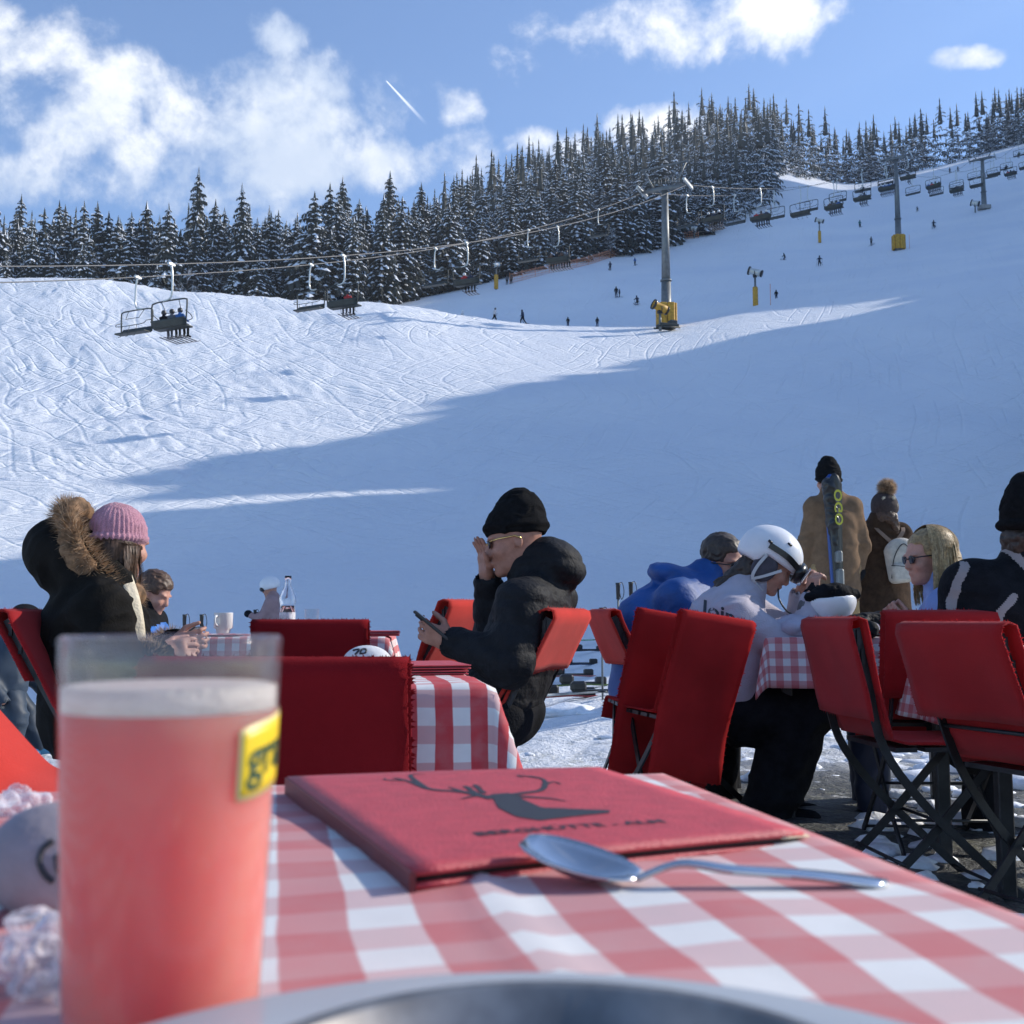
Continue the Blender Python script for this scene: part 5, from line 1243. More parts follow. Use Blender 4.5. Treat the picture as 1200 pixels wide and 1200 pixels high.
# ---- skis, poles and snow lumps beyond the chairs
def ski_pole(X, D, top_z, label, lean=(0, 0)):
    g = float(ground_z(xat(X, D), D)); b = Vector((xat(X, D), D, g)); tp = Vector((b.x+lean[0], b.y+lean[1], top_z)); t = thing('ski_pole', label, 'ski pole', b, 0, 'ski poles stuck in the snow')
    m = MB(); m.tube([b-Vector((0, 0, .05)), tp-Vector((0, 0, .12))], .008, 6); part('shaft', m, M['galv'], t)
    m = MB(); m.tube([tp-Vector((0, 0, .14)), tp-Vector((0, 0, .02)), tp], [.015, .019, .022], 8); part('grip', m, M['blackplastic'], t)
    m = MB(); m.tube(spline([tp-Vector((0, 0, .01)), tp+Vector((.035, 0, .0)), tp+Vector((.05, 0, -.08)), tp+Vector((.03, 0, -.14)), tp-Vector((-.01, 0, .07))], 4), .0035, 5); part('strap', m, M['blackplastic'], t)
    m = MB(); m.lathe([(.0, 0), (.045, .0), (.03, .012), (0, .014)], b+Vector((0, 0, .06)), 12); part('basket', m, M['blackplastic'], t)
for X, Y, D, lab, l in ((724, 683, 9.4, 'left one of two ski poles upright between the red chair and the blue jacket', (.0, 0)), (739, 682, 9.5, 'right one of two ski poles upright beside the blue jacket', (0, 0)), (705, 712, 8.8, 'lower ski pole just above the narrow bright red chair', (0, .02)), (218, 720, 10.5, 'left one of two ski poles behind the tablet', (0, 0)), (238, 720, 10.5, 'right one of two ski poles, nearest the white mug', (.0, 0))):
    ski_pole(X, D, P(X, Y, D).z, lab, l)
def ski(p, rz, col, label, L=1.65, group='skis lying on the snow', boot=False):
    t = thing('ski', label, 'ski', p, 0, group); R_ = rotz(rz); q = lambda x, y, z: p+R_@Vector((x, y, z)); mt = mat('ski_'+label[:12], col, .25, 0, .5, 5)
    pts = [(-L/2, .06), (-L/2+.06, .02), (-L/4, .03), (0, .05), (L/4, .03), (L/2-.18, .02), (L/2-.07, .06), (L/2, .14)]; G = np.zeros((len(pts), 3, 3))
    for i, (x, z) in enumerate(pts):
        w = .034+.018*abs(x/(L/2))**2 if i not in (0, len(pts)-1) else .02
        for j in range(3): G[i, j] = q(x, (j-1)*w, z)
    m = MB(); m.sheet(G, .016); part('board', m, mt, t)
    m = MB(); m.box(q(.16, 0, .085), (.10, .075, .06), R_, .012); m.box(q(-.16, 0, .095), (.13, .07, .085), R_, .02); m.box(q(0, 0, .06), (.42, .06, .02), R_, .005); part('binding', m, M['blackplastic'], t)
def gpt(X, Y): 
    p = hit(X, Y, 5., 60.); p.z = float(ground_z(p.x, p.y)); return p
for X, Y, a, col, lab in ((690, 766, 4, (.03, .03, .04), 'black ski lying uppermost behind the narrow red chair'), (680, 783, 2, (.05, .07, .12), 'dark blue ski lying second of the pile left of the red chairs'), (672, 797, 7, (.42, .16, .14), 'wide salmon red ski across the pile between the chairs'), (684, 808, 10, (.12, .16, .05), 'olive ski with bindings in the pile between the chairs'), (668, 822, 9, (.30, .05, .05), 'dark red ski of the pile nearest the camera'), (700, 818, 14, (.45, .45, .42), 'pale ski beside the red boot shell'), (722, 752, -2, (.05, .22, .06), 'green ski far behind the upright poles'),
    (1020, 816, 4, (.04, .30, .03), 'bright green ski lying under the right-hand table'), (1014, 800, 12, (.50, .48, .03), 'yellow green ski behind the green one under the table')):
    p = gpt(X, Y); ski(p, rad(a), col, lab)
F = None
def lumps():
    r = random.Random(9); vs = []; fs = []; n = 0
    base = MB(); base.ball((0, 0, 0), 1., 7)
    bv = np.array(base.v); 
    for k in range(300):
        if k < 170: D = r.uniform(2.7, 7.2); x = r.uniform(.35, .50)*D*r.choice([1, .9, .75])
        else: D = r.uniform(5.2, 9.); x = r.uniform(-.1, .45)*D
        s = .010+.05*r.random()**2.2; s *= 1 if r.random() < .85 else 2.0; z = float(ground_z(x, D)); q = bv*s*np.array([r.uniform(.8, 1.6), r.uniform(.8, 1.5), r.uniform(.5, .9)])
        q = q*(1+.55*vnoise(bv*1.9+k*1.3, 3)[:, None])*np.array([1.3, 1.2, .75])+np.array([x, D, z+s*.05]); vs.append(q); fs += [tuple(i+n for i in f) for f in base.f]; n += len(q)
    me = mesh_from('snow_lumps', np.concatenate(vs), fs, True, None, [M['snow_plain']]); o = bpy.data.objects.new('snow_lumps', me); link(o); tag(o, 'broken lumps of trodden snow on the wet paving under the right-hand chairs', 'snow', kind='stuff')
M['snow_plain'] = mat('snow_lumps', (.80, .82, .85), .6, 0, .1, 20, .6, 60)
lumps()
# ------------------------------------------------------------------ people on the terrace
def headframe(yaw, pitch=0., roll=0.):
    """yaw: 0 = facing +x, 90 = away from the camera; pitch > 0 looks up"""
    return rotz(rad(yaw))@Matrix.Rotation(rad(-pitch), 3, 'Y')@Matrix.Rotation(rad(roll), 3, 'X')
def head_sdf(F, c, H, s=1.):
    q = lambda x, y, z: c+H@Vector((x*s, y*s, z*s)); e = lambda p, r, k=.02, sub=False: F.ell(q(*p), tuple(a*s for a in r), H, k*s, sub)
    e((-.012, 0, .035), (.097, .077, .086)); e((.022, 0, -.028), (.070, .060, .085), .03); e((.040, 0, -.078), (.046, .042, .032), .025); e((.078, 0, -.094), (.017, .020, .015), .02)
    F.cap(q(.080, 0, .022), q(.104, 0, -.020), .0085*s, .0125*s, .014*s); e((.098, 0, -.026), (.013, .017, .010), .008)
    for y in (-1, 1):
        e((.075, y*.030, .030), (.022, .026, .010), .012); e((.088, y*.032, .010), (.016, .017, .012), .010, True); e((.070, y*.032, .010), (.0125, .0125, .0125), .004)
        e((.062, y*.042, -.022), (.028, .022, .024), .02); e((-.008, y*.078, -.002), (.017, .010, .031), .006); e((-.004, y*.087, .0), (.009, .006, .018), .004, True)
    e((.091, 0, -.050), (.011, .022, .0055), .005); e((.088, 0, -.062), (.011, .019, .007), .006)
def hand_sdf(F, w, X, Yv, curl=.5, s=1., spread=.10, thumb=.5, side=1):
    """w wrist, X direction of the fingers, Yv towards the thumb; fingers curl towards -z of the frame * side"""
    Hm = frame(X, Yv); sd = side; q = lambda x, y, z: w+Hm@Vector((x*s, y*s, z*s*sd))
    F.box(q(.048, 0, 0), (.044*s, .040*s, .014*s), Hm, .013*s, .012*s); F.cap(q(-.02, 0, 0), q(.02, 0, 0), .027*s, .028*s, .02*s)
    for k, (y, L, dl) in enumerate(((.031, .068, 0), (.011, .076, .05), (-.010, .071, .1), (-.030, .056, .16))):
        a = 0.; p = Vector((.086, y, .002)); sp = spread*(1.5-k); c_ = curl+dl*curl
        for j, fr_ in enumerate((.46, .30, .24)):
            a += c_*(1., 1.15, .8)[j]; d = Vector((math.cos(a)*math.cos(sp*.6), math.cos(a)*math.sin(sp*.6), -math.sin(a))); p2 = p+d*L*fr_; r0 = (.0092, .0084, .0076)[j]*s
            F.cap(q(*p), q(*p2), r0, r0*.93, .0045*s); p = p2
    p = Vector((.020, .030, -.004)); d1 = Vector((.62, .66-.3*thumb, -.25-.35*thumb)).normalized(); p2 = p+d1*.042; d2 = Vector((.86, .34-.5*thumb, -.25-.35*thumb)).normalized(); p3 = p2+d2*.030; p4 = p3+d2*.024
    F.cap(q(*p), q(*p2), .0145*s, .011*s, .012*s).cap(q(*p2), q(*p3), .0105*s, .0096*s, .005*s).cap(q(*p3), q(*p4), .0096*s, .0082*s, .004*s)
def body(root, J, H, skin, s=1., h=.0073, hands=()):
    """the continuous body under the clothes"""
    F = Field(h); head_sdf(F, J['head'], H, s); F.cap(J['head']+H@Vector((-.030, 0, -.055))*s, J['neck'], .052*s, .056*s, .03)
    F.cap(J['neck'], J['chest'], .06*s, .085*s, .06).cap(J['chest'], J['pelvis'], .085*s, .085*s, .05)
    for sd in 'LR':
        F.cap(J['neck'], J['sh'+sd], .05*s, .045*s, .05).cap(J['sh'+sd], J['el'+sd], .040*s, .033*s, .03).cap(J['el'+sd], J['wr'+sd], .034*s, .024*s, .02)
        F.cap(J['pelvis'], J['hip'+sd], .08*s, .068*s, .05).cap(J['hip'+sd], J['kn'+sd], .066*s, .052*s, .03).cap(J['kn'+sd], J['an'+sd], .052*s, .036*s, .03).cap(J['an'+sd], J['an'+sd]-Vector((0, 0, .045)), .034*s, .032*s, .02).cap(J['an'+sd]-Vector((0, 0, .05)), J['an'+sd]-Vector((0, 0, .055))+J['foot']*.11*s, .032*s, .026*s, .02)
    for sd, X, Y, kw in hands: hand_sdf(F, J['wr'+sd]+Vector(X).normalized()*.02*s, X, Y, s=s*.98, **kw)
    return sdf_part('body', F, skin, root, fine=.0006)
def jacket(root, J, mt, side, s=1., th=1., arm=.062, cuff=.046, fold=.005, quilt=None, hem=None, name='jacket', seed=1, deep=.13, wide=.075, hood=None, collar=.07, h=.0100, extra=None, fscale=9, midf=None, fwd=None):
    F = Field(h); side = Vector(side).normalized()*wide*s; c, p, n = J['chest'], J['pelvis'], J['neck']; hem = p if hem is None else hem
    for k in (-1, 1): F.cap(c+side*k, hem+side*k*1.05, deep*s*th, (deep+.006)*s*th, .08)
    F.cap(c, n, deep*s, .085*s, .08)
    for sd in 'LR':
        F.cap(n, J['sh'+sd], .07*s, .07*s*th, .06).cap(J['sh'+sd], J['el'+sd], (arm+.012)*s, arm*s, .045).cap(J['el'+sd], J['wr'+sd], arm*s, cuff*s, .035).cap(J['wr'+sd], J['wr'+sd]+(J['wr'+sd]-J['el'+sd]).normalized()*.012, cuff*1.04*s, cuff*.98*s, .01)
        F.cap(J['wr'+sd]+(J['wr'+sd]-J['el'+sd]).normalized()*.012, J['wr'+sd]+(J['wr'+sd]-J['el'+sd]).normalized()*.05, cuff*.80*s, cuff*.82*s, .004, True)
    if collar: F.cap(n, J['head']+(n-J['head'])*.42, .085*s, collar*s, .03)
    if extra: extra(F)
    return sdf_part(name, F, mt, root, fold=fold, fscale=fscale, quilt=quilt, seed=seed, midf=midf)
def trousers(root, J, mt, s=1., r=(.098, .078, .070), fold=.009, seed=4, h=.013, name='trousers', shoe=None):
    F = Field(h); p = J['pelvis']
    for sd in 'LR': F.cap(p+(J['hip'+sd]-p)*.6, J['hip'+sd], .115*s, .105*s, .06).cap(J['hip'+sd], J['kn'+sd], r[0]*1.08*s, r[1]*s, .05).cap(J['kn'+sd], J['an'+sd], r[1]*s, r[2]*s, .03)
    o = sdf_part(name, F, mt, root, fold=fold, fscale=8, seed=seed)
    f = J['foot']
    for sd in 'LR':
        F = Field(.011); a = J['an'+sd]; F.cap(a+Vector((0, 0, .02)), a-Vector((0, 0, .045)), .058*s, .056*s, .02).cap(a-Vector((0, 0, .045)), a-Vector((0, 0, .05))+f*.15*s, .050*s, .042*s, .03); F.box(a-Vector((0, 0, .085))+f*.06*s, (.14*s, .047*s, .014), frame(f, (-f.y, f.x, 0)), .008, .01)
        sdf_part('boot', F, shoe or M['black'], root, fold=.003, fscale=20)
    return o
def joints(head, neck, chest, pelvis, sh, el, wr, kn, an, side, foot, hip=.10, shw=.185):
    """sh/el/wr/kn/an: pairs (left, right) of points, sh may be None"""
    side = Vector(side).normalized(); J = dict(head=head, neck=neck, chest=chest, pelvis=pelvis, foot=Vector(foot).normalized())
    for i, sd in enumerate('LR'):
        k = 1 if i == 0 else -1; J['sh'+sd] = (sh[i] if sh else chest.lerp(neck, .72)+side*k*shw); J['el'+sd] = el[i]; J['wr'+sd] = wr[i]; J['hip'+sd] = pelvis+side*k*hip; J['kn'+sd] = kn[i]; J['an'+sd] = an[i]
    return J
def person(label, X, D, group=None): return thing('person', label, 'person', (xat(X, D), D, float(ground_z(xat(X, D), D))), 0, group)
def hat_sdf(root, c, H, mt, s=1., tall=.0, name='knitted_hat', low=.012, rib=None, lean=-.03, fold=.004, cuffr=1., fine=.0):
    F = Field(.0055); q = lambda x, y, z: c+H@Vector((x*s, y*s, z*s)); tilt = H@Matrix.Rotation(rad(-10), 3, 'Y')
    F.ell(q(-.018, 0, .050), (.112*s, .094*s, .094*s), tilt).ell(q(lean, 0, .085+tall*.5), (.085*s, .075*s, (.085+tall*.6)*s), tilt, .04)
    F.box(q(-.012, 0, low-.10), (.2*s, .2*s, .10*s), tilt, .004, .006, True)
    F.ell(q(-.020, 0, low+.030), (.1215*s*cuffr, .100*s*cuffr, .034*s), tilt, .006); F.box(q(-.012, 0, low-.105), (.2*s, .2*s, .10*s), tilt, .004, .004, True)
    return sdf_part(name, F, mt, root, fold=fold, fscale=22, rib=rib and (tilt, q(-.02, 0, .03), rib[0], rib[1]), fine=fine, seed=6)
def hair_sdf(root, c, H, mt, s=1., short=False,  name='hair', top=.014, fine=.003):
    F = Field(.0055); q = lambda x, y, z: c+H@Vector((x*s, y*s, z*s))
    F.ell(q(-.020, 0, .046), (.103*s+top*.3, .083*s+top*.4, .090*s+top*.4), H)
    if short: F.box(q(.06, 0, -.075), (.105*s, .12*s, .095*s), H, .01, .01, True).box(q(-.06, 0, -.12), (.12*s, .12*s, .08*s), H, .01, .01, True)
    else: F.ell(q(-.062, 0, -.005), (.055*s, .070*s, .075*s), H, .03)
    F.box(q(.115, 0, -.02), (.062*s, .12*s, .085*s), H, .01, .015, True).box(q(.04, 0, -.085), (.10*s, .12*s, .075*s), H, .01, .01, True)
    return sdf_part(name, F, mt, root, fold=.005, fscale=26, fine=fine, seed=3)
def strands(root, roots, dirs, L, mt, n_seg=4, w=.0015, wob=.02, grav=.3, name='hair_strands', seed=1, curl=0.):
    """many thin tapering hairs as one mesh"""
    r = random.Random(seed); vs = []; fs = []
    for p, d in zip(roots, dirs):
        p = Vector(p); d = Vector(d).normalized(); l = L*r.uniform(.6, 1.15)/n_seg; s = d.orthogonal().normalized(); s = (Matrix.Rotation(r.uniform(0, 6.28), 3, d)@s)*w; n = len(vs)
        for k in range(n_seg+1):
            q = 1-k/(n_seg+.3); vs.append(p-s*q); vs.append(p+s*q)
            d = (d+Vector((r.uniform(-1, 1), r.uniform(-1, 1), r.uniform(-1, 1)))*wob*10*l/L*.5+Vector((0, 0, -grav*l*4))).normalized(); p = p+d*l
        for k in range(n_seg): a = n+2*k; fs.append((a, a+1, a+3, a+2))
    me = mesh_from(name, np.array([tuple(v) for v in vs])-np.array(root.location), fs, True, None, [mt]); o = bpy.data.objects.new(name, me); link(o, root); o['kind'] = 'stuff'; return o
def curtain(root, c, H, mt, n, L, seed, amin=1.15, s=1., bmax=1.5):
    """straight-ish hair combed from the crown over the sides and back of the head, then hanging"""
    r = random.Random(seed); vs = []; fs = []; R_ = (.112*s, .098*s, .100*s); off = Vector(root.location); ctr = Vector((-.030, 0, .045))*s
    for k in range(n):
        a = r.uniform(amin, 2*math.pi-amin); a0 = a; b = r.uniform(-.1, bmax); ln = L*r.uniform(.75, 1.1); w = r.uniform(.0009, .0019); ph = r.uniform(0, 6.28); lock = math.floor(a*9)/9; thick = r.uniform(1.0, 1.10); pts = []
        for i in range(11):
            q = i/10; bb = b-(b+.12)*min(1, q*1.9); hang = max(0, q-.5)*2*ln*.95+max(0, 0)
            p = ctr+Vector((R_[0]*thick*math.cos(a)*math.cos(bb), R_[1]*thick*math.sin(a)*math.cos(bb), R_[2]*thick*math.sin(bb)))
            wv = .009*math.sin(q*9+lock*7)*q+.003*math.sin(q*14+ph)*q; dn = H.transposed()@Vector((0, 0, -1))
            rad_ = Vector((math.cos(a), math.sin(a), 0)); p = p+dn*hang+rad_*(wv+.012*hang/L*math.sin(lock*13)-.025*hang*3*(hang/L)); pts.append(c+H@p)
        sd = (H@Vector((-math.sin(a), math.cos(a), 0))).normalized(); m0 = len(vs)
        for i, p in enumerate(pts): ww = w*(1-.6*(i/10)**3); vs.append(p-sd*ww-off); vs.append(p+sd*ww-off)
        for i in range(10): fs.append((m0+2*i, m0+2*i+1, m0+2*i+3, m0+2*i+2))
    me = mesh_from('hair_strands', np.array([tuple(v) for v in vs]), fs, True, None, [mt]); o = bpy.data.objects.new('hair_strands', me); link(o, root); o['kind'] = 'stuff'
def shades(root, c, H, s=1., mt=None, frame_m=None, r=.024):
    q = lambda x, y, z: c+H@Vector((x*s, y*s, z*s)); t = bpy.data.objects.new('sunglasses', None); link(t, root); mt = mt or M['lens']; fm = frame_m or M['blackplastic']
    for y in (-1, 1):
        m = MB(); G = np.zeros((7, 7, 3))
        for i in range(7):
            for j in range(7): a, b = -1+i/3, -1+j/3; k = math.sqrt(max(.01, 1-.5*b*b*(a*a))); G[i, j] = q(.097-.006*a*a-.010*abs(y*.032+a*r)*8*.1, y*.032+a*r*k, .010+b*r*.72*math.sqrt(1-.5*a*a))
        m.sheet(G, .0025); part('lens', m, mt, root)
        m = MB(); m.tube([q(.090, y*.056, .018), q(.06, y*.078, .018), q(.0, y*.088, .014), q(-.02, y*.088, .0)], .0028, 5); part('temple', m, fm, root)
    m = MB(); m.tube([q(.096, -.012, .014), q(.102, 0, .017), q(.096, .012, .014)], .0028, 5); part('bridge', m, fm, root); bpy.data.objects.remove(t)
def fillpts(c, rx, ry, n, seed=1): r = random.Random(seed); return r
M['lens'] = mat('dark_lens', (.01, .01, .012), .05, 0, .0)
M['knit_black'] = mat('black_knit', (.009, .009, .010), .95, 0, .3, 60, .8, 260, .1)
M['pinkknit'] = mat('pink_knit', (.52, .24, .31), .9, 0, .12, 60, .8, 260, .2, 0, 0, .3)
M['fur'] = mat('brown_fur', (.26, .155, .085), .7, 0, .6, 26, 0, 1, .3, .35); M['furl'] = mat('light_fur', (.42, .30, .20), .7, 0, .5, 30, 0, 1, .3, .4)
M['parka'] = mat('dark_olive_parka', (.011, .010, .009), .85, 0, .3, 9, .4, 120, .08)
M['cream'] = mat('cream_wool', (.62, .54, .40), .9, 0, .12, 30, .5, 120)
M['darkhair'] = mat('dark_brown_hair', (.035, .022, .015), .55, 0, .4, 90); M['brownhair'] = mat('brown_hair', (.075, .038, .02), .55, 0, .4, 90); M['blonde'] = mat('blonde_hair', (.42, .29, .14), .45, 0, .35, 60, .3, 200, .5, .3)
M['blondel'] = mat('light_blonde_hair', (.62, .47, .26), .4, 0, .25, 60, 0, 1, .5, .35); M['bluej'] = mat('bright_blue_jacket', (.003, .058, .24), .6, 0, .2, 6, .3, 60, .5); M['cobalt'] = mat('cobalt_jacket', (.01, .12, .42), .55, 0, .2, 6, .3, 60)
M['hoodie'] = mat('lilac_white_hoodie', (.44, .41, .47), .92, 0, .06, 14, .5, 220, .1); M['camel'] = mat('camel_wool_coat', (.20, .125, .075), .9, 0, .15, 22, .6, 160, .1); M['browncoat'] = mat('brown_wool_coat', (.055, .032, .02), .9, 0, .25, 22, .6, 160, .1)
M['chino'] = mat('ochre_trousers', (.30, .20, .09), .85, 0, .1, 9, .3, 90); M['lightblue'] = mat('pale_blue_jacket', (.17, .25, .50), .55, 0, .15, 8, .3, 60); M['greystripe'] = mat('taupe_panel', (.27, .23, .22), .7, 0, .08, 12, .3, 80)
M['jeans'] = mat('pale_denim', (.20, .24, .32), .9, 0, .2, 30, .4, 200); M['gold'] = mat('gold_frame', (.8, .55, .2), .25, 1.)

# 1 -- man in black puffer jacket, profile to the left, phone in one hand, the other at his glasses
def puffer_man():
    D = 4.0; t = person('man in black beanie and puffer jacket looking at a phone, hand to his glasses', 600, D)
    H = headframe(184, -14, 4); J = joints(P(603, 636, D), P(634, 686, D+.02), P(624, 726, D), P(588, 836, D), (P(612, 708, D-.19), P(646, 700, D+.17)), (P(597, 776, D-.25), P(580, 756, D+.14)), (P(534, 754, D-.16), P(572, 684, D+.05)),
        (P(520, 842, D-.16), P(515, 838, D+.18)), (P(535, 965, D-.14), P(525, 960, D+.16)), (-.34, -.94, 0), (-1, .2, 0))
    body(t, J, H, M['skin2'], hands=[('L', (-1, .08, .38), (-.25, -.25, 1), dict(curl=.48, side=-1, thumb=.4)), ('R', (-.16, -.1, 1), (.5, -1, .1), dict(curl=.16, side=1, thumb=.1, spread=.12))])
    def ex(F): n = J['neck']; F.ell(P(651, 660, D+.02), (.115, .125, .085), Matrix.Rotation(rad(35), 3, 'Y'), .03).cap(P(612, 668, D), P(638, 660, D), .055, .075, .03)
    jacket(t, J, M['blackshell'], (-.34, -.94, 0), th=1.04, arm=.078, cuff=.050, fold=.004, quilt=((.1, .02, 1), .085, .006), hem=P(592, 808, D), extra=ex, deep=.112, seed=2, h=.0075, fscale=12, collar=.075)
    trousers(t, J, M['black'], shoe=M['black']); hat_sdf(t, J['head'], H, M['knit_black'], tall=.02, lean=-.045, low=.024, fold=.004, fine=.001)
    shades(t, J['head'], H, mt=M['lens'], frame_m=M['gold'], r=.020)
    p = thing('phone', 'black phone held up by the man in the puffer jacket', 'phone', P(506, 733, D-.18)); c = P(506, 733, D-.17); a = (P(528, 748, D-.17)-P(487, 714, D-.17)).normalized(); Hm = frame(a, (0, 1, 0))
    m = MB(); m.box(c, (.155, .074, .010), Hm, .003); part('phone_body', m, M['blackplastic'], p); m = MB(); m.box(c+Hm@Vector((0, 0, .0055)), (.146, .068, .001), Hm); m2 = part('screen', m, M['lens'], p)
    m = MB(); m.box(c+Hm@Vector((-.05, -.012, -.007)), (.032, .03, .005), Hm, .002); part('camera_bump', m, M['blackplastic'], p)
puffer_man()
# 2 -- woman with the fur hood
def fur_woman():
    D = 4.05; t = person('woman in dark parka with a big fur trimmed hood and pink knitted hat', 110, D)
    H = headframe(58, -10, 0); J = joints(P(141, 640, D+.06), P(126, 686, D), P(112, 738, D), P(120, 850, D), None, (P(140, 800, D-.22), P(175, 775, D+.30)), (P(186, 770, D-.12), P(196, 758, D+.18)),
        (P(218, 850, D-.06), P(222, 845, D+.26)), (P(205, 968, D-.05), P(212, 962, D+.25)), (-.35, .94, 0), (1, .35, 0), shw=.19)
    J['shR'], J['shL'] = P(118, 716, D-.20), P(128, 712, D+.20); J['elR'], J['wrR'] = P(140, 800, D-.22), P(182, 768, D-.12); J['elL'], J['wrL'] = P(175, 785, D+.26), P(200, 757, D+.12)
    body(t, J, H, M['skin'], hands=[('R', (1, .2, .25), (-.2, .3, 1), dict(curl=.5)), ('L', (1, -.3, .2), (-.2, -.2, 1), dict(curl=.6))])
    def ex(F): F.ell(P(80, 652, D+.02), (.155, .15, .135), Matrix.Rotation(rad(28), 3, 'Y'), .03).ell(P(103, 678, D), (.12, .14, .10), None, .05)
    jacket(t, J, M['parka'], (-.3, .95, 0), th=1.16, arm=.080, cuff=.060, fold=.010, hem=P(112, 838, D), extra=ex, deep=.15, seed=5, h=.0075)
    trousers(t, J, M['black']); hat_sdf(t, J['head'], H, M['pinkknit'], .95, tall=-.01, lean=-.035, low=-.004, rib=(34, .0028), fold=.002, cuffr=1.02, )
    F = Field(.006); H_ = H; q = lambda x, y, z: J['head']+H_@Vector((x, y, z)); F.cap(q(-.05, .03, -.03), q(-.03, .05, -.16), .05, .035).cap(q(-.05, -.03, -.03), q(.01, -.06, -.14), .045, .025); sdf_part('hair', F, M['darkhair'], t, fold=.002, fscale=30); curtain(t, J['head']-H@Vector((0, 0, .035)), H, M['brownhair'], 2600, .15, 21, .75, .86, .05)
    # fur ruff: a thick roll around the hood opening, seen nearly edge on
    cen = P(115, 651, D+.02); ax_ = (P(150, 612, D)-P(108, 640, D)).normalized(); e1 = (P(140, 690, D)-P(75, 592, D)).normalized(); e1 = (e1-ax_*e1.dot(ax_)).normalized(); e2 = ax_.cross(e1); ring = [cen+e1*.195*math.cos(a)+e2*.135*math.sin(a)+ax_*.03*math.cos(2*a) for a in np.linspace(0, 2*math.pi, 26)]
    F = Field(.009)
    for a, b in zip(ring, ring[1:]): F.cap(a, b, .034, .034, .02)
    sdf_part('fur_base', F, M['fur'], t, fold=.006, fscale=20); r = random.Random(4); R0 = []; D0 = []
    for k in range(7000):
        a = r.uniform(0, 2*math.pi); p = cen+e1*.195*math.cos(a)+e2*.135*math.sin(a); rad_ = (p-cen).normalized(); an = r.uniform(0, 6.28); n_ = rad_*math.cos(an)+ax_*math.sin(an); R0.append(p+n_*.030); D0.append(n_+rad_*.25+Vector((r.uniform(-1, 1), r.uniform(-1, 1), r.uniform(-1, 1)))*.45)
    strands(t, R0[:4200], D0[:4200], .042, M['fur'], 3, .0016, .05, .2, 'fur_hair', 2); strands(t, R0[4200:], D0[4200:], .050, M['furl'], 3, .0014, .05, .2, 'fur_hair', 3)
    R0 = []; D0 = []; c = J['wrR']; dd = (J['wrR']-J['elR']).normalized()
    for cc, ddd in ((J['wrR'], dd), (J['wrL'], (J['wrL']-J['elL']).normalized())):
        o1 = ddd.orthogonal().normalized(); o2 = ddd.cross(o1)
        for k in range(1400): a = r.uniform(0, 6.28); n_ = o1*math.cos(a)+o2*math.sin(a); R0.append(cc+n_*.052-ddd*r.uniform(-.01, .04)); D0.append(n_+ddd*r.uniform(-.4, .6))
    strands(t, R0, D0, .036, M['furl'], 3, .0016, .05, .2, 'cuff_fur', 5)
    m = MB(); pts = [P(146, 676, D-.02), P(154, 700, D-.12), P(160, 730, D-.14), P(163, 765, D-.12)]; G = np.array([[tuple(p+Vector((.0, 0, 0))+Vector((.019, .015, 0))*k) for k in (-1, -.3, .3, 1)] for p in spline(pts, 5)]); m.sheet(G, .022); part('cream_scarf', m, M['cream'], t)
fur_woman()
def tab(c, a, w, l, label, cat='tablet'):
    p = thing(cat, label, cat, c); Hm = frame(a, (0, 1, 0)); m = MB(); m.box(c, (l, w, .009), Hm, .003); part('device_body', m, M['blackplastic'], p); m = MB(); m.box(c+Hm@Vector((0, 0, .005)), (l*.94, w*.92, .001), Hm); part('screen', m, M['lens'], p)
# 3 -- boy
def boy():
    D = 6.0; s = .86; t = person('brown haired boy in a blue and black jacket bent over a tablet', 175, D)
    H = headframe(-12, -26, 0); J = joints(P(181, 697, D), P(166, 722, D), P(166, 745, D), P(170, 815, D), None, (P(186, 758, D+.17), P(186, 765, D-.2)), (P(205, 750, D+.06), P(204, 752, D-.10)), (P(215, 815, D+.1), P(215, 815, D-.1)), (P(210, 885, D+.1), P(210, 885, D-.1)), (.1, 1, 0), (1, -.2, 0), shw=.15)
    body(t, J, H, M['skin'], s, hands=[('R', (1, .2, .1), (0, 0, 1), dict(curl=.4)), ('L', (1, -.2, .1), (0, 0, 1), dict(curl=.4))])
    z0 = J['chest'].z+.06; jacket(t, J, [M['cobalt'], M['black']], (.1, 1, 0), .86, arm=.068, seed=8, midf=lambda c: (c[:, 2] > z0+.03*np.sin(c[:, 0]*40)).astype(int)); trousers(t, J, M['black'], .86)
    hair_sdf(t, J['head'], H, M['brownhair'], .93, top=.014, short=True)
    tab(P(213, 749, D-.1), P(229, 742, D)-P(208, 757, D), .15, .22, 'tablet held by the boy in the blue jacket')
boy()
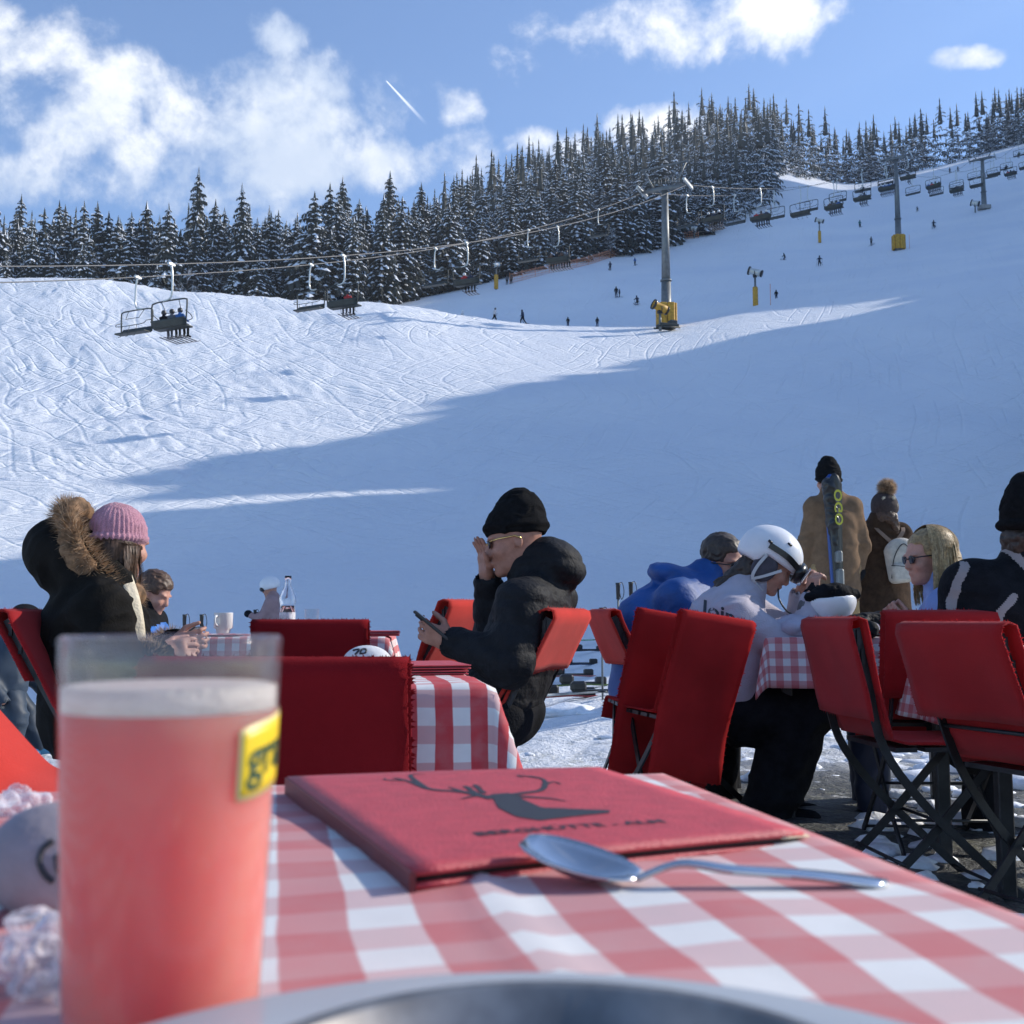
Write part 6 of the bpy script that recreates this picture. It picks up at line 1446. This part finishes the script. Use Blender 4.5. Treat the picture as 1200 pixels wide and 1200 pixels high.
# 4 -- child with helmet beyond the rear table, 5 -- child at the left edge
def small_child():
    D = 13.5; s = .80; t = person('child skier in white helmet and pale pink jacket beyond the water bottle', 318, D); g = t.location.z
    B = Vector((xat(319, D), D, g)); v = lambda x, y, z: B+Vector((x, y, z)); H = headframe(195, -14, 0)
    J = joints(v(-.02, 0, 1.02), v(.02, 0, .90), v(.03, 0, .78), v(.03, 0, .52), None, (v(-.10, -.16, .66), v(-.06, .2, .66)), (v(-.24, -.16, .72), v(-.22, .2, .70)), (v(-.02, -.09, .32), v(-.02, .09, .32)), (v(.02, -.1, .08), v(.02, .1, .08)), (0, -1, 0), (-1, 0, 0), .08, .13)
    body(t, J, H, M['skin'], .85, .007); jacket(t, J, mat('pale_pink_jacket', (.30, .19, .19), .7, 0, .1, 8), (0, -1, 0), .8, arm=.062, h=.010); trousers(t, J, M['jk_navy'], .8, h=.011)
    F = Field(.008); q = lambda x, y, z: J['head']+H@Vector((x, y, z)); F.ell(q(-.01, 0, .05), (.125, .105, .105), H).box(q(.03, 0, -.09), (.2, .2, .09), H, .01, .01, True); sdf_part('helmet', F, M['white'], t)
    F = Field(.008); F.ell(q(.085, 0, .02), (.04, .07, .035), H); sdf_part('goggles', F, M['lens'], t)
    for sd in 'LR': F = Field(.008); F.ell(J['wr'+sd], (.05, .045, .045)); sdf_part('mitten', F, M['black'], t)
    ski_pole(303, D-.17, J['wrL'].z+.05, 'ski pole held by the child in the white helmet', (-.03, 0))
small_child()
def left_child():
    D = 6.6; t = person('figure in dark navy ski clothes at the left edge behind the fur hooded woman', 30, D); g = t.location.z
    B = Vector((xat(26, D), D, g)); v = lambda x, y, z: B+Vector((x, y, z)); H = headframe(60, -50, 0)
    J = joints(v(.03, 0, .80), v(-.03, 0, .73), v(-.07, 0, .62), v(-.08, 0, .46), None, (v(-.10, -.2, .48), v(0, .2, .5)), (v(.02, -.22, .36), v(.1, .2, .36)), (v(.04, -.1, .26), v(.0, .12, .27)), (v(.02, -.1, .09), v(.08, .12, .09)), (.5, -.86, 0), (.86, .5, 0), .09, .14)
    body(t, J, H, M['skin'], .8, .007); mt = mat('navy_ski_jacket', (.018, .035, .06), .6, 0, .2, 8); jacket(t, J, mt, (.5, -.86, 0), .82, arm=.07, h=.009, deep=.15, wide=.09); trousers(t, J, mt, .85, shoe=mat('blue_ski_boot', (.01, .09, .20), .35))
    F = Field(.007); F.ell(J['head'], (.115, .10, .11), H); sdf_part('hood', F, M['black'], t, fold=.006)
left_child()
# 6 -- man in blue jacket
def blue_man():
    D = 5.35; t = person('man in bright blue jacket and dark sunglasses leaning forward behind the white hoodie', 770, D)
    H = headframe(-52, -14, 12); J = joints(P(849, 659, D), P(826, 690, D), P(797, 722, D), P(765, 822, D), (P(815, 700, D+.20), P(792, 700, D-.20)), (P(868, 770, D+.2), P(842, 780, D-.25)), (P(920, 742, D+.12), P(905, 752, D-.12)), (P(850, 832, D+.15), P(845, 838, D-.15)), (P(850, 930, D+.15), P(845, 935, D-.15)), (0, 1, 0), (1, 0, 0))
    body(t, J, H, M['skin2'], 1.03, hands=[('L', (1, 0, .5), (0, 0, 1), dict(curl=.5)), ('R', (1, .2, .4), (0, 0, 1), dict(curl=.5))])
    def ex(F): F.ell(P(796, 678, D-.02), (.16, .13, .060), Matrix.Rotation(rad(18), 3, 'Y'), .02).cap(P(770, 690, D), P(832, 664, D), .04, .055, .02).cap(P(760, 730, D), P(752, 800, D), .16, .15, .08)
    jacket(t, J, M['bluej'], (0, 1, 0), th=1.1, arm=.075, fold=.005, hem=P(762, 822, D), extra=ex, deep=.145, seed=12); trousers(t, J, M['black'])
    hair_sdf(t, J['head'], H, M['darkhair'], 1.02, top=.010, fine=.002, short=True); shades(t, J['head'], H, 1.04, r=.026)
    F = Field(.006); q = lambda x, y, z: J['head']+H@Vector((x, y, z)); F.ell(q(.045, 0, -.070), (.053, .052, .044), H).box(q(.05, 0, -.02), (.09, .09, .040), H, .005, .006, True); sdf_part('beard_stubble', F, mat('stubble', (.16, .085, .06), .8, 0, .3, 300), t)
blue_man()
# 7 -- girl in hoodie
def hoodie_girl():
    D = 4.9; t = person('teenager in pale hoodie, white helmet and goggles, black ski trousers, elbows on the table', 870, D)
    H = headframe(-6, -36, 0); J = joints(P(902, 663, D), P(868, 699, D), P(858, 738, D), P(862, 832, D), (P(872, 712, D+.18), P(858, 722, D-.19)), (P(935, 752, D+.16), P(935, 764, D-.20)), (P(938, 700, D+.10), P(951, 706, D-.14)), (P(928, 836, D+.13), P(938, 838, D-.13)), (P(905, 940, D+.13), P(902, 948, D-.15)), (0, 1, 0), (1, -.1, 0))
    body(t, J, H, M['skin'], .98, hands=[('R', (.12, .0, 1), (-.4, 1, 0), dict(curl=.75, side=1, thumb=.8)), ('L', (.15, -.2, 1), (-.4, -1, 0), dict(curl=.7, side=-1, thumb=.8))])
    def ex(F): F.ell(P(838, 712, D), (.13, .14, .075), Matrix.Rotation(rad(-38), 3, 'Y'), .03).cap(P(840, 745, D), P(845, 815, D), .135, .15, .08).cap(P(806, 775, D-.05), P(822, 795, D-.05), .055, .06, .05)
    jacket(t, J, M['hoodie'], (0, 1, 0), th=1.06, arm=.068, cuff=.046, fold=.006, hem=P(858, 812, D), extra=ex, deep=.13, seed=15, h=.0085, collar=.06)
    trousers(t, J, M['black'], 1.12, (.115, .11, .10), .012, seed=7)
    # grey cuffs
    for sd in 'LR':
        d = (J['wr'+sd]-J['el'+sd]).normalized(); m = MB(); m.tube([J['wr'+sd]-d*.055, J['wr'+sd]-d*.02, J['wr'+sd]+d*.012], [.050, .051, .049], 18); part('cuff', m, mat('grey_cuff', (.11, .11, .12), .8, 0, .15, 40, .4, 120), t)
    # lettering on the back of the hoodie
    v, f = textmesh('Join', .075, .0016); c = P(842, 727, D-.19); rt = (P(866, 735, D-.20)-P(820, 719, D-.16)).normalized(); up = Vector((.12, .25, 1)).normalized(); nn = rt.cross(up)
    dgt = bpy.context.evaluated_depsgraph_get(); jk = [o for o in t.children if o.name.startswith('jacket')][0]; from mathutils.bvhtree import BVHTree; bv = BVHTree.FromPolygons([tuple(q.co+t.location) for q in jk.data.vertices], [tuple(p.vertices) for p in jk.data.polygons])
    cam0 = Vector((0, 0, CAMZ)); out = []
    import bmesh
    bm = bmesh.new(); vv = [bm.verts.new(q) for q in v]
    for q in f:
        try: bm.faces.new([vv[i] for i in q])
        except Exception: pass
    bmesh.ops.triangulate(bm, faces=bm.faces[:]); bmesh.ops.subdivide_edges(bm, edges=bm.edges[:], cuts=2, use_grid_fill=True)
    for q in bm.verts:
        p = c+rt*q.co.x*1.3+up*q.co.y*1.3; hit_ = bv.ray_cast(p-nn*-.5 if False else p+(cam0-p).normalized()*.4, (p-cam0).normalized(), 1.2); q.co = (hit_[0]-(p-cam0).normalized()*.002 if hit_[0] else p)-t.location
    me = bpy.data.meshes.new('lettering'); bm.to_mesh(me); bm.free(); me.materials.append(mat('blue_black_print', (.012, .02, .035), .6)); o = bpy.data.objects.new('lettering', me); link(o, t)
    hl = bpy.data.objects.new('helmet', None); q = lambda x, y, z: J['head']+H@Vector((x, y, z))
    F = Field(.005); F.ell(q(-.022, 0, .052), (.140, .116, .118), H).ell(q(-.075, 0, .02), (.085, .098, .10), H, .04); F.box(q(.07, 0, -.055), (.12, .2, .075), H, .02, .02, True).box(q(-.03, 0, -.105), (.2, .2, .075), H, .01, .015, True).ell(q(-.0, 0, -.005), (.107, .088, .10), H, .01, True)
    sdf_part('helmet_shell', F, M['white'], t)
    m = MB(); m.tube([q(-.075, -.117, .075), q(-.055, -.121, .072)], .006, 6); m.tube([q(.0, -.098, .115), q(.02, -.095, .115)], .005, 6); part('helmet_vent', m, M['blackplastic'], t)
    for y in (-1, 1): F = Field(.006); F.ell(q(-.020, y*.088, -.030), (.055, .022, .065), H, .01); sdf_part('ear_pad', F, M.get('lining') or M.setdefault('lining', mat('grey_lining', (.06, .055, .07), .9, 0, .2, 30)), t)
    for y in (-1, 1): m = MB(); m.tube(spline([q(-.045, y*.112, .02), q(-.05, y*.113, -.05), q(-.035, y*.105, -.10), q(.03, y*.07, -.115)], 4), 0, flat=(.014, .004, H@Vector((1, 0, 0)))); m.tube(spline([q(.045, y*.108, .0), q(.0, y*.112, -.06), q(-.035, y*.105, -.10)], 4), 0, flat=(.012, .004, H@Vector((1, 0, 0)))); part('chin_strap', m, mat('white_strap', (.5, .5, .5), .6), t)
    F = Field(.005); F.ell(q(-.06, 0, -.055), (.062, .07, .10), H).cap(q(-.075, -.01, -.08), q(-.12, -.02, -.20), .045, .035); sdf_part('hair', F, M['darkhair'], t, fold=.006, fscale=30)
    # goggles pushed up on the brim
    F = Field(.005); F.ell(q(.115, 0, .045), (.038, .088, .050), H).ell(q(.07, 0, .04), (.05, .078, .055), H, .01, True); sdf_part('goggle_frame', F, M['blackplastic'], t)
    m = MB(); G = np.array([[tuple(q(.128+.026*math.cos(a)*1.-.0, .092*math.sin(a), .045+z*(1-.12*abs(math.sin(a))))) for z in (-.042, -.03, 0, .03, .042)] for a in np.linspace(-1.15, 1.15, 14)]); m.sheet(G, .003); part('goggle_lens', m, mat('mirror_lens', (.25, .26, .30), .08, .9), t)
    for y in (-1, 1): m = MB(); m.tube(spline([q(.10, y*.088, .05), q(.03, y*.118, .062), q(-.06, y*.122, .06)], 5), 0, flat=(.026, .004, H@Vector((0, 0, 1)))); part('goggle_strap', m, M['blackplastic'], t)
    m = MB(); m.tube(spline([P(912, 690, D-.06), P(913, 702, D-.08), P(922, 716, D-.1), P(934, 722, D-.1)], 5), .004, 6); part('cord', m, M['blackplastic'], t)
hoodie_girl()
# 8 -- standing man in camel coat
def camel_man():
    D = 8.6; t = person('man standing with his back to us in a camel coat and black beanie', 978, D); g = t.location.z
    B = Vector((xat(979, D), D, g)); v = lambda x, y, z: B+Vector((x, y, z)); H = headframe(95, 0, 0)
    J = joints(v(-.035, .02, 1.66), v(-.01, 0, 1.50), v(0, 0, 1.33), v(0, 0, .98), None, (v(-.225, .02, 1.16), v(.225, .02, 1.16)), (v(-.20, .08, .92), v(.19, .04, .95)), (v(-.10, .03, .52), v(.11, .03, .52)), (v(-.12, 0, .10), v(.13, 0, .10)), (-1, 0, 0), (0, 1, 0), .09, .145)
    body(t, J, H, M['skin'], h=.007); 
    jacket(t, J, M['camel'], (-1, 0, 0), th=1.07, arm=.060, fold=.006, hem=v(0, 0, .80), seed=21, deep=.115, wide=.055, h=.009); trousers(t, J, M['chino'], .80, h=.010)
    hat_sdf(t, J['head'], H, M['knit_black'], tall=.03, lean=.0, low=-.02, fold=.004)
    F = Field(.007); F.cap(J['wrR'], J['wrR']+Vector((-.06, -.03, -.09)), .055, .045).ell(J['wrR']+Vector((-.1, -.06, -.05)), (.05, .05, .06)).cap(J['wrL'], J['wrL']+Vector((.02, -.02, -.08)), .05, .045); sdf_part('gloves', F, M['black'], t, fold=.004)
    # the pair of skis he holds upright, the black tips with yellow lettering
    s = thing('pair_of_skis', 'pair of skis with yellow lettering held upright before the camel coat', 'skis', v(-.07, -.24, 0)); x0 = -.072
    for k, dy in ((0, 0), (1, -.035)):
        G = []
        for z, w in ((.02, .035), (.3, .045), (.85, .034), (1.25, .045), (1.50, .055), (1.60, .052), (1.66, .030), (1.685, .008)): G.append([tuple(v(x0+.014*k+.05*(z-.8)*-.35+a*w, -.235+dy+(.03 if z > 1.55 else 0)*(1 if k == 0 else -1)*.6, z)) for a in (-1, 0, 1)])
        m = MB(); m.sheet(np.array(G), .012); part('board', m, [mat('ski_blue', (.01, .06, .28), .3), mat('ski_black', (.015, .015, .017), .3)][k], s)
    F = Field(.008); F.cap(v(x0-.01, -.25, 1.32), v(x0-.03, -.25, 1.60), .045, .055, .03).cap(v(x0, -.25, 1.15), v(x0-.01, -.25, 1.32), .03, .045, .03); sdf_part('cover_bag', F, M['blackplastic'], s, fold=.006, fscale=18)
    v_, f = textmesh('OGO', .092, .002); m = MB(); m.add([v(x0+.02-y_*.9+.028*1-(.05*.35*((1.36-.13*x_*8.2)-.8)), -.335, 1.42-x_*1.25) for x_, y_, z_ in v_], f); part('lettering', m, mat('yellow_print', (.50, .46, .04), .5), s)
    m = MB(); m.box(v(x0+.015, -.30, .86), (.05, .08, .20), None, .012); m.box(v(x0+.01, -.30, 1.05), (.05, .07, .09), None, .012); part('binding', m, M['galv'], s)
camel_man()
# 9 -- woman in brown coat
def brown_woman():
    D = 8.9; t = person('woman standing in a long brown coat and pompom hat, cream backpack on', 1035, D); g = t.location.z
    B = Vector((xat(1034, D), D, g)); v = lambda x, y, z: B+Vector((x, y, z)); H = headframe(80, -6, 0)
    J = joints(v(.035, .02, 1.46), v(.015, 0, 1.32), v(0, 0, 1.17), v(-.01, 0, .86), None, (v(-.22, .04, 1.0), v(.21, .06, 1.0)), (v(-.18, .14, .84), v(.17, .16, .84)), (v(-.08, .02, .48), v(.09, .02, .48)), (v(-.09, 0, .09), v(.09, 0, .09)), (-1, 0, 0), (0, 1, 0), .085, .15)
    body(t, J, H, M['skin'], .95, h=.007)
    def ex(F): F.cap(v(0, 0, .9), v(-.02, 0, .50), .17, .22, .08).cap(v(.03, -.02, 1.30), v(.0, 0, 1.36), .09, .10, .04)
    jacket(t, J, M['browncoat'], (-1, 0, 0), .95, arm=.066, fold=.008, hem=v(-.02, 0, .62), extra=ex, seed=23, deep=.13, wide=.075, h=.009, collar=.10); trousers(t, J, M['black'], .9, h=.011)
    # patterned hat
    F = Field(.006); q = lambda x, y, z: J['head']+H@Vector((x, y, z)); F.ell(q(-.02, 0, .045), (.118, .104, .105), H).ell(q(-.05, 0, .0), (.09, .098, .08), H, .04); sdf_part('knitted_hat', F, mat('dark_knit', (.045, .03, .028), .9, 0, .3, 60, .6, 200), t, fold=.002)
    m = MB(); 
    for cx, cz, rr in ((-.055, .0, .022), (.01, .005, .026), (.062, .0, .02), (-.04, .055, .018), (.04, .06, .018), (0, -.045, .018)):
        for k in range(4): a = k*math.pi/4; yv = -.142+.9*cx*cx*6; c = J['head']+Vector((cx-.0, yv+.01, .03+cz)); m.tube([c-Vector((math.cos(a), 0, math.sin(a)))*rr, c+Vector((math.cos(a), 0, math.sin(a)))*rr], .0035, 4)
    part('snowflake_pattern', m, M['cream'], t)
    r = random.Random(6); c = J['head']+Vector((.01, -.05, .175)); F = Field(.008); F.ell(c, (.055, .055, .055)); sdf_part('pompom_core', F, M['fur'], t); R0 = []; D0 = []
    for k in range(2200): d = Vector((r.gauss(0, 1), r.gauss(0, 1), r.gauss(0, 1))).normalized(); R0.append(c+d*.045); D0.append(d+Vector((r.uniform(-1, 1), r.uniform(-1, 1), r.uniform(-1, 1)))*.3)
    strands(t, R0, D0, .045, M['furl'], 3, .0022, .04, .1, 'pompom_fur', 4)
    F = Field(.006); q = lambda x, y, z: J['head']+H@Vector((x, y, z)); F.ell(q(-.075, 0, -.07), (.06, .085, .075), H).cap(q(-.09, -.05, -.10), q(-.07, -.07, -.19), .045, .03); sdf_part('hair', F, M['brownhair'], t, fold=.006, fscale=28, fine=.003)
    b = thing('backpack', 'small cream backpack worn by the woman in the brown coat', 'backpack', v(.06, -.20, .95)); F = Field(.007); F.box(v(.085, -.22, 1.02), (.125, .055, .15), Matrix.Rotation(rad(-8), 3, 'Y'), .05, .02).ell(v(.075, -.23, 1.13), (.115, .05, .09), None, .03).box(v(.085, -.275, .95), (.105, .03, .075), Matrix.Rotation(rad(-8), 3, 'Y'), .03, .015); sdf_part('bag', F, mat('cream_leather', (.48, .43, .36), .6, 0, .12, 30, .4, 90), b, fold=.002)
    m = MB(); m.tube(spline([v(-.02, -.27, .90), v(.0, -.292, 1.07), (v(.075, -.288, 1.17)), v(.15, -.29, 1.07), v(.19, -.27, .93)], 6), .004, 6); m.tube([v(-.03, -.30, 1.0), v(.18, -.305, .985)], .004, 6); part('zip', m, M['blackplastic'], b)
    for x in (-.06, .13): m = MB(); m.tube(spline([v(.04, -.17, 1.17), v(x, -.13, 1.28), v(x*1.2, .0, 1.35)], 5), 0, flat=(.03, .006, (1, 0, 0))); part('strap', m, mat('tan_strap', (.22, .14, .09), .6), b)
brown_woman()
# 10 -- blonde woman
def blonde_woman():
    D = 5.05; t = person('blonde woman in a pale blue jacket and sunglasses, hair glowing in the sun', 1100, D)
    H = headframe(188, -10, 0); J = joints(P(1086, 655, D), P(1112, 700, D), P(1115, 735, D), P(1112, 835, D), (P(1108, 712, D-.19), P(1112, 708, D+.19)), (P(1096, 762, D-.24), P(1088, 760, D+.18)), (P(1060, 742, D-.10), P(1056, 736, D+.08)), (P(1015, 838, D-.14), P(1012, 838, D+.14)), (P(1025, 950, D-.14), P(1020, 950, D+.14)), (0, -1, 0), (-1, 0, 0))
    J['wrL'] = P(1064, 736, D-.14)
    body(t, J, H, M['skin'], .97, hands=[('L', (-.75, .1, .75), (.5, -.5, .6), dict(curl=.85, side=-1, thumb=.8)), ('R', (-1, 0, .3), (0, 0, 1), dict(curl=.6, side=1))])
    jacket(t, J, M['lightblue'], (0, -1, 0), arm=.068, fold=.005, seed=31, h=.008); trousers(t, J, M['jk_navy'])
    F = Field(.006); q = lambda x, y, z: J['head']+H@Vector((x, y, z)); F.ell(q(-.030, 0, .045), (.106, .092, .094), H).ell(q(-.075, 0, -.03), (.070, .090, .11), H, .04).cap(q(-.075, 0, -.05), q(-.085, 0, -.18), .075, .06, .04)
    F.box(q(.125, 0, -.03), (.072, .12, .10), H, .01, .015, True); F.box(q(.03, 0, -.05), (.075, .062, .12), H, .01, .01, True); sdf_part('hair', F, M['blonde'], t, fold=.003, fscale=24, fine=.001)
    curtain(t, J['head'], H, M['blonde'], 5200, .235, 12); curtain(t, J['head'], H, M['blondel'], 2600, .225, 13); shades(t, J['head'], H, .98, r=.027)
blonde_woman()
# 11 -- man at the right edge
def stripe_man():
    D = 4.1; t = person('man at the right edge in a black beanie and black jacket with taupe stripes', 1190, D)
    H = headframe(20, -8, 0); J = joints(P(1214, 622, D), P(1208, 676, D), P(1196, 724, D), P(1180, 850, D), None, (P(1112, 790, D-.05), P(1290, 790, D+.1)), (P(1150, 840, D+.18), P(1262, 800, D+.3)), (P(1150, 850, D+.4), P(1240, 850, D+.42)), (P(1150, 965, D+.4), P(1240, 965, D+.4)), (-1, 0, 0), (.2, 1, 0), .10, .21)
    body(t, J, H, M['skin2'], 1.05)
    def ex(F): F.cap(P(1206, 664, D), P(1200, 655, D), .08, .075, .03)
    jacket(t, J, [M['black'], M['greystripe']], (-1, 0, 0), 1.08, th=1.12, arm=.082, fold=.005, seed=33, h=.0062, extra=ex, deep=.14, wide=.095, collar=.085, midf=stripes(t, D)); trousers(t, J, M['black'])
    hat_sdf(t, J['head'], H, M['knit_black'], 1.1, tall=.03, lean=-.03, low=-.012, fold=.003)
    F = Field(.006); q = lambda x, y, z: J['head']+H@Vector((x, y, z)); F.ell(q(-.07, 0, -.05), (.06, .08, .06), H); sdf_part('hair', F, M['darkhair'], t, fold=.007, fscale=30, fine=.004)
def stripes(t, D):
    """taupe panels sewn into the jacket: one band down the left shoulder seam, one on the collar, one under the arm"""
    def seg(c, pts, w):
        m = np.zeros(len(c), bool); 
        for a, b in zip(pts, pts[1:]):
            a = np.array(P(*a, D)); b = np.array(P(*b, D)); ba = (b-a)[[0, 2]]; q = (c-a)[:, [0, 2]]; tt = np.clip(q@ba/(ba@ba), 0, 1); m |= np.linalg.norm(q-tt[:, None]*ba, axis=1) < w
        return m
    def fn(c):
        back = c[:, 1] < D+.02
        m = seg(c, [(1124, 662), (1112, 684), (1105, 712), (1103, 760), (1103, 800)], .0125)|seg(c, [(1176, 640), (1186, 662), (1204, 690), (1225, 700)], .014)|seg(c, [(1166, 700), (1150, 716), (1146, 730), (1152, 745)], .013)
        return (m & back).astype(int)
    return fn
stripe_man()

# ------------------------------------------------------------------ thin winter haze over the whole valley
hm = bpy.data.materials.new('haze'); hm.use_nodes = True; hn = NT(hm.node_tree); hn.n.clear()
pv = hn.node('ShaderNodeVolumePrincipled', {'Color': (.80, .88, 1., 1), 'Density': .00022, 'Anisotropy': .2})
ho = hn.n.new('ShaderNodeOutputMaterial'); hn.l.new(pv.outputs[0], ho.inputs['Volume'])
m = MB(); m.box((0, 485, 238), (6020, 1040, 480)); hz = bpy.data.objects.new('haze', m.mesh('haze', hm)); link(hz); hz['kind'] = 'stuff'; tag(hz, 'thin cold haze filling the valley', 'haze')
allz = 0
